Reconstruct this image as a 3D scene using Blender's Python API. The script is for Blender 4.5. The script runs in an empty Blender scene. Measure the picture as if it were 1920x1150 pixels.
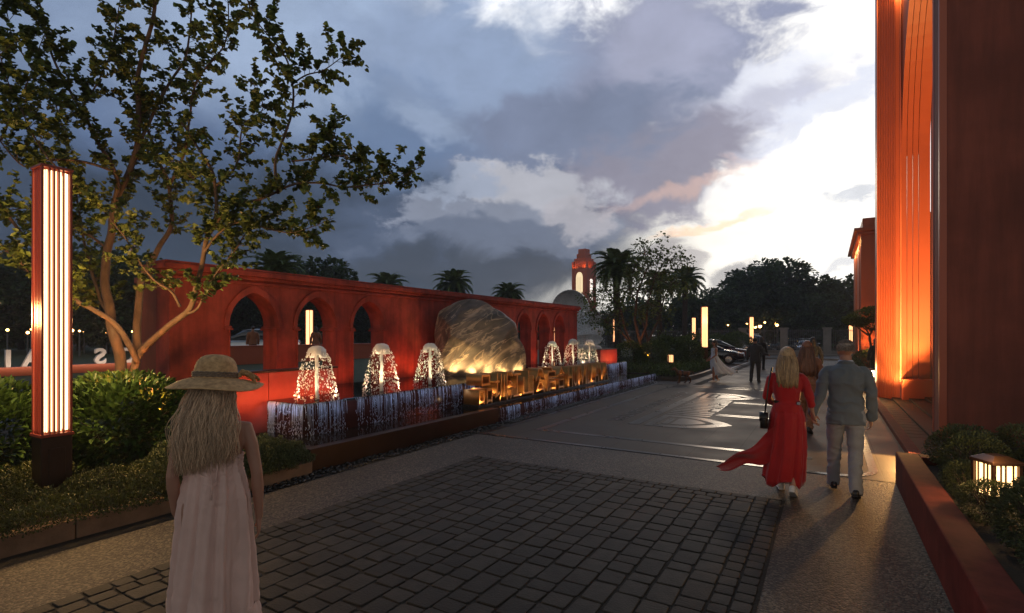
import bpy, bmesh, math, random
import numpy as np
from mathutils import Vector, Matrix, noise as mnoise
R = math.radians
C = bpy.context.scene.collection
sc = bpy.context.scene
rnd = random.Random(7)
NP = np.random.default_rng(11)

# ------------------------------------------------------------------ tagging
def tag(o, label=None, cat=None, group=None, kind=None):
    if label: o['label'] = label
    if cat: o['category'] = cat
    if group: o['group'] = group
    if kind: o['kind'] = kind
    return o

def thing(name, label, cat, loc=(0, 0, 0), rz=0.0, group=None):
    o = bpy.data.objects.new(name, None)
    o.empty_display_size = 0.1
    C.objects.link(o)
    o.location = loc
    o.rotation_euler = (0, 0, rz)
    return tag(o, label, cat, group)

def offset_of(p):
    v = Vector((0, 0, 0))
    while p is not None:
        v = v + Vector(p.location)
        p = p.parent
    return v

def copy_tree(o, parent=None):
    c = o.copy()
    C.objects.link(c)
    c.parent = parent
    for ch in list(o.children):
        copy_tree(ch, c)
    return c

def link(me, name, mat, parent=None, smooth=False, mods=()):
    o = bpy.data.objects.new(name, me)
    C.objects.link(o)
    if mat is not None:
        for m in (mat if isinstance(mat, (list, tuple)) else [mat]):
            me.materials.append(m)
    if parent is not None:
        o.parent = parent
    if smooth:
        me.polygons.foreach_set('use_smooth', [True] * len(me.polygons))
    for m in mods:
        add_mod(o, *m)
    return o

def add_mod(o, kind, val):
    if kind == 'bevel':
        m = o.modifiers.new('bevel', 'BEVEL'); m.width = val; m.segments = 2
        m.limit_method = 'ANGLE'; m.angle_limit = R(40)
    elif kind == 'sub':
        m = o.modifiers.new('sub', 'SUBSURF'); m.levels = val; m.render_levels = val
    elif kind == 'solid':
        m = o.modifiers.new('solid', 'SOLIDIFY'); m.thickness = val; m.offset = 0
    elif kind == 'wn':
        o.modifiers.new('wn', 'WEIGHTED_NORMAL')

class MB:
    """collects verts and faces; build() links them as one mesh object"""
    def __init__(s):
        s.v = []; s.f = []; s.m = []; s.mi = 0
    def add(s, vs, fs):
        b = len(s.v)
        s.v.extend([tuple(x) for x in vs])
        for f in fs:
            s.f.append(tuple(i + b for i in f)); s.m.append(s.mi)
    def box(s, x0, x1, y0, y1, z0, z1):
        vs = [(x0, y0, z0), (x1, y0, z0), (x1, y1, z0), (x0, y1, z0), (x0, y0, z1), (x1, y0, z1), (x1, y1, z1), (x0, y1, z1)]
        s.add(vs, [(3, 2, 1, 0), (4, 5, 6, 7), (0, 1, 5, 4), (1, 2, 6, 5), (2, 3, 7, 6), (3, 0, 4, 7)])
    def quad(s, a, b, c, d):
        s.add([a, b, c, d], [(0, 1, 2, 3)])
    def loft(s, rings, n=16, cap=True, power=2.0, closed=False):
        """rings: (centre, u, v) half-axis vectors"""
        vs = []; fs = []
        for (c, u, v) in rings:
            c = Vector(c); u = Vector(u); v = Vector(v)
            for k in range(n):
                a = 2 * math.pi * k / n
                ca, sa = math.cos(a), math.sin(a)
                if power != 2.0:
                    ca = math.copysign(abs(ca) ** (2 / power), ca); sa = math.copysign(abs(sa) ** (2 / power), sa)
                vs.append(c + u * ca + v * sa)
        for i in range(len(rings) - 1):
            for k in range(n):
                k2 = (k + 1) % n
                fs.append((i * n + k, i * n + k2, (i + 1) * n + k2, (i + 1) * n + k))
        if cap:
            fs.append(tuple(range(n - 1, -1, -1)))
            b = (len(rings) - 1) * n
            fs.append(tuple(b + k for k in range(n)))
        s.add(vs, fs)
    def tube(s, pts, rad, n=8, cap=True, round_ends=False, flat=1.0, ref=None):
        pts = [Vector(p) for p in pts]
        if not isinstance(rad, (list, tuple)): rad = [rad] * len(pts)
        rad = list(rad)
        if round_ends:
            d0 = (pts[0] - pts[1]).normalized(); d1 = (pts[-1] - pts[-2]).normalized()
            r0, r1 = rad[0], rad[-1]
            pre = [(pts[0] + d0 * r0 * q, r0 * math.sqrt(max(0.01, 1 - q * q))) for q in (0.97, 0.8, 0.45)]
            post = [(pts[-1] + d1 * r1 * q, r1 * math.sqrt(max(0.01, 1 - q * q))) for q in (0.45, 0.8, 0.97)]
            pts = [p for p, _ in pre] + pts + [p for p, _ in post]
            rad = [r for _, r in pre] + rad + [r for _, r in post]
        rings = []
        last = None
        for i, p in enumerate(pts):
            if i == 0: d = pts[1] - pts[0]
            elif i == len(pts) - 1: d = pts[-1] - pts[-2]
            else: d = (pts[i + 1] - pts[i - 1])
            if d.length < 1e-9: d = Vector((0, 0, 1))
            d.normalize()
            if last is None:
                r0 = Vector(ref) if ref is not None else (Vector((1, 0, 0)) if abs(d.x) < 0.8 else Vector((0, 1, 0)))
                u = r0 - d * r0.dot(d)
            else:
                u = last - d * last.dot(d)
            if u.length < 1e-6: u = d.orthogonal()
            u.normalize(); last = u
            w = d.cross(u)
            rings.append((p, u * rad[i], w * rad[i] * flat))
        s.loft(rings, n, cap)
    def ell(s, c, r, nu=14, nv=9, rot=None):
        c = Vector(c); M = rot or Matrix.Identity(3)
        rings = []
        for i in range(nv + 1):
            t = math.pi * (i / nv); t = min(max(t, 0.06), math.pi - 0.06)
            rr = math.sin(t); zz = -math.cos(t)
            rings.append((c + M @ Vector((0, 0, r[2] * zz)), M @ Vector((r[0] * rr, 0, 0)), M @ Vector((0, r[1] * rr, 0))))
        s.loft(rings, nu, True)
    def lathe(s, prof, c=(0, 0, 0), n=32, cap=False):
        c = Vector(c)
        s.loft([(c + Vector((0, 0, z)), (r, 0, 0), (0, r, 0)) for r, z in prof], n, cap)
    def prism(s, poly, f, d0, d1):
        """poly 2D list; f(a,b,d)->3D; extrudes d0..d1"""
        n = len(poly)
        vs = [f(a, b, d0) for a, b in poly] + [f(a, b, d1) for a, b in poly]
        fs = [tuple(range(n - 1, -1, -1)), tuple(range(n, 2 * n))]
        fs += [(i, (i + 1) % n, n + (i + 1) % n, n + i) for i in range(n)]
        s.add(vs, fs)
    def mesh(s, name, off=None):
        me = bpy.data.meshes.new(name)
        v = s.v
        if off is not None: v = [(a - off.x, b - off.y, c - off.z) for a, b, c in v]
        me.from_pydata(v, [], s.f)
        if any(s.m): me.polygons.foreach_set('material_index', s.m)
        bm = bmesh.new(); bm.from_mesh(me); bmesh.ops.recalc_face_normals(bm, faces=bm.faces); bm.to_mesh(me); bm.free()
        me.update()
        return me
    def build(s, name, mat, parent=None, smooth=False, bevel=0, local=False, mods=(), kind=None):
        off = None if (local or parent is None) else offset_of(parent)
        ms = list(mods)
        if bevel: ms.append(('bevel', bevel))
        o = link(s.mesh(name, off), name, mat, parent, smooth, ms)
        if kind: o['kind'] = kind
        return o

def np_mesh(name, V, F, off=None):
    """V (n,3); F (m,k) all same size"""
    V = np.asarray(V, dtype=np.float32)
    if off is not None: V = V - np.array(off, dtype=np.float32)
    F = np.asarray(F, dtype=np.int32)
    k = F.shape[1]
    me = bpy.data.meshes.new(name)
    me.vertices.add(len(V)); me.vertices.foreach_set('co', V.ravel())
    me.loops.add(F.size); me.loops.foreach_set('vertex_index', F.ravel())
    me.polygons.add(len(F))
    me.polygons.foreach_set('loop_start', np.arange(0, F.size, k, dtype=np.int32))
    me.update(calc_edges=True)
    me.validate()
    return me

def leaf_arrays(P, D, N, L, W, fold=0.25, rng=NP):
    """P base points, D leaf direction, N up normal, L lengths, W widths -> two folded quads per leaf"""
    D = D / (np.linalg.norm(D, axis=1, keepdims=True) + 1e-9)
    S = np.cross(D, N); S /= (np.linalg.norm(S, axis=1, keepdims=True) + 1e-9)
    U = np.cross(S, D)
    L = L[:, None]; W = W[:, None]
    b = P
    l1 = P + D * L * 0.34 + S * W * 0.5 + U * W * fold
    l2 = P + D * L * 0.72 + S * W * 0.36 + U * W * fold * 0.6
    t = P + D * L - U * L * 0.12
    r2 = P + D * L * 0.72 - S * W * 0.36 + U * W * fold * 0.6
    r1 = P + D * L * 0.34 - S * W * 0.5 + U * W * fold
    V = np.stack([b, l1, l2, t, r2, r1], axis=1).reshape(-1, 3)
    n = len(P); base = (np.arange(n) * 6)[:, None]
    F = np.concatenate([base + np.array([[0, 3, 2, 1]]), base + np.array([[0, 5, 4, 3]])], axis=0)
    return V, F

def rand_dirs(n, rng=NP):
    v = rng.normal(size=(n, 3)); return v / np.linalg.norm(v, axis=1, keepdims=True)

class Leaves:
    def __init__(s): s.V = []; s.F = []; s.n = 0
    def add(s, V, F):
        s.V.append(V); s.F.append(F + s.n); s.n += len(V)
    def scatter(s, P, out, L, W, jitter=0.7, up=0.3, rng=NP, var=0.3):
        n = len(P)
        D = out + rand_dirs(n, rng) * jitter + np.array([[0, 0, up]])
        N = rand_dirs(n, rng) * 0.5 + np.array([[0, 0, 1.0]])
        k = 1 + rng.uniform(-var, var, n)
        V, F = leaf_arrays(P, D, N, L * k, W * k, rng=rng)
        s.add(V, F)
    def build(s, name, mat, parent=None, local=False):
        V = np.concatenate(s.V); F = np.concatenate(s.F)
        off = None if (local or parent is None) else offset_of(parent)
        return link(np_mesh(name, V, F, off), name, mat, parent)

def blob_points(c, r, n, shell=0.55, rng=NP, lump=0.25, seed=0.0, zmin=None):
    d = rand_dirs(n, rng)
    rad = shell + (1 - shell) * rng.random(n) ** 0.5
    lum = np.array([mnoise.noise(Vector((float(a[0]) * 2.2 + seed, float(a[1]) * 2.2, float(a[2]) * 2.2))) for a in d])
    rad = rad * (1 + lump * lum)
    P = np.array(c) + d * rad[:, None] * np.array(r)
    if zmin is not None:
        k = P[:, 2] > zmin; P = P[k]; d = d[k]
    return P, d

# ------------------------------------------------------------------ materials
def new_mat(name):
    m = bpy.data.materials.new(name); m.use_nodes = True
    nt = m.node_tree
    bs = nt.nodes.get('Principled BSDF')
    return m, nt, bs

def N(nt, typ, **kw):
    n = nt.nodes.new(typ)
    for k, v in kw.items():
        if k == 'inp':
            for a, b in v.items(): n.inputs[a].default_value = b
        else: setattr(n, k, v)
    return n

def col4(c): return (c[0], c[1], c[2], 1.0)

def mat(name, col, rough=0.6, metal=0.0, var=0.18, vscale=3.0, bump=0.0, bscale=30.0, spec=0.5, emit=None, estr=0.0, col2=None, detail=6, stretch=None, rvar=0.0, island=0.0, trans=0.0, coat=0.0, bdist=0.01, sheen=0.0, streak=0.0):
    m, nt, bs = new_mat(name)
    bs.inputs['Roughness'].default_value = rough
    bs.inputs['Metallic'].default_value = metal
    bs.inputs['Specular IOR Level'].default_value = spec
    if coat: bs.inputs['Coat Weight'].default_value = coat; bs.inputs['Coat Roughness'].default_value = 0.05
    if sheen: bs.inputs['Sheen Weight'].default_value = sheen
    tc = N(nt, 'ShaderNodeTexCoord')
    vec = tc.outputs['Object']
    if stretch:
        mp = N(nt, 'ShaderNodeMapping', inp={'Scale': stretch}); nt.links.new(vec, mp.inputs[0]); vec = mp.outputs[0]
    c2 = col2 or tuple(max(0, x * (1 - var)) for x in col)
    c1 = tuple(min(1, x * (1 + var * 0.6)) for x in col)
    nz = N(nt, 'ShaderNodeTexNoise', inp={'Scale': vscale, 'Detail': detail, 'Roughness': 0.62}); nt.links.new(vec, nz.inputs['Vector'])
    mr = N(nt, 'ShaderNodeMapRange', inp={1: 0.3, 2: 0.7}); nt.links.new(nz.outputs['Fac'], mr.inputs[0])
    mx = N(nt, 'ShaderNodeMix', data_type='RGBA'); mx.inputs[6].default_value = col4(c2); mx.inputs[7].default_value = col4(c1)
    nt.links.new(mr.outputs[0], mx.inputs[0])
    out = mx.outputs[2]
    if streak:
        ms_ = N(nt, 'ShaderNodeMapping', inp={'Scale': (2.2, 2.2, 0.16)}); nt.links.new(tc.outputs['Object'], ms_.inputs[0])
        ns_ = N(nt, 'ShaderNodeTexNoise', inp={'Scale': 2.6, 'Detail': 8, 'Roughness': 0.65}); nt.links.new(ms_.outputs[0], ns_.inputs['Vector'])
        nb_ = N(nt, 'ShaderNodeTexNoise', inp={'Scale': 0.55, 'Detail': 6, 'Roughness': 0.6}); nt.links.new(tc.outputs['Object'], nb_.inputs['Vector'])
        ma_ = N(nt, 'ShaderNodeMath', operation='MULTIPLY'); nt.links.new(ns_.outputs[0], ma_.inputs[0]); nt.links.new(nb_.outputs[0], ma_.inputs[1])
        mq_ = N(nt, 'ShaderNodeMapRange', inp={1: 0.14, 2: 0.34, 3: 1 - streak, 4: 1 + streak * 0.45}); nt.links.new(ma_.outputs[0], mq_.inputs[0])
        vs_ = N(nt, 'ShaderNodeVectorMath', operation='SCALE'); nt.links.new(out, vs_.inputs[0]); nt.links.new(mq_.outputs[0], vs_.inputs['Scale']); out = vs_.outputs[0]
    if island:
        ge = N(nt, 'ShaderNodeNewGeometry')
        m2 = N(nt, 'ShaderNodeMapRange', inp={3: 1 - island, 4: 1 + island}); nt.links.new(ge.outputs['Random Per Island'], m2.inputs[0])
        vm = N(nt, 'ShaderNodeVectorMath', operation='SCALE'); nt.links.new(out, vm.inputs[0]); nt.links.new(m2.outputs[0], vm.inputs['Scale'])
        out = vm.outputs[0]
    nt.links.new(out, bs.inputs['Base Color'])
    if rvar:
        m3 = N(nt, 'ShaderNodeMapRange', inp={1: 0.3, 2: 0.7, 3: max(0.02, rough - rvar), 4: min(1, rough + rvar)}); nt.links.new(nz.outputs['Fac'], m3.inputs[0]); nt.links.new(m3.outputs[0], bs.inputs['Roughness'])
    if bump:
        n2 = N(nt, 'ShaderNodeTexNoise', inp={'Scale': bscale, 'Detail': 5}); nt.links.new(vec, n2.inputs['Vector'])
        bp = N(nt, 'ShaderNodeBump', inp={'Strength': bump, 'Distance': bdist}); nt.links.new(n2.outputs['Fac'], bp.inputs['Height']); nt.links.new(bp.outputs[0], bs.inputs['Normal'])
    if emit is not None:
        bs.inputs['Emission Color'].default_value = col4(emit); bs.inputs['Emission Strength'].default_value = estr
    if trans:
        tb = N(nt, 'ShaderNodeBsdfTranslucent'); nt.links.new(out, tb.inputs[0])
        ms = N(nt, 'ShaderNodeMixShader', inp={0: trans}); nt.links.new(bs.outputs[0], ms.inputs[1]); nt.links.new(tb.outputs[0], ms.inputs[2])
        nt.links.new(ms.outputs[0], nt.nodes['Material Output'].inputs[0])
    return m

def glow(name, col, s):
    m, nt, bs = new_mat(name)
    bs.inputs['Base Color'].default_value = col4((0.8, 0.8, 0.8))
    bs.inputs['Emission Color'].default_value = col4(col); bs.inputs['Emission Strength'].default_value = s
    return m

def water_mat(name, base, scale, bump, dist=0.02, stretch=(1, 1, 1)):
    m, nt, bs = new_mat(name)
    bs.inputs['Base Color'].default_value = col4(base); bs.inputs['Roughness'].default_value = 0.03; bs.inputs['IOR'].default_value = 1.4
    bs.inputs['Specular IOR Level'].default_value = 0.65
    tc = N(nt, 'ShaderNodeTexCoord'); mp = N(nt, 'ShaderNodeMapping', inp={'Scale': stretch}); nt.links.new(tc.outputs['Object'], mp.inputs[0])
    nz = N(nt, 'ShaderNodeTexNoise', inp={'Scale': scale, 'Detail': 3, 'Distortion': 0.6}); nt.links.new(mp.outputs[0], nz.inputs['Vector'])
    bp = N(nt, 'ShaderNodeBump', inp={'Strength': bump, 'Distance': dist}); nt.links.new(nz.outputs['Fac'], bp.inputs['Height']); nt.links.new(bp.outputs[0], bs.inputs['Normal'])
    return m

M = {}
M['terracotta'] = mat('terracotta_render', (0.29, 0.042, 0.027), 0.8, var=0.4, vscale=2.6, bump=0.35, bscale=60, streak=0.45)
M['terracotta_panel'] = mat('terracotta_panel', (0.42, 0.10, 0.045), 0.45, var=0.12, vscale=0.5, bump=0.05, bscale=80)
M['red_stone'] = mat('red_stone_panel', (0.34, 0.06, 0.04), 0.55, var=0.2, vscale=4, bump=0.08, bscale=90)
M['brown_wall'] = mat('brown_render', (0.24, 0.062, 0.036), 0.8, var=0.3, vscale=0.5, bump=0.2, bscale=70, streak=0.3)
M['bronze'] = mat('dark_bronze', (0.05, 0.028, 0.02), 0.35, metal=0.6, var=0.2)
M['black_stone'] = mat('black_granite', (0.02, 0.018, 0.016), 0.25, var=0.3, vscale=20, spec=0.5)
M['dark_stone'] = mat('dark_stone', (0.035, 0.03, 0.026), 0.5, var=0.3, vscale=8, bump=0.2, bscale=40)
M['gold'] = mat('brushed_brass', (0.72, 0.36, 0.13), 0.36, metal=0.85, var=0.12, vscale=8)
M['white_glow'] = glow('lit_white_glass', (1.0, 0.93, 0.8), 3.0)
M['strip_glow'] = glow('lamp_strip_light', (1.0, 0.66, 0.32), 3.4)
M['far_glow'] = glow('far_lamp_light', (1.0, 0.46, 0.18), 2.3)
M['warm_bulb'] = glow('warm_bulb', (1.0, 0.52, 0.15), 14.0)
M['lantern_glow'] = glow('lantern_light', (1.0, 0.58, 0.22), 4.0)
M['yellow_glow'] = glow('lit_window_and_wall', (1.0, 0.76, 0.40), 0.9)
M['sign_white'] = glow('lit_sign_white', (1.0, 0.95, 0.85), 1.4)
M['lamp_red'] = mat('lamp_red_metal', (0.30, 0.05, 0.03), 0.4, metal=0.3, var=0.1)
M['leaf_tree'] = mat('tree_leaf', (0.125, 0.165, 0.04), 0.45, var=0.3, vscale=2, island=0.6, trans=0.4)
M['leaf_shrub'] = mat('shrub_leaf', (0.050, 0.10, 0.024), 0.32, var=0.3, vscale=3, island=0.5, trans=0.2)
M['leaf_ground'] = mat('ground_cover_leaf', (0.070, 0.085, 0.022), 0.5, var=0.3, vscale=3, island=0.5, trans=0.2)
M['leaf_dark'] = mat('dark_hedge_leaf', (0.08, 0.105, 0.042), 0.55, var=0.3, vscale=3, island=0.5, trans=0.2)
M['leaf_bush'] = mat('clipped_bush_leaf', (0.10, 0.15, 0.045), 0.5, var=0.3, vscale=3, island=0.5, trans=0.2)
M['leaf_far'] = mat('far_tree_leaf', (0.05, 0.088, 0.03), 0.6, var=0.4, vscale=0.6, island=0.5, trans=0.25)
M['leaf_palm'] = mat('palm_frond', (0.13, 0.19, 0.055), 0.5, var=0.3, vscale=2, island=0.35, trans=0.25)
M['bark'] = mat('pale_bark', (0.115, 0.07, 0.045), 0.85, var=0.4, vscale=12, bump=0.6, bscale=35, stretch=(1, 1, 0.4))
M['bark_dark'] = mat('dark_bark', (0.06, 0.045, 0.035), 0.9, var=0.4, vscale=10, bump=0.6, bscale=25)
M['grass'] = mat('lawn_grass', (0.035, 0.055, 0.02), 0.9, var=0.4, vscale=6, bump=0.6, bscale=60)
M['soil'] = mat('dark_soil', (0.025, 0.02, 0.014), 0.95, var=0.4, vscale=9, bump=0.6, bscale=40)
M['concrete'] = mat('grey_concrete', (0.22, 0.21, 0.20), 0.8, var=0.2, vscale=2)
M['pale_metal'] = mat('pale_ribbed_metal', (0.55, 0.56, 0.58), 0.45, metal=0.15, var=0.15, vscale=0.8)
M['petal'] = mat('white_petal_metal', (0.66, 0.68, 0.72), 0.4, metal=0.0, var=0.3, vscale=0.5)
M['skin'] = mat('skin', (0.42, 0.22, 0.15), 0.5, var=0.1, vscale=6)
M['skin_dark'] = mat('tanned_skin', (0.30, 0.15, 0.10), 0.5, var=0.1, vscale=6)
M['black'] = mat('black_leather', (0.012, 0.011, 0.011), 0.35, var=0.2)
M['white_paint'] = mat('white_paint', (0.7, 0.7, 0.68), 0.6, var=0.15, vscale=6)
M['glass'] = mat('dark_car_glass', (0.02, 0.025, 0.03), 0.05, var=0.05, spec=0.8)
M['tyre'] = mat('black_rubber', (0.015, 0.015, 0.015), 0.8)
M['rim'] = mat('alloy_rim', (0.5, 0.5, 0.52), 0.25, metal=0.9)
M['iron'] = mat('dark_iron', (0.12, 0.12, 0.125), 0.5, metal=0.4)
M['droplet'] = mat('foaming_water', (0.93, 0.91, 0.87), 0.3, var=0.04, trans=0.12)
M['curtain'] = mat('falling_water', (0.58, 0.66, 0.86), 0.25, var=0.25, vscale=12, trans=0.3)
M['water_low'] = water_mat('pool_water', (0.012, 0.012, 0.012), 5, 0.35, 0.015, (1.6, 0.6, 1))
M['water_high'] = water_mat('basin_water', (0.012, 0.016, 0.016), 6, 0.22, 0.012)
# ------------------------------------------------------------------ camera
FPX, HY, CAMH = 985.0, 628.0, 1.8
YAW = math.atan(593 / 985)
cd = bpy.data.cameras.new('camera'); cam = bpy.data.objects.new('camera', cd); C.objects.link(cam)
cam.location = (0, 0, CAMH); cam.rotation_euler = (R(90), 0, YAW)
cd.sensor_width = 36; cd.lens = FPX / 1920 * 36; cd.shift_y = (HY - 575) / 1920
cd.clip_start = 0.05; cd.clip_end = 3000
sc.camera = cam
FW = Vector((-math.sin(YAW), math.cos(YAW), 0)); RT = Vector((math.cos(YAW), math.sin(YAW), 0))
def pos(px, d):                 # survey point: bearing of the photo column, d metres along the view axis
    v = FW * d + RT * ((px - 960) / FPX * d); return v.x, v.y
def zat(py, d): return CAMH + (HY - py) / FPX * d
def p3(px, py, d):
    x, y = pos(px, d); return Vector((x, y, zat(py, d)))
def ray(px, py):
    return (FW + RT * ((px - 960) / FPX) + Vector((0, 0, (HY - py) / FPX))).normalized()

# ------------------------------------------------------------------ sky
SUN_AZ, SUN_EL = R(-7.0), R(13)
def lin(c):
    return tuple(((x / 255) / 12.92 if x / 255 < 0.04045 else ((x / 255 + 0.055) / 1.055) ** 2.4) for x in c)
def build_world():
    w = bpy.data.worlds.new('World'); sc.world = w; w.use_nodes = True
    nt = w.node_tree; L = nt.links
    bg = nt.nodes['Background']; bg.inputs[1].default_value = 0.1
    tc = N(nt, 'ShaderNodeTexCoord')
    d = tc.outputs['Generated']
    sx = N(nt, 'ShaderNodeSeparateXYZ'); L.new(d, sx.inputs[0])
    def math_(op, a, b=None):
        n = N(nt, 'ShaderNodeMath', operation=op)
        for i, q in enumerate((a, b)):
            if q is None: continue
            if isinstance(q, (int, float)): n.inputs[i].default_value = q
            else: L.new(q, n.inputs[i])
        return n.outputs[0]
    az = math_('ARCTAN2', sx.outputs[0], sx.outputs[1])
    el = math_('ARCSINE', sx.outputs[2])
    ae = N(nt, 'ShaderNodeCombineXYZ'); L.new(az, ae.inputs[0]); L.new(el, ae.inputs[1])
    def fbm(scale, detail, rough, off, stretch=(1, 1, 1), dist=0.0):
        mp = N(nt, 'ShaderNodeMapping', inp={'Location': off, 'Scale': stretch}); L.new(d, mp.inputs[0])
        n = N(nt, 'ShaderNodeTexNoise', inp={'Scale': scale, 'Detail': detail, 'Roughness': rough, 'Distortion': dist}); L.new(mp.outputs[0], n.inputs['Vector'])
        return n.outputs
    nbig = fbm(3.2, 8, 0.56, (1.3, 0.2, 2.2), (1, 1, 1.5), 0.4)
    nmid = fbm(7.0, 8, 0.58, (4.1, 3.3, 0.7), (1, 1, 1.6), 0.5)
    nfine = fbm(13.0, 9, 0.60, (0.4, 7.3, 5.7), (1, 1, 1.7), 0.3)
    # warped az/el so that edges billow
    wv = N(nt, 'ShaderNodeVectorMath', operation='SUBTRACT'); L.new(nmid[1], wv.inputs[0]); wv.inputs[1].default_value = (0.5, 0.5, 0.5)
    ws = N(nt, 'ShaderNodeVectorMath', operation='SCALE'); L.new(wv.outputs[0], ws.inputs[0]); ws.inputs['Scale'].default_value = 0.16
    wa = N(nt, 'ShaderNodeVectorMath', operation='ADD'); L.new(ae.outputs[0], wa.inputs[0]); L.new(ws.outputs[0], wa.inputs[1])
    cur = None
    # base gradient with height
    r = N(nt, 'ShaderNodeValToRGB'); cr = r.color_ramp
    cr.elements[0].position = 0.0; cr.elements[0].color = col4(lin((66, 74, 80)))
    cr.elements[1].position = 1.0; cr.elements[1].color = col4(lin((120, 138, 172)))
    e = cr.elements.new(0.12); e.color = col4(lin((58, 70, 90)))
    e = cr.elements.new(0.45); e.color = col4(lin((92, 110, 142)))
    L.new(el, r.inputs[0]); cur = r.outputs[0]
    def aeof(px, py):
        v = ray(px, py); return math.atan2(v.x, v.y), math.asin(v.z)
    def layer(px, py, rx, ry, rot, c, soft=0.5, k=0.6, nz='mid', amt=1.0, warp=True):
        nonlocal cur
        a0, e0 = aeof(px, py)
        sx_ = abs(aeof(px + rx, py)[0] - aeof(px - rx, py)[0]) / 2
        sy_ = abs(aeof(px, py - ry)[1] - aeof(px, py + ry)[1]) / 2
        v1 = N(nt, 'ShaderNodeVectorMath', operation='SUBTRACT'); L.new(wa.outputs[0] if warp else ae.outputs[0], v1.inputs[0]); v1.inputs[1].default_value = (a0, e0, 0)
        vr = N(nt, 'ShaderNodeVectorRotate', rotation_type='Z_AXIS'); L.new(v1.outputs[0], vr.inputs[0]); vr.inputs['Angle'].default_value = -R(rot)
        vm = N(nt, 'ShaderNodeVectorMath', operation='MULTIPLY'); L.new(vr.outputs[0], vm.inputs[0]); vm.inputs[1].default_value = (1 / sx_, 1 / sy_, 0)
        ln = N(nt, 'ShaderNodeVectorMath', operation='LENGTH'); L.new(vm.outputs[0], ln.inputs[0])
        src = {'big': nbig, 'mid': nmid, 'fine': nfine}[nz][0]
        nn = math_('MULTIPLY', math_('SUBTRACT', src, 0.5), 2.6 * k)
        t = math_('ADD', math_('SUBTRACT', 1.0, ln.outputs['Value']), nn)
        mr = N(nt, 'ShaderNodeMapRange', interpolation_type='SMOOTHSTEP', inp={1: -soft * 0.5, 2: soft * 0.5, 3: 0.0, 4: amt}); L.new(t, mr.inputs[0])
        mx = N(nt, 'ShaderNodeMix', data_type='RGBA'); L.new(mr.outputs[0], mx.inputs[0]); L.new(cur, mx.inputs[6]); mx.inputs[7].default_value = col4(lin(c) if max(c) <= 255 else tuple(q * max(c) / 255 for q in lin(tuple(255 * y / max(c) for y in c))))
        cur = mx.outputs[2]
    for a in SKY_LAYERS: layer(*a[:6], **a[6])
    # unseen sky shaped as fill: dark overhead, bright low behind the camera
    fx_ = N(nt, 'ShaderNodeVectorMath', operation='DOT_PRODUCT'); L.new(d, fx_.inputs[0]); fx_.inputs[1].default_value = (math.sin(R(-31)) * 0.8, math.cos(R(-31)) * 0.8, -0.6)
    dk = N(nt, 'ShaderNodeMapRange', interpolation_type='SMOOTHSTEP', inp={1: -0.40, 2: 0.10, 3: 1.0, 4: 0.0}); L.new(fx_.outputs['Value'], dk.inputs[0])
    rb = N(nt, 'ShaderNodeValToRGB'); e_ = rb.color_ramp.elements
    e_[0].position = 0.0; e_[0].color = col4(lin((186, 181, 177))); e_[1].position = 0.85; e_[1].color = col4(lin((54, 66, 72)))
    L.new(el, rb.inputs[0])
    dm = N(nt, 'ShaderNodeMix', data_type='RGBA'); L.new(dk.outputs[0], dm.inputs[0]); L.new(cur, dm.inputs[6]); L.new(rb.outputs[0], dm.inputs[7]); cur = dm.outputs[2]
    # fine modulation of the cloud decks
    mr = N(nt, 'ShaderNodeMapRange', inp={1: 0.25, 2: 0.75, 3: 0.90, 4: 1.10}); L.new(nfine[0], mr.inputs[0])
    mr2 = N(nt, 'ShaderNodeMapRange', inp={1: 0.25, 2: 0.75, 3: 0.9, 4: 1.1}); L.new(nbig[0], mr2.inputs[0])
    mm = math_('MULTIPLY', math_('MULTIPLY', mr.outputs[0], mr2.outputs[0]), 12.0)
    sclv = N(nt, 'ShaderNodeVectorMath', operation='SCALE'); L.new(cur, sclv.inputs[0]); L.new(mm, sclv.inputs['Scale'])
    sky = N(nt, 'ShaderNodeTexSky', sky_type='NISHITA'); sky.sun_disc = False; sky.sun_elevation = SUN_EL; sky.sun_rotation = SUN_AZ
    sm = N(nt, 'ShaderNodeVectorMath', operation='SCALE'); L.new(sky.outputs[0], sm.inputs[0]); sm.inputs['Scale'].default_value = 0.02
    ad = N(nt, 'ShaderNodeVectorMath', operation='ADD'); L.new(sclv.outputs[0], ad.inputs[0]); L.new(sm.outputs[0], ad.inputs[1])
    L.new(ad.outputs[0], bg.inputs[0])
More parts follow.
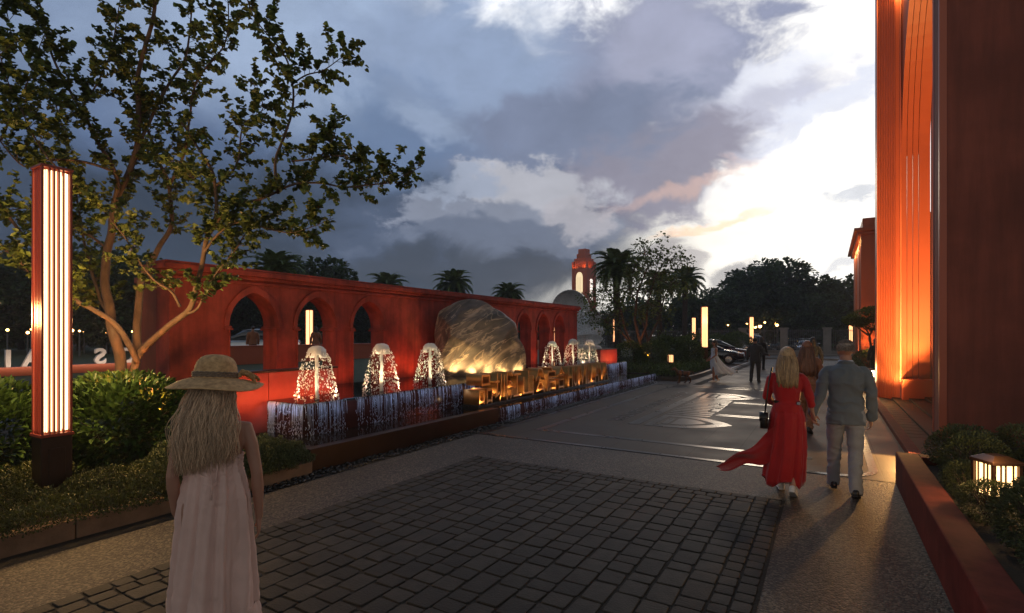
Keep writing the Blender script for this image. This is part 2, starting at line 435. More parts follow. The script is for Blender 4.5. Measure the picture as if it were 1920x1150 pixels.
SKY_LAYERS = [
    (600, 60, 560, 260, 0, (146, 163, 190), dict(soft=1.5, k=0.45, nz='big')),
    (330, 330, 440, 130, 0, (86, 104, 136), dict(soft=1.3, k=0.4, nz='big')),
    (1580, 330, 430, 640, 0, (272, 270, 266), dict(soft=0.9, k=0.25, nz='big', warp=False)),
    (1310, 475, 330, 115, 0, (270, 266, 256), dict(soft=0.9, k=0.3, nz='mid')),
    (980, -5, 230, 110, 0, (280, 280, 280), dict(soft=0.7, k=0.45, nz='mid')),
    (1150, 170, 300, 150, 14, (134, 140, 164), dict(soft=0.6, k=0.6, nz='fine')),
    (1240, 90, 110, 130, 10, (150, 154, 176), dict(soft=0.8, k=0.6, nz='fine')),
    (1380, 215, 190, 58, 16, (176, 179, 198), dict(soft=0.9, k=0.6, nz='fine', amt=0.92)),
    (850, 130, 230, 140, 0, (134, 150, 178), dict(soft=0.8, k=0.5, nz='mid')),
    (560, 440, 660, 120, 0, (50, 60, 76), dict(soft=1.2, k=0.35, nz='mid')),
    (1190, 325, 200, 95, 12, (132, 131, 148), dict(soft=0.65, k=0.6, nz='fine')),
    (1000, 250, 300, 75, 6, (112, 122, 146), dict(soft=0.7, k=0.55, nz='fine')),
    (750, 255, 150, 90, 0, (96, 116, 148), dict(soft=0.9, k=0.55, nz='fine', amt=0.85)),
    (800, 225, 95, 40, -8, (142, 156, 180), dict(soft=1.0, k=0.7, nz='fine', amt=0.7)),
    (900, 440, 290, 85, 0, (72, 84, 106), dict(soft=0.7, k=0.45, nz='mid')),
    (950, 398, 190, 86, 0, (124, 131, 148), dict(soft=0.22, k=0.62, nz='fine')),
    (985, 352, 150, 46, -4, (172, 173, 182), dict(soft=0.5, k=0.75, nz='fine', amt=0.9)),
    (865, 350, 75, 36, 0, (146, 156, 176), dict(soft=0.5, k=0.75, nz='fine', amt=0.85)),
    (1075, 395, 60, 42, 0, (164, 162, 170), dict(soft=0.5, k=0.75, nz='fine', amt=0.8)),
    (930, 452, 210, 30, 0, (92, 102, 122), dict(soft=0.7, k=0.6, nz='fine', amt=0.85)),
    (880, 508, 360, 34, 0, (60, 68, 82), dict(soft=1.1, k=0.3, nz='mid', amt=0.95)),
    (1290, 335, 130, 13, 14, (228, 186, 166), dict(soft=1.5, k=0.5, nz='fine', amt=0.4)),
    (1330, 412, 110, 12, 8, (255, 206, 160), dict(soft=1.3, k=0.5, nz='fine', amt=0.6)),
    (1550, 190, 170, 22, 22, (206, 211, 226), dict(soft=1.3, k=0.6, nz='fine', amt=0.85)),
    (1480, 120, 150, 26, 18, (226, 229, 238), dict(soft=1.4, k=0.6, nz='fine', amt=0.7)),
    (1450, 330, 120, 24, 8, (232, 230, 234), dict(soft=1.4, k=0.6, nz='fine', amt=0.6)),
    (1262, 478, 46, 50, 0, (150, 146, 152), dict(soft=0.6, k=0.6, nz='fine', amt=0.75)),
    (1378, 528, 60, 34, 0, (150, 151, 157), dict(soft=0.6, k=0.6, nz='fine', amt=0.85)),
    (1625, 362, 56, 12, 12, (186, 192, 204), dict(soft=1.1, k=0.6, nz='fine', amt=0.75)),
    (1585, 486, 50, 9, 10, (196, 200, 210), dict(soft=1.1, k=0.6, nz='fine', amt=0.7)),
]
build_world()
sl = bpy.data.lights.new('sun', 'SUN'); sl.energy = 0.16; sl.angle = R(5); sl.color = (1.0, 0.80, 0.58)
so = bpy.data.objects.new('sun', sl); C.objects.link(so)
sv = Vector((math.sin(SUN_AZ) * math.cos(SUN_EL), math.cos(SUN_AZ) * math.cos(SUN_EL), math.sin(SUN_EL)))
so.rotation_euler = (-sv).to_track_quat('-Z', 'Y').to_euler(); so.location = (0, 20, 30)
sc.view_settings.view_transform = 'Standard'; sc.view_settings.look = 'None'; sc.view_settings.exposure = 0.0; sc.view_settings.gamma = 1.0
sc.render.engine = 'CYCLES'
sc.cycles.use_denoising = True
sc.cycles.max_bounces = 6; sc.cycles.diffuse_bounces = 3; sc.cycles.glossy_bounces = 4; sc.cycles.transmission_bounces = 4; sc.cycles.transparent_max_bounces = 8
sc.cycles.sample_clamp_indirect = 3.0
sc.cycles.caustics_reflective = False; sc.cycles.caustics_refractive = False

# ------------------------------------------------------------------ lamps of the place
def lamp(kind, loc, power, col, size=0.05, tgt=None, spot=60, blend=0.6, sx=None, sy=None, name='lamp_light'):
    l = bpy.data.lights.new(name, kind); l.energy = power; l.color = col
    if kind == 'POINT': l.shadow_soft_size = size
    if kind == 'SPOT': l.shadow_soft_size = size; l.spot_size = R(spot); l.spot_blend = blend
    if kind == 'AREA': l.shape = 'RECTANGLE'; l.size = sx; l.size_y = sy
    o = bpy.data.objects.new(name, l); C.objects.link(o); o.location = loc
    if tgt is not None: o.rotation_euler = (Vector(tgt) - Vector(loc)).to_track_quat('-Z', 'Y').to_euler()
    return o

# ------------------------------------------------------------------ ground sheets
def struct(o, kind='structure'): o['kind'] = kind; return o
def sheet(name, x0, x1, y0, y1, z, m):
    b = MB(); b.quad((x0, y0, z), (x1, y0, z), (x1, y1, z), (x0, y1, z)); return struct(b.build(name, m))
M['ground'] = mat('far_ground', (0.03, 0.03, 0.026), 0.9, var=0.4, vscale=0.6, bump=0.3, bscale=8)
def pebble_mat():
    m, nt, bs = new_mat('washed_pebble')
    tc = N(nt, 'ShaderNodeTexCoord')
    v = N(nt, 'ShaderNodeTexVoronoi', inp={'Scale': 62.0}); nt.links.new(tc.outputs['Object'], v.inputs['Vector'])
    nz = N(nt, 'ShaderNodeTexNoise', inp={'Scale': 1.2, 'Detail': 6}); nt.links.new(tc.outputs['Object'], nz.inputs['Vector'])
    hs = N(nt, 'ShaderNodeValToRGB'); e = hs.color_ramp.elements; e[0].color = (0.016, 0.014, 0.012, 1); e[1].color = (0.14, 0.115, 0.085, 1); e[1].position = 0.95
    x = hs.color_ramp.elements.new(0.5); x.color = (0.045, 0.038, 0.030, 1)
    sx = N(nt, 'ShaderNodeSeparateXYZ'); nt.links.new(v.outputs['Color'], sx.inputs[0]); nt.links.new(sx.outputs[0], hs.inputs[0])
    mr = N(nt, 'ShaderNodeMapRange', inp={1: 0.3, 2: 0.7, 3: 0.72, 4: 1.2}); nt.links.new(nz.outputs[0], mr.inputs[0])
    sv_ = N(nt, 'ShaderNodeVectorMath', operation='SCALE'); nt.links.new(hs.outputs[0], sv_.inputs[0]); nt.links.new(mr.outputs[0], sv_.inputs['Scale'])
    nt.links.new(sv_.outputs[0], bs.inputs['Base Color'])
    bs.inputs['Roughness'].default_value = 0.65
    bp = N(nt, 'ShaderNodeBump', inp={'Strength': 0.9, 'Distance': 0.006}); bp.invert = True; nt.links.new(v.outputs['Distance'], bp.inputs['Height']); nt.links.new(bp.outputs[0], bs.inputs['Normal'])
    return m
M['pebble'] = pebble_mat()
def plaza_mat(name, col, rough, sx, sy, joint=0.004, spec=0.5):
    m, nt, bs = new_mat(name)
    tc = N(nt, 'ShaderNodeTexCoord'); mp = N(nt, 'ShaderNodeMapping', inp={'Rotation': (0, 0, R(90))}); nt.links.new(tc.outputs['Object'], mp.inputs[0])
    b = N(nt, 'ShaderNodeTexBrick', inp={'Color1': col4(col), 'Color2': col4(tuple(c * 0.86 for c in col)), 'Mortar': col4(tuple(c * 0.35 for c in col)), 'Scale': 1.0, 'Mortar Size': joint, 'Brick Width': sx, 'Row Height': sy})
    nt.links.new(mp.outputs[0], b.inputs[0])
    nz = N(nt, 'ShaderNodeTexNoise', inp={'Scale': 1.1, 'Detail': 8}); nt.links.new(tc.outputs['Object'], nz.inputs['Vector'])
    mr = N(nt, 'ShaderNodeMapRange', inp={1: 0.3, 2: 0.7, 3: 0.82, 4: 1.15}); nt.links.new(nz.outputs[0], mr.inputs[0])
    s = N(nt, 'ShaderNodeVectorMath', operation='SCALE'); nt.links.new(b.outputs[0], s.inputs[0]); nt.links.new(mr.outputs[0], s.inputs['Scale']); nt.links.new(s.outputs[0], bs.inputs['Base Color'])
    m2 = N(nt, 'ShaderNodeMapRange', inp={1: 0.3, 2: 0.7, 3: rough - 0.07, 4: rough + 0.1}); nt.links.new(nz.outputs[0], m2.inputs[0]); nt.links.new(m2.outputs[0], bs.inputs['Roughness'])
    bs.inputs['Specular IOR Level'].default_value = spec
    bp = N(nt, 'ShaderNodeBump', inp={'Strength': 0.25, 'Distance': 0.003}); bp.invert = True; nt.links.new(b.outputs['Fac'], bp.inputs['Height']); nt.links.new(bp.outputs[0], bs.inputs['Normal'])
    return m
M['plaza'] = plaza_mat('honed_plaza_stone', (0.088, 0.079, 0.069), 0.6, 1.2, 0.6, spec=0.14)
M['brick_road'] = plaza_mat('far_brick_paving', (0.060, 0.048, 0.041), 0.6, 0.4, 0.2, 0.012)
M['inlay'] = mat('polished_inlay', (0.008, 0.007, 0.005), 0.30, metal=0.0, var=0.15, vscale=3, rvar=0.05)
M['asphalt'] = mat('asphalt', (0.05, 0.05, 0.05), 0.75, var=0.25, vscale=5, bump=0.3, bscale=90)
M['cobble'] = mat('cobble_stone', (0.029, 0.026, 0.021), 0.76, var=0.45, vscale=7, bump=0.7, bscale=60, island=0.42, bdist=0.006)
M['joint'] = mat('sand_joint', (0.022, 0.019, 0.015), 0.95, var=0.4, vscale=25, bump=0.5, bscale=60)

b = MB(); b.quad((-400, -60, -0.02), (400, -60, -0.02), (400, 900, -0.02), (-400, 900, -0.02)); struct(b.build('ground', M['ground']))
sheet('pebble_paving', -5.46, 1.2, -3, 7.86, 0.0, M['pebble'])
sheet('channel_bed', -5.9, -5.46, -3, 20.3, -0.008, M['joint'])
sheet('plaza_paving', -5.46, 1.2, 7.86, 19.3, 0.004, M['plaza'])
sheet('brick_paving', -9.0, 14, 19.3, 43.2, 0.0, M['brick_road'])
sheet('asphalt_road', -90, 60, 43.35, 52.5, -0.006, M['asphalt'])
b = MB(); b.box(-90, 60, 43.2, 43.35, -0.02, 0.1); struct(b.build('road_kerb', M['concrete'], bevel=0.015))
b = MB(); b.box(-90, 60, 52.5, 52.65, -0.02, 0.12); b.box(-90, 60, 52.65, 55.5, -0.02, 0.11); struct(b.build('far_pavement', M['concrete'], bevel=0.015))
sheet('far_lawn', -90, 60, 55.5, 140, 0.02, M['grass'])
# river pebbles in the drain channel
V = []; F = []
b = MB()
for i in range(1500):
    x = rnd.uniform(-5.80, -5.49); y = rnd.uniform(2.8, 13) if i < 1200 else rnd.uniform(13, 20)
    r = rnd.uniform(0.012, 0.03)
    b.ell((x, y, -0.004 + r * 0.4), (r, r * rnd.uniform(0.7, 1.2), r * 0.6), 6, 4)
struct(b.build('river_pebbles', M['black_stone'], smooth=True), 'stuff')

# cobbles: one sheet of joints with bevelled setts on it
sheet('cobble_bed', -4.47, -0.40, -2.5, 6.40, 0.004, M['joint'])
def sett(b, x0, x1, y0, y1, z, j=0.012):
    q = [(x0, y0), (x1, y0), (x1, y1), (x0, y1)]
    cxx, cyy = (x0 + x1) / 2, (y0 + y1) / 2
    # eight-cornered outline with chipped corners
    pts = []
    for i in range(4):
        ax, ay = q[i]
        ax += rnd.uniform(-j, j); ay += rnd.uniform(-j, j)
        px_, py_ = q[(i - 1) % 4]; nx_, ny_ = q[(i + 1) % 4]
        c = rnd.uniform(0.005, 0.020)
        for (tx, ty) in ((px_, py_), (nx_, ny_)):
            dx, dy = tx - ax, ty - ay; l = math.hypot(dx, dy)
            pts.append((ax + dx / l * c, ay + dy / l * c))
    h = z + rnd.uniform(-0.002, 0.003); tx, ty = rnd.uniform(-.012, .012), rnd.uniform(-.012, .012)
    n = len(pts); vs = []
    for s_, zz in ((1.0, 0.002), (0.985, h - 0.005), (0.945, h), (0.5, h + 0.0015)):
        for (x, y) in pts:
            xx = cxx + (x - cxx) * s_; yy = cyy + (y - cyy) * s_
            vs.append((xx, yy, zz + ((xx - cxx) * tx + (yy - cyy) * ty if zz > 0.003 else 0)))
    vs.append((cxx, cyy, h + 0.002)); fs = []
    for k in range(3):
        for i in range(n): fs.append((k * n + i, k * n + (i + 1) % n, (k + 1) * n + (i + 1) % n, (k + 1) * n + i))
    for i in range(n): fs.append((3 * n + i, 3 * n + (i + 1) % n, 4 * n))
    b.add(vs, fs)
b = MB()
x0, x1, yt = -4.45, -0.42, 6.38
bw = 0.135
for k in range(2):                       # two border courses down each side and along the top
    for xa in (x0 + k * bw, x1 - (k + 1) * bw):
        y = -2.4 + k * 0.07
        while y < yt - 0.02:
            l = rnd.uniform(0.13, 0.17); sett(b, xa + 0.008, xa + bw - 0.008, y + 0.007, min(yt, y + l) - 0.007, 0.014, 0.004); y += l
    x = x0 + 2 * bw
    while x < x1 - 2 * bw - 0.05:
        l = rnd.uniform(0.13, 0.17); sett(b, x + 0.007, min(x + l, x1 - 2 * bw) - 0.007, yt - (k + 1) * bw + 0.008, yt - k * bw - 0.008, 0.014, 0.004); x += l
xi0, xi1, yi = x0 + 2 * bw, x1 - 2 * bw, yt - 2 * bw
ncol = 18; cwid = (xi1 - xi0) / ncol
for c_ in range(ncol):
    y = -2.5 + rnd.uniform(0, 0.2); xa = xi0 + c_ * cwid
    while y < yi - 0.06:
        l = rnd.choice((0.15, 0.17, 0.2, 0.24, 0.28)) * rnd.uniform(0.92, 1.08)
        if yi - (y + l) < 0.12: l = yi - y
        g = rnd.uniform(0.005, 0.009)
        sett(b, xa + g, xa + cwid - g, y + g, min(y + l, yi) - g, 0.0135, 0.007); y += l
struct(b.build('cobble_paving', M['cobble'], smooth=False))

# plaza inlays: frame lines and the portal emblem, 4 mm sheets of polished metal stone
b = MB(); Z0, Z1 = 0.005, 0.0085
def strip(x0, x1, y0, y1): b.box(x0, x1, y0, y1, Z0, Z1)
def poly(pts): b.prism(pts, lambda p, q, d: (p, q, d), Z0, Z1)
strip(-5.46, 0.0, 7.86, 7.96)
# outer frame with a rounded corner near the building
cxr, cyr, ro, ri = 0.0, 8.42, 0.56, 0.46
arc = [(cxr + ro * math.sin(a), cyr - ro * math.cos(a)) for a in [R(9 * i) for i in range(11)]]
arci = [(cxr + ri * math.sin(a), cyr - ri * math.cos(a)) for a in [R(9 * i) for i in range(11)]]
for i in range(10): poly([arc[i], arc[i + 1], arci[i + 1], arci[i]])
strip(0.46, 0.56, 8.42, 19.2); strip(-5.46, 0.46, 19.1, 19.2); strip(-5.46, -5.36, 7.96, 19.1)
strip(-4.76, -0.2, 8.72, 8.86); strip(-4.76, -0.2, 18.58, 18.72); strip(-4.76, -4.62, 8.86, 18.58)
# emblem: base bar, two pointed side bays, striped middle, twin lines to the tall bay
YC = 13.66
strip(-3.47, -3.25, 10.3, 17.02)
def ogive(yc, hw, xb, xt, n=10):          # outline from (xb,yc-hw) over the tip to (xb,yc+hw)
    out = []
    for s in (-1, 1):
        seg = [(xb + (xt - xb) * t, yc + s * hw * (1 - t ** 2.1) ** 0.9) for t in [i / n for i in range(n + 1)]]
        out += seg if s < 0 else seg[::-1][1:]
    return out
for s in (-1, 1):
    yc = YC + s * 2.56
    o1 = ogive(yc, 0.80, -2.75, -1.62); i1 = ogive(yc, 0.56, -2.75, -1.95)
    for k in range(len(o1) - 1): poly([o1[k], o1[k + 1], i1[k + 1], i1[k]])
    strip(-3.14, -2.75, yc - 0.80, yc - 0.56); strip(-3.14, -2.75, yc + 0.56, yc + 0.80); strip(-3.14, -3.0, yc - 0.56, yc + 0.56)
    o2 = ogive(yc, 0.44, -2.72, -2.12); poly(o2); strip(-2.9, -2.78, yc - 0.44, yc + 0.3)
for k in range(12):                        # bars of the middle
    y = YC - 1.66 + k * 0.285
    strip(-3.14, -2.42 if k in (3, 4, 8) else -2.22, y, y + 0.17)
strip(-2.36, -2.2, YC - 0.7, YC + 0.8)
for s in (-1, 1):
    for q in (0, 0.17): strip(-2.14, -1.2, YC + s * (1.3 - q) - 0.05, YC + s * (1.3 - q) + 0.05)
ob_ = ogive(YC, 1.38, -1.2, -0.55); ib_ = ogive(YC, 1.16, -1.2, -0.72)
for k in range(len(ob_) - 1): poly([ob_[k], ob_[k + 1], ib_[k + 1], ib_[k]])
struct(b.build('plaza_inlay', M['inlay']))
def text_mesh(s, size, depth=0.0, align='CENTER', bold=0.0):
    c = bpy.data.curves.new('lettering', 'FONT'); c.body = s; c.size = size; c.extrude = depth; c.align_x = align; c.offset = bold; c.resolution_u = 3
    o = bpy.data.objects.new('lettering', c); C.objects.link(o)
    me = bpy.data.meshes.new_from_object(o.evaluated_get(bpy.context.evaluated_depsgraph_get()))
    bpy.data.objects.remove(o); bpy.data.curves.remove(c)
    return me
me = text_mesh('GUEST SERVICE CENTER', 0.5, 0.0015, 'CENTER', 0.004)
o = link(me, 'plaza_lettering', M['inlay']); struct(o); o.location = (-3.98, YC, 0.0068); o.rotation_euler = (0, 0, R(-90)); o.scale = (1.16, 0.8, 1)
# far markings
b = MB(); b.prism([(-4.55, 24.6), (-4.43, 24.6), (-4.43, 42.8), (-4.55, 42.8)], lambda p, q, d: (p, q, d), 0.001, 0.005); struct(b.build('parking_line', M['white_paint']))
b = MB(); b.box(-90, 60, 47.8, 47.95, -0.005, -0.001); struct(b.build('road_marking', M['white_paint']))
for i, (ya, yb) in enumerate(((19.45, 19.6), (22.6, 22.75), (27.5, 27.65))):
    pass
b = MB()
for xx in (-4.2, -0.9): b.box(xx, xx + 0.3, 19.6, 43.0, 0.001, 0.004)
struct(b.build('paving_bands', M['joint']))
# raised lawn behind the arcade
b = MB(); b.box(-60, -9.35, 4.2, 43.0, -0.01, 0.6);  struct(b.build('terrace_lawn', M['grass']))
# ------------------------------------------------------------------ arcade wall
WX, WB = -8.9, -9.32
WTOP = 2.78
aw = thing('arcade_wall', 'long terracotta red garden wall pierced by six pointed arches behind the fountain', 'wall', (-9.1, 12.1, 0))
arches = [(5.26, 6.2), (6.62, 7.58), (8.02, 8.97), (15.1, 16.05), (16.48, 17.45), (17.82, 18.76)]
ZB, ZS, ZA = 0.70, 1.96, 2.56
def arch_curve(y0, y1, zs, za, n=14, k=1.25):
    yc, hw = (y0 + y1) / 2, (y1 - y0) / 2
    h = za - zs; Rr = (h * h + hw * hw) / (2 * hw)
    pts = []
    for i in range(n + 1):
        z = zs + h * math.sin(math.pi / 2 * i / n)
        dz = z - zs
        pts.append((y0 + Rr - math.sqrt(max(0, Rr * Rr - dz * dz)), z))
    pts[-1] = (yc, za)
    return pts + [(2 * yc - y, z) for y, z in pts[::-1][1:]]
b = MB()
ys = [4.31] + [v for a in arches for v in a] + [20.0]
for X in (WX, WB):
    for i in range(0, len(ys), 2): b.quad((X, ys[i], -0.3), (X, ys[i + 1], -0.3), (X, ys[i + 1], WTOP), (X, ys[i], WTOP))
    for (y0, y1) in arches:
        b.quad((X, y0, -0.3), (X, y1, -0.3), (X, y1, ZB), (X, y0, ZB))
        cv = arch_curve(y0, y1, ZS, ZA)
        for k in range(len(cv) - 1): b.quad((X, cv[k][0], cv[k][1]), (X, cv[k + 1][0], cv[k + 1][1]), (X, cv[k + 1][0], WTOP), (X, cv[k][0], WTOP))
for (y0, y1) in arches:
    cv = [(y0, ZB)] + arch_curve(y0, y1, ZS, ZA) + [(y1, ZB), (y0, ZB)]
    for k in range(len(cv) - 1): b.quad((WX, *cv[k]), (WX, *cv[k + 1]), (WB, *cv[k + 1]), (WB, *cv[k]))
b.quad((WX, 4.31, -0.3), (WB, 4.31, -0.3), (WB, 4.31, WTOP), (WX, 4.31, WTOP)); b.quad((WX, 20, -0.3), (WB, 20, -0.3), (WB, 20, WTOP), (WX, 20, WTOP))
b.build('wall_body', M['terracotta'], aw)
b = MB()                                  # cornice: three stepped courses and a flat coping
for (o_, z0, z1) in ((0.04, 2.70, 2.745), (0.07, WTOP + 0.001, 2.84), (0.13, 2.841, 2.93), (0.10, 2.931, 2.975)):
    b.box(WB - o_, WX + o_, 4.31 - o_, 20 + o_, z0, z1)
b.build('cornice', M['terracotta'], aw, bevel=0.008)
for (y0, y1) in arches:                   # raised surround, jamb shafts and impost blocks of each arch
    b = MB(); yc, hw = (y0 + y1) / 2, (y1 - y0) / 2
    inn = arch_curve(y0 - 0.002, y1 + 0.002, ZS, ZA + 0.003); out = arch_curve(y0 - 0.085, y1 + 0.085, ZS, ZA + 0.125)
    for k in range(len(inn) - 1):
        for (xa, xb) in ((WX + 0.001, WX + 0.035),):
            b.add([(xa, *inn[k]), (xa, *inn[k + 1]), (xa, *out[k + 1]), (xa, *out[k]), (xb, *inn[k]), (xb, *inn[k + 1]), (xb, *out[k + 1]), (xb, *out[k])],
                  [(4, 5, 6, 7), (0, 1, 5, 4), (3, 2, 6, 7)])
    b.build('arch_surround', M['terracotta'], aw)
    for ya, yb in ((y0 + 0.002, y0 + 0.03), (y1 - 0.03, y1 - 0.002)):
        b = MB(); b.box(WB + 0.03, WX + 0.02, ya, yb, ZB, ZS - 0.08)
        e = 0.03
        b.box(WB - 0.02, WX + 0.05, ya - (0.085 if ya < yc else e), yb + (e if ya < yc else 0.085), ZS - 0.079, ZS - 0.04)
        b.box(WB, WX + 0.035, ya - (0.07 if ya < yc else 0.015), yb + (0.015 if ya < yc else 0.07), ZS - 0.039, ZS - 0.005)
        b.build('impost', M['terracotta'], aw, bevel=0.006)
b = MB(); b.box(-10.4, -9.34, 4.5, 4.8, 0, 2.7); b.box(-10.43, -9.37, 4.47, 4.83, 2.701, 2.8)
tag(b.build('end_wall', M['brown_wall'], bevel=0.01), 'short dark brown wall standing behind the left end of the arcade wall', 'wall')

# rear boundary wall with mirrored raised letters
rw = thing('boundary_wall', 'low dark red wall on the lawn seen through the arches', 'wall', (-20.4, 12, 0.6))
b = MB(); b.box(-20.5, -20.2, 10.2, 42, 0.5, 1.31); b.build('wall_body', M['terracotta_panel'], rw)
b = MB(); b.box(-20.54, -20.16, 10.18, 42, 1.311, 1.36); b.build('coping', M['terracotta_panel'], rw, bevel=0.01)
sw = thing('sign_wall', 'low dark red wall carrying white raised letters seen from behind', 'wall', (-20.4, 5, 0.3))
b = MB(); b.box(-20.5, -20.2, -2, 10.19, 0.25, 0.86); b.build('wall_body', M['terracotta_panel'], sw)
M['letter_white'] = mat('pale_letter_metal', (0.55, 0.50, 0.47), 0.5, var=0.1)
xs = [(9.35, 'I'), (8.5, 'O'), (7.75, 'S'), (6.75, 'R'), (6.05, 'A'), (5.5, 'I'), (5.05, 'N'), (4.45, 'U'), (3.85, 'E'), (3.2, 'T')]
for y, ch in xs:
    me = text_mesh(ch, 0.70, 0.06, 'CENTER', 0.02)
    o = link(me, 'letter', M['letter_white'], sw); o.rotation_euler = (R(90), 0, R(-90)); o.location = Vector((-20.35, y, 0.865)) - Vector(sw.location)

lamp('AREA', (-19.9, 6, 0.9), 22, (1.0, 0.75, 0.55), tgt=(-20.35, 6, 1.25), sx=7.5, sy=0.05, name='letter_light')
# ------------------------------------------------------------------ fountain
fb = thing('fountain_basin', 'raised dark red stone basin brimming with water that falls over its edges', 'fountain', (-7.3, 12.4, 0))
BX0, BX1, BY0, BY1, BZ = -8.88, -6.72, 5.12, 19.75, 0.76
M['basin_stone'] = mat('basin_red_granite', (0.045, 0.014, 0.012), 0.14, var=0.3, vscale=6, bump=0.05, bscale=60)
b = MB(); b.box(BX1 - 0.12, BX1, BY0, BY1, -0.05, BZ - 0.012); b.box(-7.6, BX1 - 0.12, BY0, BY0 + 0.12, -0.05, BZ - 0.012); b.box(BX0, BX1 - 0.12, BY1 - 0.12, BY1, -0.05, BZ - 0.012)
b.build('basin_wall', M['basin_stone'], fb, bevel=0.006)
b = MB(); b.box(BX0, BX1 - 0.121, BY0 + 0.121, BY1 - 0.121, 0.4, BZ - 0.15); b.build('basin_floor', M['dark_stone'], fb)
# water skin over the basin, rounded over the lip
b = MB(); n = 60
lipx = [(BX0, BZ), (-8.0, BZ), (BX1 - 0.03, BZ), (BX1 + 0.002, BZ - 0.006), (BX1 + 0.010, BZ - 0.03)]
for j in range(len(lipx) - 1):
    b.quad((lipx[j][0], BY0, lipx[j][1]), (lipx[j + 1][0], BY0, lipx[j + 1][1]), (lipx[j + 1][0], BY1, lipx[j + 1][1]), (lipx[j][0], BY1, lipx[j][1]))
b.build('basin_water', M['water_high'], fb, smooth=True)
def curtain(name, parent, a, c_, out, z0, z1, count, seed):
    """threads of falling water along the lip from a to c_"""
    r = random.Random(seed); b = MB(); a = Vector(a); c_ = Vector(c_); out = Vector(out); L_ = (c_ - a).length
    H = z0 - z1
    for i in range(count):
        t = r.random()
        cl = mnoise.noise(Vector((t * L_ * 1.4, seed, 0))) * 0.7 + mnoise.noise(Vector((t * L_ * 5, seed + 3, 0))) * 0.5
        if r.random() > 0.5 + cl * 1.25: continue
        p = a + (c_ - a) * t; ln = H * min(1, max(0.10, r.random() ** 0.8 * (0.85 + cl)))
        w = r.uniform(0.0014, 0.0042); f = r.uniform(0.008, 0.03)
        pts = [p + out * 0.004 + Vector((0, 0, z0 - p.z)), p + out * (0.008 + f * 0.4) + Vector((0, 0, z0 - p.z - 0.03))]
        k = 3
        for q in range(1, k + 1): pts.append(p + out * (0.01 + f * (0.5 + 0.5 * q / k)) + (c_ - a).normalized() * r.uniform(-.004, .004) + Vector((0, 0, z0 - p.z - 0.03 - (ln - 0.03) * q / k)))
        b.tube(pts, [w * 1.3, w * 1.1, w, w * 0.8, w * 0.4], 4, True)
        for q in range(r.randint(1, 4)):      # loose drops under the thread
            zz = r.uniform(z1, z0 - ln) if z0 - ln > z1 else z1
            b.ell((p.x + out.x * 0.03 + r.uniform(-.008, .008), p.y + out.y * 0.03 + r.uniform(-.008, .008), zz), (0.004, 0.004, r.uniform(0.007, 0.02)), 5, 4)
    return b.build(name, M['curtain'], parent, smooth=True)
curtain('water_curtain', fb, (BX1, BY0, BZ), (BX1, BY1, BZ), (1, 0, 0), BZ - 0.005, 0.272, 2000, 1)
curtain('water_curtain', fb, (-7.55, BY0, BZ), (BX1, BY0, BZ), (0, -1, 0), BZ - 0.005, 0.272, 300, 2)
# lower pool
lp = thing('fountain_pool', 'lower pool with a dark bronze rim along the paved path', 'pool', (-6.2, 11.5, 0))
PX1, PY0, PY1, PZ = -5.80, 4.52, 20.45, 0.272
b = MB(); b.box(PX1 - 0.16, PX1, PY0, 9.1, -0.05, 0.30); b.box(-9.0, PX1 - 0.16, PY0, PY0 + 0.16, -0.05, 0.30)
b.build('pool_rim', M['bronze'], lp, bevel=0.008)
b = MB(); b.box(PX1 - 0.14, PX1 - 0.01, 9.1, PY1, -0.05, 0.285); b.box(-9.0, PX1 - 0.14, PY1 - 0.13, PY1, -0.05, 0.285)
b.build('overflow_edge', M['basin_stone'], lp, bevel=0.006)
b = MB(); b.box(-8.87, PX1 - 0.161, PY0 + 0.161, PY1 - 0.131, -0.06, 0.03); b.build('pool_floor', M['black_stone'], lp)
b = MB(); b.quad((-8.87, PY0 + 0.16, PZ), (PX1 - 0.15, PY0 + 0.16, PZ), (PX1 - 0.15, 9.1, PZ + 0.001), (-8.87, 9.1, PZ))
b.quad((-8.87, 9.1, PZ), (PX1 - 0.15, 9.1, PZ), (PX1 - 0.05, 9.3, 0.291), (-6.7, 9.3, PZ)) if False else None
b.quad((-8.87, 9.1, PZ), (PX1 - 0.16, 9.1, PZ), (PX1 - 0.16, PY1 - 0.13, PZ), (-8.87, PY1 - 0.13, PZ))
b.build('pool_water', M['water_low'], lp)
b = MB(); b.quad((PX1 - 0.2, 9.12, 0.29), (PX1 - 0.01, 9.12, 0.29), (PX1 - 0.01, PY1, 0.29), (PX1 - 0.2, PY1, 0.29)); b.build('overflow_water', M['water_high'], lp)
curtain('water_curtain', lp, (PX1 - 0.005, 9.15, 0.29), (PX1 - 0.005, PY1, 0.29), (1, 0, 0), 0.287, 0.0, 1000, 3)
# cold water lamps under both lips and warm lamps in the basin
lamp('AREA', (-6.57, 12.4, 0.72), 8, (0.62, 0.74, 1.0), tgt=(-6.72, 12.4, 0.50), sx=14.4, sy=0.04, name='water_light')
lamp('AREA', (-7.1, 5.0, 0.72), 0.9, (0.62, 0.74, 1.0), tgt=(-7.1, 5.12, 0.5), sx=0.8, sy=0.04, name='water_light')
lamp('AREA', (-5.68, 14.8, 0.29), 4.5, (0.62, 0.74, 1.0), tgt=(-5.82, 14.8, 0.10), sx=11.2, sy=0.04, name='water_light')
RED = (1.0, 0.22, 0.085)
def wash(y0, y1, x, z, p, tx=None, tz=1.5, c=RED):
    o = lamp('AREA', (x, (y0 + y1) / 2, z), p, c, tgt=((tx if tx is not None else WX), (y0 + y1) / 2, tz), sx=(y1 - y0), sy=0.05, name='wall_wash')
    return o
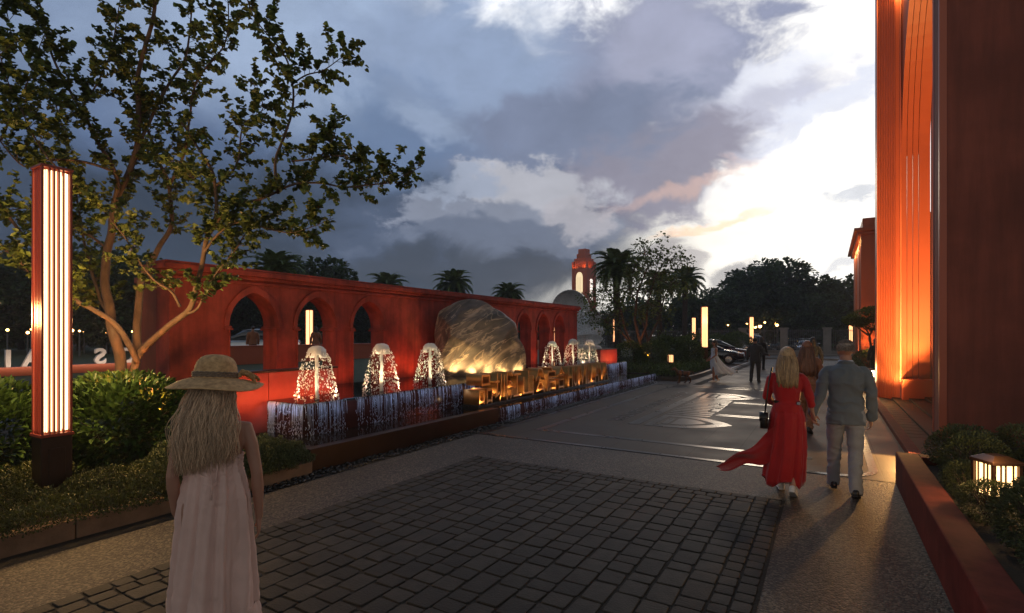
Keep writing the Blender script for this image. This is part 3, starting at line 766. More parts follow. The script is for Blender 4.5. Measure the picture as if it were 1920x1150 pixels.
# panels beside the basin
for (ya, yb, lab, pw) in ((4.47, 6.5, 'low red stone screen with two joints behind the nearest water jet', 15), (19.3, 21.2, 'low red stone screen behind the two farthest water jets', 14)):
    t = thing('fountain_screen', lab, 'screen wall', (-7.7, (ya + yb) / 2, 0), group='low red screens beside the fountain')
    nseg = 3; sg = (yb - ya) / nseg
    for k in range(nseg):
        b = MB(); b.box(-7.82, -7.6, ya + k * sg + 0.006, ya + (k + 1) * sg - 0.006, 0.1, 1.2); b.build('panel', M['red_stone'], t, bevel=0.006)
    b = MB(); b.box(-7.84, -7.58, ya - 0.01, yb + 0.01, 1.201, 1.235); b.build('coping', M['bronze'], t, bevel=0.005)
lamp('AREA', (-7.25, 5.5, 0.775), 9, (1.0, 0.20, 0.07), tgt=(-7.6, 5.5, 1.0), sx=1.9, sy=0.05, name='wall_wash')
lamp('AREA', (-7.2, 20.2, 0.765), 9, (1.0, 0.20, 0.07), tgt=(-7.6, 20.2, 1.0), sx=1.7, sy=0.05, name='wall_wash')
lamp('AREA', (-7.2, 4.8, 0.22), 5, (1.0, 0.22, 0.08), tgt=(-7.6, 4.8, 0.6), sx=0.6, sy=0.05, name='wall_wash')
wash(4.6, 19.6, -8.6, 0.775, 12, tz=1.1)
for (yw, pw_) in ((6.4, 1.0), (7.8, 1.6), (9.3, 4.5), (9.9, 4.0), (14.6, 2.5), (16.25, 3.2), (17.6, 3.2), (18.95, 3.2), (19.6, 2.5)):
    lamp('SPOT', (-8.5, yw, 0.79), pw_ * 3.6, RED, 0.04, (-8.9, yw, 1.35), 120, 1.0, name='wall_wash')
for (y0, y1) in arches: lamp('SPOT', (-9.1, (y0 + y1) / 2, 0.72), 4.0, RED, 0.03, (-9.1, (y0 + y1) / 2 + 0.15, 2.5), 75, name='arch_uplight')

# water jets
def make_jet(seed):
    r = random.Random(seed)
    root = thing('water_jet', '-', 'fountain jet', (0, 0, 0), group='illuminated dome jets in the basin')
    H, Rb = 0.84, 0.33
    b = MB()
    pts = [(r.uniform(-.006, .006), r.uniform(-.006, .006), H * i / 12) for i in range(13)]
    b.tube(pts, [0.032 - 0.006 * (i / 12) + r.uniform(-.004, .004) for i in range(13)], 9)
    b.build('water_column', M['droplet'], root, smooth=True, local=True)
    b = MB()                                # foaming cap
    prof = []
    for i in range(9):
        t = i / 8; rad = 0.02 + 0.135 * math.sin(t * math.pi / 2); z = H + 0.02 - 0.19 * (1 - math.cos(t * math.pi / 2)) ** 1.25
        prof.append((rad, z))
    rings = []
    b.lathe(prof, (0, 0, 0), 22, False)
    b.v = [(x + mnoise.noise(Vector((x * 30, y * 30, z * 30 + seed))) * 0.014, y + mnoise.noise(Vector((y * 30, z * 30, x * 30 + seed))) * 0.014, z + mnoise.noise(Vector((x * 22, z * 22, y * 22 + seed))) * 0.014) for x, y, z in b.v]
    # torn lower edge: drop some faces of the last rows
    keep = [f for f in b.f if not (min(b.v[i][2] for i in f) < H - 0.11 and r.random() < 0.42)]
    b.f = keep; b.m = [0] * len(keep)
    b.build('water_cap', M['droplet'], root, smooth=True, local=True, mods=[('solid', 0.006)])
    b = MB()
    for i in range(520):
        a = r.uniform(0, 2 * math.pi); t = r.random() ** 0.75
        z = H * (1 - t) - 0.03 * (1 - t); rad = 0.145 + (Rb - 0.145) * (t ** 0.75) + r.gauss(0, 0.012)
        if t < 0.1: rad = 0.05 + 0.12 * r.random()
        s = r.uniform(0.0045, 0.0115)
        k = r.choice((1.0, 1.0, 1.5, 2.3))
        u = Vector((math.cos(a) * 0.35, math.sin(a) * 0.35, -1)).normalized()
        q = Vector((0, 0, 1)).rotation_difference(u).to_matrix()
        b.ell((rad * math.cos(a), rad * math.sin(a), max(0.01, z)), (s, s, s * k), 5, 4, q)
    b.build('droplets', M['droplet'], root, smooth=True, local=True, kind='stuff')
    b = MB(); b.lathe([(0.05, -0.06), (0.05, 0.0), (0.03, 0.012), (0.028, 0.03)], n=14, cap=True); b.build('nozzle', M['bronze'], root, local=True)
    return root
jl = ['water jet nearest the path corner in front of the low red screen', 'second water jet along the basin from the near end before the third arch', 'water jet touching the left side of the big boulder', 'water jet right of the boulder in front of the far arches', 'water jet second from the far end before the low red screen', 'farthest water jet beside the end of the arcade wall']
jp = [(-7.0, 5.58), (-6.98, 6.98), (-7.08, 8.46), (-7.44, 14.8), (-7.36, 16.2), (-7.39, 17.69)]
for i, (x, y) in enumerate(jp):
    j = make_jet(20 + i)
    j.location = (x, y, BZ); j.rotation_euler = (0, 0, i * 1.1); j['label'] = jl[i]
    sc_ = (1.0, 1.02, 1.0, 0.97, 1.04, 1.0)[i]; j.scale = (sc_, sc_, sc_)
    for a in (0.4, 2.5, 4.6): lamp('SPOT', (x + 0.42 * math.cos(a), y + 0.42 * math.sin(a), BZ + 0.012), 36, (1.0, 0.66, 0.38), 0.02, (x - 0.02 * math.cos(a), y, BZ + 0.62), 80, name='jet_light')

# boulder
def rock():
    root_xy = (-7.72, 11.24)
    bm = bmesh.new(); bmesh.ops.create_icosphere(bm, subdivisions=6, radius=1.0)
    prof_px = [(987, 668), (985, 655), (971, 634), (966, 605), (950, 592), (925, 577), (893, 561), (880, 560), (845, 571), (822, 583), (817, 602), (814, 640), (816, 668), (820, 698), (834, 735), (885, 745), (935, 742), (978, 730), (988, 700)]
    d = 13.4; c0 = (900, 640)
    out = []
    for px, py in prof_px:
        s = (px - c0[0]) / FPX * d; z = (c0[1] - py) / FPX * d
        out.append((math.atan2(z, s), math.hypot(s, z)))
    out.sort(); out = [(out[-1][0] - 2 * math.pi, out[-1][1])] + out + [(out[0][0] + 2 * math.pi, out[0][1])]
    FAC = [(-.80, -.58, .12, .98), (.10, -.985, .14, .56), (.05, -.72, .69, .74), (.62, -.62, .48, .98), (-.45, -.62, .64, .95), (.55, -.80, -.22, .72), (-.2, -.9, -.38, .66)]
    FAC = [(a_ / math.sqrt(a_*a_+b_*b_+c_*c_), b_ / math.sqrt(a_*a_+b_*b_+c_*c_), c_ / math.sqrt(a_*a_+b_*b_+c_*c_), d_) for a_, b_, c_, d_ in FAC]
    def rad(a):
        for i in range(len(out) - 1):
            if out[i][0] <= a <= out[i + 1][0]:
                t = (a - out[i][0]) / (out[i + 1][0] - out[i][0] + 1e-9); return out[i][1] * (1 - t) + out[i + 1][1] * t
        return out[1][1]
    ax = Vector((0.80, 0.60, 0)); dp = Vector((-0.60, 0.80, 0)); zc = zat(640, d)
    for v in bm.verts:
        s, t, z = v.co.x, v.co.y, v.co.z
        r = math.hypot(s, z); a = math.atan2(z, s)
        # superellipse so the faces are broad and the shoulders tight
        rr = (r ** 0.72) if r > 0 else 0
        tt = math.copysign(abs(t) ** 0.8, t) * 0.62
        rd = rad(a) * rr
        ss, zz = rd * math.cos(a), rd * math.sin(a)
        p = Vector((ss, tt, zz))
        p = Vector((ss, t * 0.95 * (1 - 0.10 * zz), zz))
        w = mnoise.fractal(Vector((p.x * 1.1, p.y * 1.1, p.z * 1.1)), 1.0, 2.0, 4)
        for (nx, ny, nz_, dd) in FAC:
            e_ = p.x * nx + p.y * ny + p.z * nz_ - dd - 0.05 * w
            if e_ > 0: p = p - Vector((nx, ny, nz_)) * e_ * 0.92
        # diagonal strata: coordinate across the bedding, which rises to the right
        q = (-p.x * 0.57 + p.z * 0.82) + 0.22 * p.y
        led = math.sin(q * 10 + w * 2.6); led = (abs(led) ** 0.4) * math.copysign(1, led)
        fine = mnoise.fractal(Vector((p.x * 2.0 + 7, p.y * 2, q * 6)), 1.0, 2.0, 3)
        big = mnoise.fractal(Vector((p.x * 1.4 + 4, p.y * 1.4, q * 2.2)), 1.0, 2.0, 3)
        p = p + Vector((0.25 * p.x, -0.9 if p.y < 0 else 0.9, 0.15 * p.z)) * (0.014 * led + 0.010 * fine + 0.028 * big)
        v.co = Vector((root_xy[0], root_xy[1], zc)) + ax * p.x + dp * p.y + Vector((0, 0, p.z))
    me = bpy.data.meshes.new('boulder'); 
    for v in bm.verts: v.co = v.co - Vector((root_xy[0], root_xy[1], 0.7))
    bm.to_mesh(me); bm.free()
    m, nt, bs = new_mat('veined_rock')
    tc = N(nt, 'ShaderNodeTexCoord')
    mp = N(nt, 'ShaderNodeCombineXYZ')
    for i_, (v_, s_) in enumerate((((0.80 * .82, 0.60 * .82, .57), 0.9), ((-0.60, 0.80, 0.0), 1.2), ((-0.80 * .57 - .13, -0.60 * .57 + .17, .82), 2.8))):
        dt = N(nt, 'ShaderNodeVectorMath', operation='DOT_PRODUCT'); nt.links.new(tc.outputs['Object'], dt.inputs[0]); dt.inputs[1].default_value = tuple(k_ * s_ for k_ in v_); nt.links.new(dt.outputs['Value'], mp.inputs[i_])
    nz = N(nt, 'ShaderNodeTexNoise', inp={'Scale': 1.5, 'Detail': 9, 'Roughness': 0.52, 'Distortion': 0.8}); nt.links.new(mp.outputs[0], nz.inputs['Vector'])
    cr = N(nt, 'ShaderNodeValToRGB'); e = cr.color_ramp.elements
    e[0].position = 0.32; e[0].color = (0.075, 0.068, 0.064, 1); e[1].position = 0.68; e[1].color = (0.46, 0.37, 0.30, 1)
    x = e.new(0.50); x.color = (0.14, 0.12, 0.108, 1); x = e.new(0.56); x.color = (0.19, 0.155, 0.13, 1)
    nt.links.new(nz.outputs[0], cr.inputs[0])
    # thin pale veins
    n2 = N(nt, 'ShaderNodeTexNoise', inp={'Scale': 1.0, 'Detail': 7, 'Roughness': 0.55, 'Distortion': 0.6}); nt.links.new(mp.outputs[0], n2.inputs['Vector'])
    ab = N(nt, 'ShaderNodeMath', operation='SUBTRACT', inp={1: 0.5}); nt.links.new(n2.outputs[0], ab.inputs[0])
    a2 = N(nt, 'ShaderNodeMath', operation='ABSOLUTE'); nt.links.new(ab.outputs[0], a2.inputs[0])
    mr = N(nt, 'ShaderNodeMapRange', inp={1: 0.0, 2: 0.020, 3: 0.85, 4: 0.0}); nt.links.new(a2.outputs[0], mr.inputs[0])
    mx = N(nt, 'ShaderNodeMix', data_type='RGBA'); nt.links.new(mr.outputs[0], mx.inputs[0]); nt.links.new(cr.outputs[0], mx.inputs[6]); mx.inputs[7].default_value = (0.5, 0.40, 0.30, 1)
    nt.links.new(mx.outputs[2], bs.inputs['Base Color']); bs.inputs['Roughness'].default_value = 0.55
    n3 = N(nt, 'ShaderNodeTexNoise', inp={'Scale': 14, 'Detail': 8}); nt.links.new(mp.outputs[0], n3.inputs['Vector'])
    bp = N(nt, 'ShaderNodeBump', inp={'Strength': 0.25, 'Distance': 0.015}); nt.links.new(n3.outputs[0], bp.inputs['Height']); nt.links.new(bp.outputs[0], bs.inputs['Normal'])
    o = link(me, 'boulder', m, None, True); o.location = (root_xy[0], root_xy[1], 0.7)
    tag(o, 'huge veined natural boulder lit from its foot, standing in the basin', 'boulder')
    return o
boulder = rock()
WARM = (1.0, 0.62, 0.24)
from mathutils.bvhtree import BVHTree
bv = BVHTree.FromPolygons([v.co + boulder.location for v in boulder.data.vertices], [tuple(p.vertices) for p in boulder.data.polygons])
for (px, off, p, up, sp) in ((820, .30, 75, 1.3, 110), (850, .24, 30, .9, 120), (882, .15, 22, .6, 130), (915, .17, 13, .5, 130), (945, .17, 12, .45, 130), (972, .17, 9, .45, 130)):
    o_ = Vector((0, 0, BZ + .02)); dr = FW + RT * ((px - 960) / FPX); hit = bv.ray_cast(o_, dr.normalized())[0]
    if hit is None: continue
    q_ = hit - dr.normalized() * off
    lamp('SPOT', q_, p, WARM, 0.02, hit + Vector((0, 0, up)), sp, name='boulder_light')

lamp('SPOT', (-6.70, 10.2, 0.80), 34, WARM, 0.03, (-7.7, 11.1, 1.5), 75, name='boulder_light')  # two added fill spots, spreading warm light across the boulder face
lamp('SPOT', (-6.70, 11.9, 0.80), 20, WARM, 0.03, (-7.6, 11.6, 1.3), 75, name='boulder_light')
# brass sign letters standing in the pool
ls = thing('sign_letters', 'row of tall brass sign letters on a dark rail in front of the boulder', 'sign', (-6.35, 12.6, 0.2))
b = MB(); b.box(-6.60, -6.18, 8.93, 16.5, 0.1, 0.335); b.build('rail', M['black_stone'], ls, bevel=0.008)
def letter(ch, y, w, h, depth=0.40):
    me = text_mesh(ch, 1.0, 0.5, 'LEFT', -0.006)
    xs_ = [v.co.x for v in me.vertices]; ys_ = [v.co.y for v in me.vertices]
    x0, x1, y0, y1 = min(xs_), max(xs_), min(ys_), max(ys_)
    for v in me.vertices:                  # letter faces +X: its reading direction runs along +Y
        a = (v.co.x - x0) / (x1 - x0) * w; c_ = (v.co.y - y0) / (y1 - y0) * h; dz = v.co.z / 0.5
        v.co = Vector((-6.39 + dz * depth / 2, y + a, 0.337 + c_)) - Vector(ls.location)
    return link(me, 'letter', M['gold'], ls)
y = 8.97
for ch, w, h in (('品', .5, .62), ('圳', .52, .62), ('江', .52, .62), ('山', .5, .6), ('公', .52, .62), ('启', .5, .62), ('合', .5, .62)):
    letter(ch, y, w, h); y += w + 0.10
y += 0.1
for ch, w in (('H', .30), ('U', .26), ('I', .09), ('V', .34), ('I', .09), ('L', .24), ('L', .24), ('A', .34), ('V', .34), ('A', .34), ('U', .28), ('B', .27)):
    if y + w > 16.5: break
    letter(ch, y, w, 0.56); y += w + 0.055
for i in range(9):
    yy = 9.05 + i * 0.85
    lamp('SPOT', (-6.10, yy, 0.38), 6.0, (1.0, 0.58, 0.22), 0.02, (-6.4, yy, 0.72), 125, name='letter_light')
    lamp('SPOT', (-6.70, yy + 0.3, 0.75), 14.0, (1.0, 0.62, 0.25), 0.03, (-6.3, yy + 0.3, 0.6), 100, name='letter_light')

# ------------------------------------------------------------------ portal building on the right
pb = thing('portal_building', 'tall terracotta building with a fluted pointed portal glowing orange', 'building', (4, 15, 0))
HB = 17
b = MB(); b.box(1.62, 14, 11.3, 12.0, -0.05, HB); b.build('near_pier', M['brown_wall'], pb)
b = MB(); b.tube([(1.72, 11.99, 0), (1.72, 11.99, HB)], 0.115, 16); b.box(1.60, 1.70, 11.28, 11.36, -0.04, HB - 0.01); b.build('corner_trim', M['terracotta_panel'], pb, smooth=False)
# far jamb: flutes stepping into the opening
b = MB()
nf = 11
for i in range(nf):
    x0_ = 1.20 + i * 0.036; yy = 18.26 - i * 0.034
    b.box(x0_, x0_ + 0.0355, yy, 18.9, -0.04, HB)
    b.tube([(x0_ + 0.018, yy, 0), (x0_ + 0.018, yy, HB - 0.02)], 0.0175, 8)
b.box(1.19, 1.22, 18.24, 18.9, -0.04, HB)
b.build('fluted_jamb', M['terracotta_panel'], pb)
b = MB(); b.box(1.595, 1.70, 17.90, 18.9, -0.04, HB); b.build('jamb', M['terracotta_panel'], pb)
b = MB(); b.tube([(1.71, 17.86, 0.5), (1.71, 17.86, HB)], 0.03, 10); b.build('portal_moulding', M['terracotta_panel'], pb, smooth=True)
# deep arch: four smooth bands from far jamb over to near jamb
yc, hw, zs, hh = 14.9, 2.9, 6.6, 4.35
cv = [(yc + hw, 0.02)] + [(yc + hw, z) for z in (2, 4, 5.5)] + [(2 * yc - a, z) for a, z in arch_curve(yc - hw, yc + hw, zs, zs + hh, 22)] + [(yc - hw, z) for z in (5.5, 4, 2, 0.02)]
xb = [1.72, 1.84, 1.965, 2.09, 2.34]
bands = []
for i in range(4):
    b = MB(); xa, xc = xb[i], xb[i + 1] - 0.010; st = i * 0.012
    for k in range(len(cv) - 1):
        p, q = cv[k], cv[k + 1]
        def sh(p): return (yc + (p[0] - yc) * (1 - st / hw), p[1] - (st if p[1] > zs else 0))
        a1, a2 = sh(p), sh(q)
        def outw(p): return (yc + (p[0] - yc) * (1 + 0.09 / hw), p[1] + (0.09 if p[1] > zs else 0))
        o1, o2 = outw(p), outw(q)
        b.add([(xa, *a1), (xa, *a2), (xc, *a2), (xc, *a1), (xa, *o1), (xa, *o2), (xc, *o2), (xc, *o1)], [(0, 1, 2, 3), (0, 4, 5, 1), (2, 6, 7, 3)])
    b.build('arch_band', M['terracotta_panel'], pb)
# wall over the arch
b = MB(); X = 1.735
top = cv[4:-4]
for k in range(len(top) - 1):
    p, q = top[k], top[k + 1]
    def o_(p): return (yc + (p[0] - yc) * (1 + 0.085 / hw), p[1] + 0.085)
    a1, a2 = o_(p), o_(q)
    b.add([(X, *a1), (X, *a2), (X, a2[0], HB), (X, a1[0], HB), (X + 0.5, *a1), (X + 0.5, *a2), (X + 0.5, a2[0], HB), (X + 0.5, a1[0], HB)], [(0, 1, 2, 3), (4, 5, 6, 7), (0, 1, 5, 4)])
b.build('spandrel', M['terracotta_panel'], pb)
b = MB(); b.box(1.70, 2.36, 17.35, 17.78, 0.0, 0.62); b.build('plinth', M['terracotta_panel'], pb, bevel=0.01)
b = MB(); b.box(2.6, 2.7, 11.9, 18.9, -0.02, HB - 0.5)
for k in range(9): b.box(2.56, 2.6, 12.2 + k * 0.7, 12.26 + k * 0.7, 0, HB - 1)
b.build('entrance_screen', M['bronze'], pb)
b = MB(); b.box(2.36, 2.6, 17.7, 17.9, 0, HB - 0.6); b.box(2.7, 14, 12.0, 18.9, HB - 0.4, HB - 0.1); b.box(1.22, 14, 18.4, 18.9, HB - 0.2, HB); b.box(2.72, 14, 18.5, 18.88, -0.02, HB - 0.41); b.build('back_wall', M['brown_wall'], pb)
# entrance steps and red kerb
M['matt_red'] = mat('matt_red_stone', (0.15, 0.030, 0.022), 0.85, var=0.3, vscale=5, bump=0.15, bscale=60, spec=0.15, streak=0.25)
M['step_stone'] = mat('dark_step_stone', (0.018, 0.017, 0.014), 0.75, var=0.3, vscale=6, spec=0.2)
es = thing('entrance_steps', 'dark stone entrance steps with a red kerb in front of the portal', 'steps', (1.6, 14.5, 0))
b = MB()
for k in range(4): b.box(1.17 + k * 0.0, 2.55, 11.2 + k * 0.02 + 0.0, 18.2, 0.0 + k * 0.02, 0.02 + k * 0.02) if k == 0 else b.box(1.17 + k * 0.33, 2.55, 8.0 if False else 11.25, 17.9, 0.0205 + (k - 1) * 0.05, 0.02 + k * 0.05)
for k in range(18): b.box(1.18, 1.49, 11.4 + k * 0.38, 11.42 + k * 0.38, 0.0205, 0.024)
b.build('step', M['step_stone'], es, bevel=0.004)
b = MB(); b.box(1.0, 1.165, 8.0, 18.3, -0.01, 0.09); b.build('kerb', M['matt_red'], es, bevel=0.012)
b = MB(); b.box(1.17, 14, 8.0, 11.2, -0.01, 0.03); b.build('landing', M['step_stone'], es)
ORG = (1.0, 0.42, 0.13)
# portal uplights at the jamb feet; both point lamps are added, hanging free
lamp('SPOT', (1.52, 16.9, 0.12), 700, ORG, 0.05, (1.62, 18.2, 5.0), 75, name='portal_light')
lamp('SPOT', (1.98, 17.2, 0.64), 420, ORG, 0.05, (1.98, 17.75, 5.0), 80, name='portal_light')
lamp('SPOT', (1.95, 12.5, 0.3), 3800, (1.0, 0.45, 0.13), 0.05, (1.9, 17.2, 5.5), 75, name='portal_light')
lamp('SPOT', (1.3, 16.9, 0.12), 260, (1.0, 0.55, 0.16), 0.04, (1.5, 18.2, 1.8), 80, name='portal_light')
lamp('SPOT', (1.56, 17.72, 0.15), 200, (1.0, 0.5, 0.15), 0.03, (1.60, 18.02, 4.0), 50, name='portal_light')
lamp('SPOT', (1.35, 17.7, 0.12), 170, (1.0, 0.45, 0.14), 0.03, (1.40, 18.1, 4.0), 45, name='portal_light')
lamp('POINT', (1.30, 17.2, 0.5), 16, ORG, 0.05, name='portal_light')
lamp('POINT', (1.66, 17.80, 11.4), 120, (1.0, 0.5, 0.14), 0.02, name='portal_light')

# far wing
fw = thing('far_wing', 'lower orange lit wing with a stepped cornice beyond the portal', 'building', (4, 33, 0))
b = MB(); b.box(1.36, 9, 30, 39, -0.05, 6.55); b.box(1.33, 1.5, 29.97, 30.2, -0.05, 6.54); b.box(1.32, 1.36, 31.3, 31.5, -0.04, 6.5); b.box(1.32, 1.36, 35.3, 35.5, -0.04, 6.5); b.build('wall', M['terracotta_panel'], fw)
b = MB(); b.box(1.2, 9, 29.84, 39.2, 6.551, 6.7); b.box(1.05, 9, 29.7, 39.3, 6.701, 6.86); b.box(1.4, 9, 30.05, 39, 6.861, 7.35); b.build('cornice', M['terracotta_panel'], fw, bevel=0.02)
lamp('SPOT', (1.9, 29.0, 0.1), 700, ORG, 0.05, (2.2, 30.2, 5.0), 80, name='wing_uplight')
lamp('SPOT', (0.75, 33, 0.1), 300, (1.0, 0.5, 0.16), 0.05, (1.4, 33, 5), 80, name='wing_uplight')
lamp('AREA', (1.1, 34.5, 6.5), 90, (1.0, 0.62, 0.2), tgt=(1.36, 34.5, 5.9), sx=8, sy=0.05, name='cornice_light')

# right planter
pl = thing('planter_right', 'long red stone planter with dark ball shrubs along the path at lower right', 'planter', (1.5, 5, 0)); pl.name = 'planter'
b = MB(); b.box(0.70, 0.92, -2, 7.88, -0.02, 0.38); b.box(0.92, 9, 7.66, 7.88, -0.02, 0.38); b.build('planter_wall', M['matt_red'], pl, bevel=0.012)
b = MB(); b.box(0.921, 9, -2, 7.659, -0.02, 0.30); b.build('soil', M['soil'], pl)
# left planter
pl2 = thing('planter', 'low stone planter edge holding the ground cover on the left', 'planter', (-7, 1.5, 0))
b = MB()
for k in range(6): b.box(-5.88, -5.72, -3 + k * 1.25 + 0.004, -3 + (k + 1) * 1.25 - 0.004, -0.02, 0.16)
b.build('planter_edge', M['dark_stone'] if False else mat('tan_stone_edge', (0.20, 0.125, 0.075), 0.7, var=0.3, vscale=5, bump=0.3, bscale=40), pl2, bevel=0.012)
b = MB(); b.box(-14, -5.881, -3, 4.19, -0.02, 0.13); b.box(-7.3, -5.881, 4.19, 4.5, -0.02, 0.13); b.build('soil', M['soil'], pl2)
# ------------------------------------------------------------------ foreground tree
def front_tree():
    r = random.Random(5); g = np.random.default_rng(5)
    base = p3(240, 690, 7.3); base.z = 0.3
    t = thing('multi_stem_tree', 'large spreading multi-stem tree with small lobed leaves and an orange lit trunk', 'tree', base)
    D = 7.3
    # limbs surveyed as (photo column, row, distance); radii at start and end
    L = [
        ([(232, 715, 7.2), (226, 693, 7.2), (209, 606, 7.2), (200, 525, 7.3), (205, 440, 7.4), (217, 378, 7.4), (256, 278, 7.4), (261, 143, 7.3), (285, 40, 7.2), (300, -80, 7.1)], .085, .018),
        ([(250, 715, 7.3), (255, 648, 7.4), (264, 543, 7.5), (278, 505, 7.6), (295, 470, 7.7), (320, 429, 7.8), (317, 352, 7.8), (283, 274, 7.7), (262, 200, 7.6), (200, 60, 7.4)], .066, .012),
        ([(256, 715, 7.1), (257, 668, 7.1), (300, 625, 7.0), (345, 588, 6.9), (368, 540, 6.8), (391, 443, 6.7), (408, 400, 6.6), (403, 350, 6.5), (390, 308, 6.4), (340, 230, 6.3)], .055, .012),
        ([(256, 680, 7.1), (235, 632, 6.9), (213, 607, 6.8), (170, 580, 6.6), (135, 560, 6.5), (85, 500, 6.3), (43, 440, 6.2), (0, 380, 6.1), (-40, 300, 6.0)], .045, .012),
        ([(217, 378, 7.4), (217, 322, 7.2), (174, 252, 7.0), (152, 209, 6.9), (117, 143, 6.8), (80, 50, 6.7), (60, -60, 6.6)], .034, .008),
        ([(256, 278, 7.4), (300, 190, 7.5), (345, 110, 7.6), (360, 30, 7.6), (350, -60, 7.6)], .028, .006),
        ([(391, 443, 6.7), (435, 387, 6.6), (487, 374, 6.5), (552, 348, 6.4), (652, 348, 6.3), (710, 345, 6.25), (739, 339, 6.2), (790, 313, 6.2)], .024, .004),
        ([(517, 365, 6.45), (517, 291, 6.4), (548, 209, 6.4), (546, 143, 6.4), (522, 91, 6.4), (474, 26, 6.4), (455, -40, 6.4)], .020, .005),
        ([(546, 160, 6.4), (575, 140, 6.4), (609, 130, 6.3), (640, 112, 6.3), (667, 90, 6.3)], .012, .003),
        ([(548, 304, 6.4), (580, 300, 6.3), (609, 296, 6.3), (645, 292, 6.25), (680, 290, 6.2)], .013, .003),
        ([(600, 297, 6.3), (622, 262, 6.3), (636, 225, 6.3)], .009, .003),
        ([(380, 480, 6.75), (410, 440, 6.6), (456, 417, 6.5), (500, 428, 6.45), (543, 435, 6.4), (585, 428, 6.4), (625, 410, 6.35)], .018, .003),
        ([(345, 588, 6.9), (372, 575, 6.8), (400, 520, 6.7), (440, 470, 6.6), (470, 430, 6.6), (520, 395, 6.5)], .020, .004),
        ([(335, 575, 6.9), (318, 545, 6.8), (285, 520, 6.7), (250, 470, 6.6), (225, 430, 6.5), (180, 380, 6.4), (120, 330, 6.3)], .020, .004),
        ([(217, 322, 7.2), (150, 300, 7.0), (85, 300, 6.8), (43, 313, 6.6), (0, 265, 6.5), (-40, 215, 6.4)], .020, .005),
        ([(0, 265, 6.5), (30, 200, 6.6), (60, 130, 6.7), (85, 60, 6.8)], .014, .004),
        ([(317, 352, 7.8), (345, 290, 7.6), (355, 220, 7.4), (372, 150, 7.3), (415, 90, 7.2), (430, 20, 7.2), (420, -50, 7.2)], .022, .005),
        ([(403, 350, 6.5), (440, 310, 6.5), (455, 240, 6.5), (495, 205, 6.5), (470, 150, 6.5)], .014, .004),
        ([(205, 470, 7.4), (150, 430, 7.5), (100, 400, 7.5), (50, 390, 7.4), (0, 400, 7.4)], .022, .005),
        ([(135, 560, 6.5), (100, 545, 6.3), (60, 520, 6.2), (10, 470, 6.0), (-30, 470, 6.0)], .014, .004),
        ([(209, 606, 7.2), (190, 560, 7.5), (160, 470, 7.8), (150, 400, 8.0), (120, 250, 8.1), (90, 160, 8.1)], .03, .006),
        ([(403, 380, 6.55), (370, 340, 6.7), (330, 300, 6.9), (300, 330, 7.0)], .012, .004),
        ([(120, 330, 6.3), (60, 250, 6.2), (20, 160, 6.2), (0, 90, 6.1)], .012, .004),
        ([(60, 130, 6.7), (20, 60, 6.7), (10, -20, 6.7)], .010, .004),
        ([(152, 209, 6.9), (190, 140, 7.0), (215, 60, 7.0), (230, -40, 7.0)], .014, .004),
    ]
    tb = MB(); segs = []
    for pts, r0, r1 in L:
        P = [p3(*q) for q in pts]
        # Catmull-Rom with a little crookedness
        out = []
        for i in range(len(P) - 1):
            a = P[max(0, i - 1)]; b_ = P[i]; c_ = P[i + 1]; d_ = P[min(len(P) - 1, i + 2)]
            for k in range(5):
                u = k / 5
                v = 0.5 * ((2 * b_) + (c_ - a) * u + (2 * a - 5 * b_ + 4 * c_ - d_) * u * u + (3 * b_ - a - 3 * c_ + d_) * u ** 3)
                v = v + Vector((mnoise.noise(v * 2.3), mnoise.noise(v * 2.3 + Vector((9, 0, 0))), mnoise.noise(v * 2.3 + Vector((0, 9, 0))))) * 0.035
                out.append(v)
        out.append(P[-1])
        n = len(out); rad = [r0 + (r1 - r0) * (i / (n - 1)) ** 0.8 for i in range(n)]
        tb.tube(out, rad, 8 if r0 > 0.03 else 6)
        big = r0 > 0.05
        for i in range(n - 1):
            if big and i < n * 0.50: continue
            if r0 > 0.04 and i < n * 0.35: continue
            if r0 <= 0.04 and i < n * 0.12: continue
            segs.append((out[i], out[i + 1], rad[i], i / n))
    lv = Leaves(); P = []; Dd = []
    for a, b_, rr, tt in segs:
        d = (b_ - a); ln = d.length; d.normalize()
        k = ln / 0.045
        for q in range(int(k) + (1 if r.random() < k % 1 else 0)):
            s = a.lerp(b_, r.random())
            rv = Vector((r.gauss(0, 1), r.gauss(0, 1), r.gauss(0.25, 0.8))); rv = (rv - d * rv.dot(d) * 0.7).normalized()
            tl = r.uniform(0.10, 0.42) if tt < 0.85 else r.uniform(0.06, 0.2)
            tdir = (rv + d * 0.6).normalized()
            mid = s + tdir * tl * 0.5 + Vector((0, 0, r.uniform(-.02, .03))); e = s + tdir * tl + Vector((0, 0, r.uniform(-.03, .05)))
            tb.tube([s, mid, e], [0.004, 0.003, 0.0015], 3, False)
            nl = int(tl * 76) + 6
            for w in range(nl):
                u = 0.25 + 0.8 * r.random()
                q_ = s.lerp(mid, u * 2) if u < 0.5 else mid.lerp(e, u * 2 - 1)
                P.append((q_.x + r.gauss(0, .014), q_.y + r.gauss(0, .014), q_.z + r.gauss(0, .014)))
                o = Vector((r.gauss(0, 1), r.gauss(0, 1), r.gauss(-0.1, .7))); Dd.append(tuple((o + tdir * 0.7).normalized()))
    P = np.array(P); Dd = np.array(Dd)
    lv.scatter(P, Dd, 0.055, 0.060, jitter=0.2, up=0.0, rng=g, var=0.5)
    tb.build('trunk', M['bark'], t, smooth=True)
    lv.build('crown', M['leaf_tree'], t)
    return t
front_tree()
for (px, py, d, p) in ((205, 660, 6.5, 170), (300, 655, 6.4, 120)):
    v = p3(px, py, d); v.z = 0.75
    tt = p3(240, 470, 7.2); lamp('SPOT', v, p, (1.0, 0.32, 0.08), 0.04, tt, 70, name='tree_uplight')

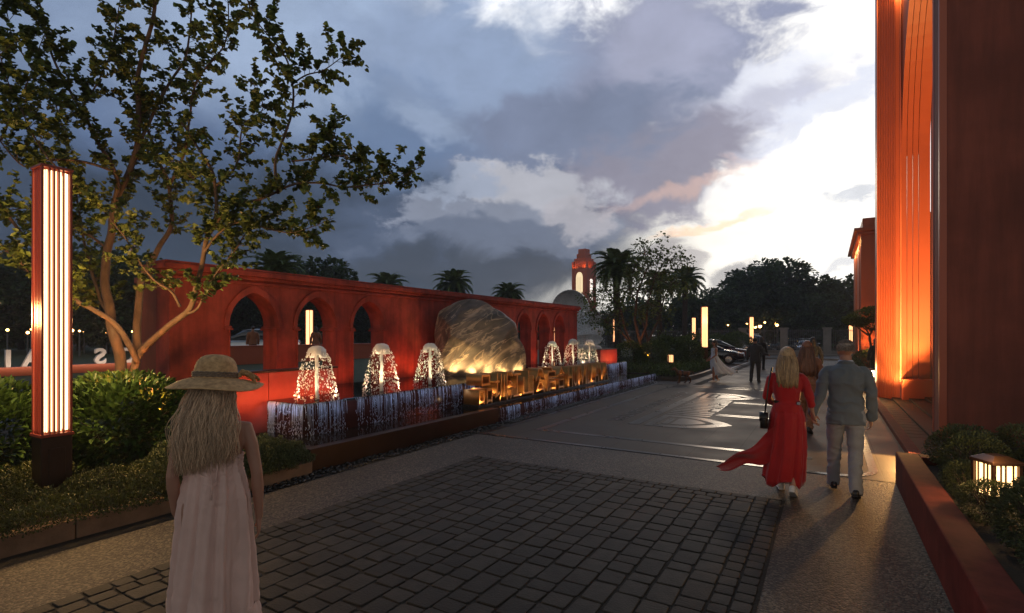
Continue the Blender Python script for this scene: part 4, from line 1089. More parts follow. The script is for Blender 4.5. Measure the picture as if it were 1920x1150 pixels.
# ------------------------------------------------------------------ generic trees, palms, shrubs
def tree_proto(name, label, cat, h, cr, crown_z, seed, leafmat, nclump=60, per=55, ls=0.24, trunk_r=0.16, group=None, multi=False, lw=0.7):
    r = random.Random(seed); g = np.random.default_rng(seed)
    t = thing(name, label, cat, (0, 0, 0), 0, group)
    tb = MB(); lv = Leaves()
    tb.tube([(0, 0, -0.1), (0.04, 0.02, h * 0.3), (0.0, 0.08, h * 0.6), (0.05, 0.0, h * 0.85)], [trunk_r * 1.2, trunk_r, trunk_r * 0.6, trunk_r * 0.15], 8)
    for i in range(nclump):
        a = r.uniform(0, 2 * math.pi); u = r.random(); zz = crown_z + (h - crown_z) * (u ** 0.8)
        prof = math.sin(math.pi * min(1, 0.18 + 0.82 * (1 - u) ** 0.75)) ** 0.7
        rad = cr * prof * math.sqrt(r.random()) * r.uniform(0.8, 1.12)
        c = Vector((rad * math.cos(a), rad * math.sin(a), zz))
        tb.tube([(0, 0.03, max(h * 0.25, zz * 0.62)), (c.x * 0.5, c.y * 0.5, zz * 0.84), c], [trunk_r * 0.3, trunk_r * 0.16, 0.015], 4, False)
        s = cr * r.uniform(0.16, 0.30)
        P, d = blob_points(c, (s, s, s * 0.75), per, 0.3, g, 0.5, i * 3.1)
        lv.scatter(P, d, ls, ls * lw, jitter=0.8, up=0.1, rng=g)
    tb.build('trunk', M['bark_dark'], t, smooth=True, local=True)
    lv.build('crown', leafmat, t, local=True)
    return t

def palm_proto(name, label, seed, th, fr, group, drop=1.0, nf=34, tr=0.2):
    r = random.Random(seed)
    t = thing(name, label, 'palm tree', (0, 0, 0), 0, group)
    b = MB(); n = 26
    pts = [(0.05 * math.sin(i * 0.2), 0, -0.1 + (th + 0.1) * i / n) for i in range(n + 1)]
    b.tube(pts, [tr * (1.15 if i == 0 else 1.0) * (1 + 0.07 * (i % 2)) * (1 + (0.35 if i > n - 3 else 0)) for i in range(n + 1)], 10)
    b.build('trunk', M['bark_dark'], t, local=True)
    V = []; F = []
    nb = 0
    sk = MB()
    for i in range(nf):
        az = i * 2.39996 + r.uniform(-.2, .2); el = R(82) - (i / nf) ** 0.9 * R(112) * drop + r.uniform(-.08, .08)
        L_ = fr * r.uniform(0.85, 1.1) * (0.8 if i < 4 else 1)
        p = Vector((0, 0, th)); pts = [p.copy()]; e = el
        for k in range(12):
            d = Vector((math.cos(az) * math.cos(e), math.sin(az) * math.cos(e), math.sin(e)))
            p = p + d * L_ / 12; pts.append(p.copy()); e -= R(6.2) * (0.6 + k / 9)
        sk.tube(pts, [0.022 * (1 - k / 14) for k in range(13)], 4, False)
        side = Vector((-math.sin(az), math.cos(az), 0))
        for k in range(1, 13):
            for q in range(4):
                u = q / 4
                a = pts[k - 1].lerp(pts[k], u); tan = (pts[k] - pts[k - 1]).normalized()
                up = side.cross(tan)
                if up.z < 0: up = -up
                ll = L_ * 0.22 * math.sin(math.pi * min(0.97, 0.12 + 0.88 * ((k - 1 + u) / 12) ** 0.8)) + 0.03
                for s in (-1, 1):
                    dd = (side * s * 0.85 + tan * 0.6 + up * r.uniform(0.0, 0.35)).normalized()
                    w = tan * 0.016 * fr
                    tip = a + dd * ll - Vector((0, 0, ll * 0.25))
                    V += [a - w, a + w, a + dd * ll * 0.6 + w * 0.8, tip]; F.append((nb, nb + 1, nb + 2, nb + 3)); nb += 4
    sk.build('frond_stem', M['leaf_palm'], t, local=True)
    link(np_mesh('crown', [tuple(v) for v in V], F), 'crown', M['leaf_palm'], t)
    return t

def place(root, x, y, z, rz, s, label):
    root.location = (x, y, z); root.rotation_euler = (0, 0, rz); root.scale = (s, s, s)
    if label: root['label'] = label

# palms: three standing by the island, four beyond the arcade
pa = palm_proto('palm_tree', '-', 3, 6.0, 2.0, 'feather palms', 1.0, 40)
x, y = pos(1157, 30); place(pa, x, y, 0, 0.3, 0.95, 'tallest feather palm beside the red tower, right of the arcade')
spec_ = [(1236, 37, 0.90, 1.1, 0.0, 'feather palm half hidden behind the multi-stem tree'), (1284, 41, 1.0, 2.4, 0.0, 'feather palm left of the tall light columns by the parking area'),
         (726, 38, 0.0, 0.8, 532, 'palm crown showing above the arcade wall left of the boulder'), (851, 38, 0.0, 2.9, 528, 'palm crown showing above the wall over the boulder top'),
         (954, 40, 0.0, 4.4, 548, 'small palm crown showing above the wall right of the boulder'), (516, 24, 0.0, 5.2, 500, 'big palm crown above the left end of the arcade wall')]
for px, d, s, rz, py, lab in spec_:
    c = copy_tree(pa); x, y = pos(px, d)
    if py: s = (zat(py, d)) / 6.15; 
    place(c, x, y, 0, rz, s, lab)
# mid multi-stem tree on the island
def island_tree():
    r = random.Random(9); g = np.random.default_rng(9)
    d0 = 27; base = Vector((*pos(1206, d0), 0.0))
    t = thing('multi_stem_tree', 'multi-stem tree with orange lit branches among round bushes', 'tree', base)
    LL = [([(1195, 690, 27), (1186, 650, 27), (1172, 618, 27), (1165, 585, 27), (1150, 560, 27), (1135, 545, 27)], .10, .03),
          ([(1205, 690, 27), (1200, 640, 26.8), (1190, 600, 26.6), (1195, 550, 26.5), (1215, 500, 26.5), (1208, 470, 26.5)], .10, .02),
          ([(1208, 690, 27), (1215, 640, 27.2), (1235, 600, 27.4), (1245, 560, 27.6), (1262, 530, 27.7)], .09, .02),
          ([(1200, 640, 26.8), (1212, 612, 26.4), (1214, 570, 26.2), (1228, 520, 26), (1246, 490, 26)], .06, .02),
          ([(1186, 650, 27), (1165, 622, 26.6), (1140, 606, 26.3), (1122, 590, 26.0)], .05, .012),
          ([(1215, 640, 27.2), (1205, 600, 28), (1180, 540, 28.4), (1190, 500, 28.4)], .06, .02)]
    tb = MB(); lv = Leaves()
    for pts, r0, r1 in LL:
        P = [p3(*q) for q in pts]; n = len(P)
        tb.tube(P, [r0 + (r1 - r0) * i / (n - 1) for i in range(n)], 7)
        for i in range(max(2, n // 2), n):
            for q in range(7):
                c = P[i] + Vector((r.gauss(0, .55), r.gauss(0, .55), r.gauss(0.1, .45)))
                tb.tube([P[i], P[i].lerp(c, .6) + Vector((0, 0, .08)), c], [.02, .012, .006], 4, False)
                p, dd = blob_points(c, (.42, .42, .3), 34, 0.2, g, 0.5, q + i)
                lv.scatter(p, dd, 0.13, 0.10, 0.8, 0.1, g)
    tb.build('trunk', M['bark'], t, smooth=True); lv.build('crown', M['leaf_tree'], t)
    b = MB()                                 # wooden stakes round the stems
    for a in range(4):
        an = a * math.pi / 2 + 0.4; b.tube([base + Vector((math.cos(an) * .7, math.sin(an) * .7, 0)), base + Vector((math.cos(an) * .28, math.sin(an) * .28, 1.15))], 0.035, 6)
    b.box(base.x - .45, base.x + .45, base.y - .05, base.y + .0, 0.86, 0.94); b.box(base.x - .05, base.x, base.y - .45, base.y + .45, 0.945, 1.02)
    tag(b.build('tree_stake', M['bark']), 'wooden support stakes round the foot of the island tree', 'tree stake')
island_tree()
v = p3(1215, 672, 25.6); v.z = 0.7
lamp('SPOT', v, 55, (1.0, 0.36, 0.12), 0.05, p3(1205, 600, 27), 80, name='tree_uplight')
v = p3(1180, 672, 26); v.z = 0.7
lamp('SPOT', v, 45, (1.0, 0.36, 0.12), 0.05, p3(1180, 600, 27), 80, name='tree_uplight')

def shrub(name, label, c, r_, n, ls, m, seed, lump=0.3, group=None, lw=0.45, z0=None, stems=True, core=None):
    g = np.random.default_rng(seed)
    t = thing(name, label, 'shrub', (c[0], c[1], z0 if z0 is not None else max(0, c[2] - r_[2])), 0, group)
    lv = Leaves(); P, d = blob_points(c, r_, n, 0.62, g, lump, seed * 1.7, zmin=0.05)
    lv.scatter(P, d, ls, ls * lw, 0.6, 0.25, g)
    lv.build('foliage', m, t)
    if stems:
        b = MB(); rr = random.Random(seed)
        for i in range(9):
            a = rr.uniform(0, 6.28); b.tube([(c[0], c[1], max(0, c[2] - r_[2])), (c[0] + math.cos(a) * r_[0] * .4, c[1] + math.sin(a) * r_[1] * .4, c[2]), (c[0] + math.cos(a) * r_[0] * .7, c[1] + math.sin(a) * r_[1] * .7, c[2] + r_[2] * .5)], [.02, .012, .005], 5)
        b.build('stem', M['bark_dark'], t, smooth=True)
    return t
# big leafy shrubs on the left
x, y = pos(232, 6.6); shrub('leafy_shrub', 'big bright green leafy shrub between the glowing light column and the woman in the hat', (x, y, 0.66), (0.92, 0.85, 0.60), 9000, 0.095, M['leaf_shrub'], 31, 0.35)
x, y = pos(345, 7.3); shrub('leafy_shrub', 'smaller leafy shrub partly hidden behind the straw hat', (x, y, 0.60), (0.5, 0.5, 0.46), 2800, 0.095, M['leaf_shrub'], 32, 0.35)
x, y = pos(-25, 5.7); shrub('leafy_shrub', 'leafy shrub at the left picture edge behind the light column', (x, y, 0.62), (0.55, 0.7, 0.6), 5200, 0.095, M['leaf_shrub'], 33, 0.35)
# ground cover
def cover(name, label, x0, x1, y0, y1, ztop, n, ls, m, seed, base=0.1, cat='ground cover', kind='stuff', hf=None, edge=0.12):
    g = np.random.default_rng(seed)
    P = np.stack([g.uniform(x0, x1, n), g.uniform(y0, y1, n), np.zeros(n)], 1)
    hh = np.array([(0.75 + 0.45 * mnoise.noise(Vector((float(p[0]) * 2.6, float(p[1]) * 2.6, seed))) + 0.25 * mnoise.noise(Vector((float(p[0]) * 9, float(p[1]) * 9, seed)))) * (hf(p[0], p[1]) if hf else 1) for p in P])
    e = np.minimum.reduce([P[:, 0] - x0, x1 - P[:, 0], P[:, 1] - y0, y1 - P[:, 1]]); hh *= np.clip(0.35 + e / edge * 0.65, 0.35, 1)
    u = 1 - g.random(n) ** 2 * 0.75
    P[:, 2] = base + ztop * hh * u
    d = np.stack([g.normal(0, 1, n), g.normal(0, 1, n), np.full(n, 0.8)], 1)
    lv = Leaves(); lv.scatter(P, d / np.linalg.norm(d, axis=1, keepdims=True), ls, ls * 0.45, 0.4, 0.5, g)
    o = lv.build(name, m); tag(o, label, cat, None, kind)
    return o
cover('ground_cover', 'fine leaved ground cover filling the left planter round the light column', -8.6, -5.60, -0.3, 4.2, 0.34, 120000, 0.027, M['leaf_ground'], 41, 0.12, hf=lambda x, y: 0.75 + 0.5 * max(0, min(1, (-6.0 - x) / 1.6)))
cover('low_hedge', 'dark low hedge at the near corner of the fountain pool', -6.75, -5.66, 2.75, 4.5, 0.47, 38000, 0.027, M['leaf_dark'], 42, 0.12, 'hedge', None, hf=lambda x, y: 1.0 - 0.25 * max(0, (y - 4.1) / 0.4), edge=0.2)
# ball shrubs in the right planter
ball = shrub('ball_shrub', 'rounded ball shrub at the far left corner of the right planter', (0, 0, 0.30), (0.33, 0.33, 0.30), 5200, 0.027, M['leaf_dark'], 51, 0.16, 'ball shrubs in the right planter', 0.5, 0)
bl = [(1.28, 7.45, 1.0, None), (1.75, 7.35, 1.0, 'ball shrub second from the far corner under the brown wall'), (2.3, 7.4, 1.0, 'ball shrub third from the far corner under the brown wall'), (2.85, 7.4, 1.05, 'ball shrub fourth from the far corner behind the square lantern'),
      (3.5, 7.5, 1.1, 'ball shrub farthest right along the brown wall'), (1.26, 6.85, 0.85, 'small bluish ball shrub just in front of the far corner one'), (1.85, 6.95, 0.95, 'ball shrub left of the square lantern in the second row'), (1.10, 6.3, 0.62, 'small low ball shrub on the kerb side level with the lantern'),
      (1.5, 5.4, 0.78, 'ball shrub directly in front of the square lantern'), (1.12, 5.6, 0.66, 'small ball shrub on the kerb side just below the lantern'), (1.28, 4.85, 0.95, 'ball shrub on the kerb side at lower right'), (1.85, 4.85, 1.05, 'wide ball shrub below the lantern at the right edge'),
      (1.3, 4.15, 1.0, 'nearest ball shrub on the kerb side in the lower right corner'), (1.9, 4.1, 1.1, 'nearest ball shrub at the right picture edge'), (2.4, 6.6, 1.0, 'ball shrub right of the square lantern')]
for i, (x, y, s, lab) in enumerate(bl):
    o = ball if i == 0 else copy_tree(ball)
    o.location = (x, y, 0.27); o.rotation_euler = (0, 0, i * 1.3); o.scale = (s, s, s * (1.0 + 0.1 * ((i * 7) % 3 - 1)))
    if lab: o['label'] = lab
# island: clipped bushes and a low hedge behind the pool
bush = shrub('clipped_bush', 'clipped round bush at the left of the island tree', (0, 0, 0.8), (0.95, 0.95, 0.8), 4200, 0.085, M['leaf_bush'], 61, 0.08, 'clipped round bushes', 0.5, 0, False)
bs_ = [(1182, 670, 26, 0.95, None), (1246, 655, 27.5, 1.25, 'large clipped round bush right behind the island tree'), (1226, 672, 25.5, 0.95, 'clipped round bush directly right of the island tree stem'), (1278, 657, 28, 1.2, 'clipped round bush above the small square bollard lamp'),
       (1302, 655, 32, 1.2, 'clipped round bush left of the tall light column'), (1360, 648, 38, 1.2, 'round bush between the parked cars and the road'), (1382, 645, 41, 1.3, 'round bush beside the silver van'), (1630, 672, 24, 0.8, 'dark clipped bush at the foot of the orange far wing'), (1345, 640, 44, 1.2, 'round bush by the fence behind the parked cars')]
for i, (px, py, d, s, lab) in enumerate(bs_):
    o = bush if i == 0 else copy_tree(bush); x, y = pos(px, d); o.location = (x, y, -0.05); o.scale = (s, s, s * (0.9 if i % 2 else 1.0)); o.rotation_euler = (0, 0, i * 0.9)
    if lab: o['label'] = lab
t = thing('planter', 'dark kerbed hedge bed behind the far end of the pool', 'planter', (-8, 23, 0))
b = MB()
outl = [(-5.75, 20.7), (-5.0, 20.75), (-4.66, 21.4), (-4.62, 23.5), (-4.75, 30), (-5.3, 33)]
for i in range(len(outl) - 1):
    (xa, ya), (xc, yc_) = outl[i], outl[i + 1]
    b.add([(xa, ya, -.02), (xc, yc_, -.02), (xc - .14, yc_ + .03, -.02), (xa - .14, ya + .03, -.02), (xa, ya, .16), (xc, yc_, .16), (xc - .14, yc_ + .03, .16), (xa - .14, ya + .03, .16)], [(0, 1, 5, 4), (4, 5, 6, 7), (2, 3, 7, 6), (1, 2, 6, 5), (0, 4, 7, 3)])
b.box(-12, -5.74, 20.55, 20.7, -0.02, 0.16)
b.build('planter_edge', M['dark_stone'], t)
b = MB(); b.prism([(-12, 20.71), (-5.8, 20.71), (-5.12, 20.9), (-4.82, 21.5), (-4.78, 23.5), (-4.92, 30), (-5.5, 33), (-12, 33)], lambda p, q, d: (p, q, d), -0.01, 0.1); b.build('soil', M['soil'], t)
cover('low_hedge', 'dark low hedge strip behind the far end of the pool', -11.5, -5.0, 21.0, 24.3, 0.42, 16000, 0.085, M['leaf_bush'], 43, 0.08, 'hedge', None)
cover('low_hedge', 'low hedge strip along the parking area beside the kerb', -7.0, -5.05, 24.5, 32, 0.38, 9000, 0.095, M['leaf_bush'], 44, 0.08, 'hedge', None)
cover('low_hedge', 'low hedge along the far road in front of the fence', -12.5, -5.6, 41.8, 43.1, 0.5, 5000, 0.13, M['leaf_dark'], 45, 0.0, 'hedge', None)
cover('low_hedge', 'dark hedge at the foot of the orange far wing', 0.9, 1.3, 24.5, 29.3, 0.75, 4000, 0.08, M['leaf_dark'], 46, 0.0, 'hedge', None)

# ------------------------------------------------------------------ far trees
protos = [tree_proto('broadleaf_tree', '-', 'tree', 9.0, 4.0, 1.2, 71, M['leaf_far'], 95, 70, 0.42, 0.22, 'trees beyond the far road'),
          tree_proto('broadleaf_tree', '-', 'tree', 8.0, 3.4, 1.0, 72, M['leaf_far'], 85, 70, 0.40, 0.2, 'trees beyond the far road'),
          tree_proto('broadleaf_tree', '-', 'tree', 10.0, 4.2, 1.4, 73, M['leaf_far'], 100, 75, 0.42, 0.24, 'trees beyond the far road')]
prh = [9.0, 8.0, 10.0]
used = [False] * 3
def far_tree(px, py, d, k, rz, lab, grp, base=0.0):
    o = protos[k] if not used[k] else copy_tree(protos[k]); used[k] = True
    x, y = pos(px, d); s = (zat(py, d) - base) / (prh[k] * 1.0)
    o.location = (x, y, base); o.rotation_euler = (0, 0, rz); o.scale = (s * 1.15, s * 1.15, s); o['label'] = lab; o['group'] = grp
G1 = 'trees beyond the far road'; G2 = 'dark trees behind the arcade'
FT = [(1452, 500, 66, 2, 0.3, 'tallest round topped tree beyond the fence right of the centre light column'), (1500, 520, 68, 0, 1.9, 'broad tree just right of the tallest tree beyond the fence'), (1410, 530, 72, 1, 2.4, 'tree just left of the tallest tree beyond the fence'),
      (1565, 525, 64, 0, 3.4, 'tree beyond the fence nearest the orange far wing on its left'), (1610, 535, 66, 2, 4.6, 'tree whose crown meets the edge of the orange far wing'), (1340, 545, 66, 0, 5.1, 'low tree right of the feather palms beyond the parking'), (1375, 560, 64, 1, 0.9, 'lowest tree in the gap beyond the fence'),
      (1530, 560, 60, 1, 5.9, 'small tree in the dip between the two big crowns beyond the fence'), (1310, 560, 60, 1, 2.0, 'dark tree behind the third palm'), (1255, 570, 62, 0, 3.0, 'dark tree filling behind the palms'), (1200, 575, 60, 2, 1.2, 'dark tree behind the multi-stem island tree'), (1150, 590, 62, 1, 4.0, 'dark tree between the tower and the tall palm')]
for a in FT: far_tree(*a[:5], a[5], G1)
r_ = random.Random(77)
LB = [(-60, 480, 38), (-10, 500, 34), (40, 490, 42), (95, 505, 36), (150, 480, 40), (200, 500, 33), (245, 490, 38), (300, 510, 36), (345, 525, 40), (400, 545, 44), (450, 550, 46), (500, 545, 48), (575, 490, 40), (625, 552, 48), (680, 555, 50), (735, 565, 52), (800, 570, 54), (980, 585, 60), (1010, 588, 58), (1045, 590, 60)]
where = ['at the left picture edge above the leafy shrub', 'left of the glowing light column', 'just behind the top of the glowing light column', 'right behind the glowing light column', 'between the light column and the forked trunk', 'behind the forked orange trunk', 'right of the forked orange trunk', 'left of the arcade end wall', 'over the left end of the arcade', 'seen through the first arch at its left', 'seen through the first arch', 'between the first and second arches', 'whose crown rises above the arcade wall left of the small palms', 'seen through the second arch', 'seen through the third arch', 'right of the third arch behind the wall', 'behind the boulder', 'seen through the fourth arch', 'seen through the fifth arch', 'seen through the last arch']
for i, (px, py, d) in enumerate(LB):
    far_tree(px, py, d, i % 3, r_.uniform(0, 6), 'dark broadleaf tree ' + where[i], G2, 0.55)
# a second rank closes the wood
b = None
lv = Leaves(); g = np.random.default_rng(99)
for i in range(260):
    px = g.uniform(-250, 1700); d = g.uniform(74, 95)
    if 1040 < px < 1130: continue
    x, y = pos(px, d); hmax = (zat(560 if px > 1130 else 578, d))
    c = np.array((x, y, g.uniform(0.5, hmax * 0.9))); P, dd = blob_points(c, (3.0, 3.0, 1.6), 70, 0.3, g, 0.5, i)
    lv.scatter(P, dd, 0.75, 0.55, 0.8, 0.1, g)
for i in range(300):
    px = g.uniform(-250, 900); d = g.uniform(52, 66)
    x, y = pos(px, d); hmax = zat(545 if px < 330 else 570, d)
    c = np.array((x, y, g.uniform(0.5, max(1.5, hmax * 0.9)))); P, dd = blob_points(c, (2.2, 2.2, 1.4), 70, 0.3, g, 0.5, i)
    lv.scatter(P, dd, 0.6, 0.45, 0.8, 0.1, g)
o = lv.build('distant_wood', M['leaf_far']); tag(o, 'dark mass of distant woodland closing the view beyond the road', 'woodland', None, 'stuff')

# cloud-pruned tree by the far wing
def pruned():
    g = np.random.default_rng(15)
    base = Vector((*pos(1632, 23), 0))
    t = thing('cloud_pruned_tree', 'small cloud-pruned tree with flat foliage pads before the orange far wing', 'tree', base)
    b = MB(); P = [base, p3(1633, 650, 23), p3(1630, 630, 23), p3(1622, 612, 23)]
    b.tube(P, [.07, .055, .045, .02], 7); b.tube([P[2], p3(1612, 618, 22.8), p3(1600, 606, 22.6)], [.04, .03, .015], 6); b.tube([P[2], p3(1640, 612, 23), p3(1645, 600, 23)], [.04, .03, .015], 6)
    b.build('trunk', M['bark'], t, smooth=True)
    lv = Leaves()
    for px, py, d, s in ((1624, 592, 23, .58), (1598, 600, 22.6, .36), (1640, 608, 23, .5), (1612, 604, 22.8, .36), (1636, 585, 23, .4)):
        p, dd = blob_points(p3(px, py, d), (s, s, s * .55), 900, .5, g, .3, px); lv.scatter(p, dd, .075, .045, .7, .2, g)
    lv.build('crown', M['leaf_tree'], t)
pruned()
# ------------------------------------------------------------------ light columns
def light_column(name, label, loc, rz, z0, z1, w, group, near=True, glow_m=None):
    t = thing(name, label, 'light column', loc, rz, group)
    gm = glow_m or M['strip_glow']; h = w / 2
    b = MB(); b.box(-h, h, -h, h, -0.05, z0 - 0.03)
    for s in (-1, 1):
        b.box(s * h - 0.006 if s > 0 else -h - 0.006, h + 0.006 if s > 0 else -h + 0.006, -h * 0.55, h * 0.55, 0.08, z0 - 0.14)
    b.build('base', M['bronze'], t, bevel=0.006, local=True)
    b = MB(); b.box(-h - 0.012, h + 0.012, -h - 0.012, h + 0.012, z0 - 0.029, z0); b.build('collar', M['lamp_red'], t, bevel=0.004, local=True)
    p = w * 0.085
    b = MB()
    for sx in (-1, 1):
        for sy in (-1, 1):
            x0, x1 = sorted((sx * h, sx * (h - p))); y0, y1 = sorted((sy * h, sy * (h - p))); b.box(x0, x1, y0, y1, z0 + 0.001, z1)
    b.build('corner_post', M['lamp_red'], t, bevel=0.003, local=True)
    b = MB(); b.box(-h - 0.008, h + 0.008, -h - 0.008, h + 0.008, z1 + 0.001, z1 + 0.025)
    b.build('cap', M['lamp_red'], t, bevel=0.003, local=True)
    c = h * 0.42
    b = MB(); b.box(-c, c, -c, c, z0 + 0.02, z1 - 0.02); b.build('core', M['lamp_red'], t, local=True)
    # fins alternate with light strips on the four faces
    n = 5 if near else 3
    b = MB(); f = MB(); span = 2 * (h - p) - 0.02; step = span / (n * 2 - 1) if near else span / n
    for k in range(n):
        a = -h + p + 0.01 + k * (span / n) + span / n * 0.5
        ww = span / n * (0.115 if near else 0.42)
        for ax in (0, 1):
            for s in (-1, 1):
                u0, u1 = sorted((s * (h - 0.022), s * (h - 0.040)))
                if ax == 0: b.box(u0, u1, a - ww, a + ww, z0 + 0.02, z1 - 0.02)
                else: b.box(a - ww, a + ww, u0, u1, z0 + 0.02, z1 - 0.02)
                if k < n - 1 and near:
                    a2 = a + span / n * 0.5; fw_ = span / n * 0.17
                    u0, u1 = sorted((s * (h - 0.004), s * (h - 0.03)))
                    if ax == 0: f.box(u0, u1, a2 - fw_, a2 + fw_, z0 + 0.002, z1 - 0.002)
                    else: f.box(a2 - fw_, a2 + fw_, u0, u1, z0 + 0.002, z1 - 0.002)
    b.build('light_strip', gm, t, local=True)
    if near: f.build('fin', M['lamp_red'], t, local=True)
    return t
GL = 'tall square light columns'
lc = light_column('light_column', 'tall square light column with red frame in the left planter, nearest the camera', (-6.62, 2.12, 0.13), 0, 0.70, 3.30, 0.245, GL)
lamp('POINT', (-6.75, 2.62, 1.9), 125, (1.0, 0.56, 0.2), 0.12, name='column_light')
lamp('POINT', (-7.05, 1.85, 2.0), 80, (1.0, 0.56, 0.2), 0.12, name='column_light')
far_lc = light_column('light_column', 'tall light column beside the parked cars, taller of the left pair', (0, 0, 0), 0.3, 1.1, 3.35, 0.34, GL, False, M['far_glow'])
fl_ = [(1321, 29.3, 0.3, None), (1301, 48, 0.2, 'thin light column left of the taller one by the parking'), (1409, 46, 0.2, 'light column in front of the silver van beyond the man in the dark suit'), (1595, 54, 0.1, 'light column beneath the cluster of globe lamps by the far wing'),
       (1153, 52, 0.5, 'short light column between the tower and the tall palm'), (580, 33, 0.2, 'light column framed by the second arch'), (1041, 44, 0.2, 'light column glimpsed in the last arch')]
for i, (px, d, rz, lab) in enumerate(fl_):
    o = far_lc if i == 0 else copy_tree(far_lc); x, y = pos(px, d); o.location = (x, y, 0); o.rotation_euler = (0, 0, rz)
    if lab: o['label'] = lab
x, y = pos(1321, 28.9); lamp('POINT', (x, y, 2.6), 8, (1.0, 0.5, 0.2), 0.15, name='column_light')

# lanterns
def lantern(name, label, loc, rz, w, h, gm, roof=True):
    t = thing(name, label, 'lantern', loc, rz); k = w / 2
    b = MB(); b.box(-k * .8, k * .8, -k * .8, k * .8, -0.2, 0.02); b.build('base', M['bronze'], t, local=True, bevel=.004)
    b = MB(); b.box(-k * .78, k * .78, -k * .78, k * .78, 0.021, h); b.build('diffuser', gm, t, local=True)
    b = MB()
    for sx in (-1, 1):
        for sy in (-1, 1):
            x0, x1 = sorted((sx * k, sx * k * .78)); y0, y1 = sorted((sy * k, sy * k * .78)); b.box(x0, x1, y0, y1, -0.02, h)
        for q in (-.42, .1 if sx > 0 else -.1, .42):
            b.box(sx * k * .93 - .004, sx * k * .93 + .004, q * k - .006, q * k + .006, 0.02, h); b.box(q * k - .006, q * k + .006, sx * k * .93 - .004, sx * k * .93 + .004, 0.02, h)
    b.build('frame', M['bronze'], t, local=True)
    if roof:
        b = MB(); b.box(-k * 1.08, k * 1.08, -k * 1.08, k * 1.08, h + .001, h + .03); b.add([(-k * 1.05, -k * 1.05, h + .031), (k * 1.05, -k * 1.05, h + .031), (k * 1.05, k * 1.05, h + .031), (-k * 1.05, k * 1.05, h + .031), (-k * .5, -k * .5, h + .07), (k * .5, -k * .5, h + .07), (k * .5, k * .5, h + .07), (-k * .5, k * .5, h + .07)], [(0, 1, 5, 4), (1, 2, 6, 5), (2, 3, 7, 6), (3, 0, 4, 7), (4, 5, 6, 7)])
        b.build('roof', M['bronze'], t, local=True, bevel=.004)
    return t
x, y = pos(1868, 4.55); lantern('garden_lantern', 'square bronze garden lantern glowing among the ball shrubs at lower right', (x, y, 0.40), R(27), 0.235, 0.29, M['lantern_glow'])
lamp('POINT', (x - .05, y - .25, 0.80), 13.0, (1.0, 0.55, 0.2), 0.05, name='lantern_light')
lantern('bollard_lamp', 'small square bollard lamp in the hedge before the round bushes', (-6.25, 24.6, 0.52), 0.5, 0.24, 0.34, M['far_glow'], False)
x, y = pos(1632, 16.2); lantern('garden_lantern', 'bright lantern on the path edge beside the man in the grey suit', (x - .04, y, 0.35), 0.2, 0.28, 0.35, glow('bright_lantern', (1.0, 0.74, 0.36), 26.0))
lamp('POINT', (x - 0.32, y - .3, 0.8), 70, (1.0, 0.55, 0.2), 0.08, name='lantern_light')
b = MB(); b.box(x - .17, x + .09, y - .13, y + .13, -0.02, 0.149); tag(b.build('stone_plinth', M['dark_stone'], bevel=.01), 'small dark stone plinth under the bright path lantern', 'plinth')
# path spot low on the planter side: lit patch behind the couple
lamp('SPOT', (0.97, 9.8, 0.5), 150, (1.0, 0.5, 0.15), 0.04, (0.5, 8.6, 0.0), 100, name='path_light')

# ------------------------------------------------------------------ tower, pavilion, petals
x, y = pos(1095, 78)
tw = thing('tower', 'slim red stepped tower with a glowing pointed window beyond the arcade', 'tower', (x, y, 0), R(-10))
zt = lambda py: zat(py, 78)
W = 1.22
b = MB(); b.box(-W, W, -W, W, -0.2, zt(505)); b.build('shaft', M['terracotta_panel'], tw, local=True, bevel=.03)
b = MB()
b.box(-W * 1.0 - .08, -W * .78, -W - .08, -W * .78, 0, zt(492)); b.box(W * .78, W + .08, -W - .08, -W * .78, 0, zt(492)); b.box(W * .78, W + .08, W * .78, W + .08, 0, zt(492)); b.box(-W - .08, -W * .78, W * .78, W + .08, 0, zt(492)); b.build('corner_pier', M['terracotta_panel'], tw, local=True, bevel=.02)
b = MB(); b.box(-W * .9, W * .9, -W * .9, W * .9, zt(505), zt(490)); b.box(-W * .84, W * .84, -W * .84, W * .84, zt(490), zt(486)); b.box(-W * .64, W * .64, -W * .64, W * .64, zt(486), zt(477)); b.box(-W * .5, W * .5, -W * .5, W * .5, zt(477), zt(468))
for k in range(7):
    a = -W * .8 + k * W * 1.6 / 6; b.box(a - .06, a + .06, -W * .94, W * .94, zt(504.5), zt(491)); b.box(-W * .94, W * .94, a - .06, a + .06, zt(504.5), zt(491.3))
b.build('crown', M['terracotta_panel'], tw, local=True)
def pointed(w, z0, z1, n=8):
    out = [(-w, z0)] + [(-w * math.cos(math.pi / 2 * i / n) ** 0.8 if i < n else 0, z0 + (z1 - z0) * (0.72 + 0.28 * math.sin(math.pi / 2 * i / n))) for i in range(n + 1)]
    return out + [(-a, c) for a, c in out[::-1][1:]]
b = MB(); b.prism(pointed(.58, zt(552), zt(512)), lambda p, q, d: (p, d, q), -W - .03, -W - .005); b.build('window', M['yellow_glow'], tw, local=True)
f = MB()
for k in range(3): f.prism([(-.26 + k * .25, zt(551.5)), (-.24 + k * .25, zt(551.5)), (-.24 + k * .25, zt(521)), (-.26 + k * .25, zt(521))], lambda p, q, d: (p, d, q), -W - .045, -W - .031)
f.build('window_lattice', M['bronze'], tw, local=True)
for k, ch in enumerate('公元世家口'):
    me = text_mesh(ch, 1.0, 0.03, 'CENTER', 0.02); o = link(me, 'letter', M['sign_white'], tw); o.rotation_euler = (R(90), 0, R(90)); o.location = (W + .05, 0.0, zt(531 + k * 8.2)); o.scale = (.75, .62, 1)
xx, yy = x, y
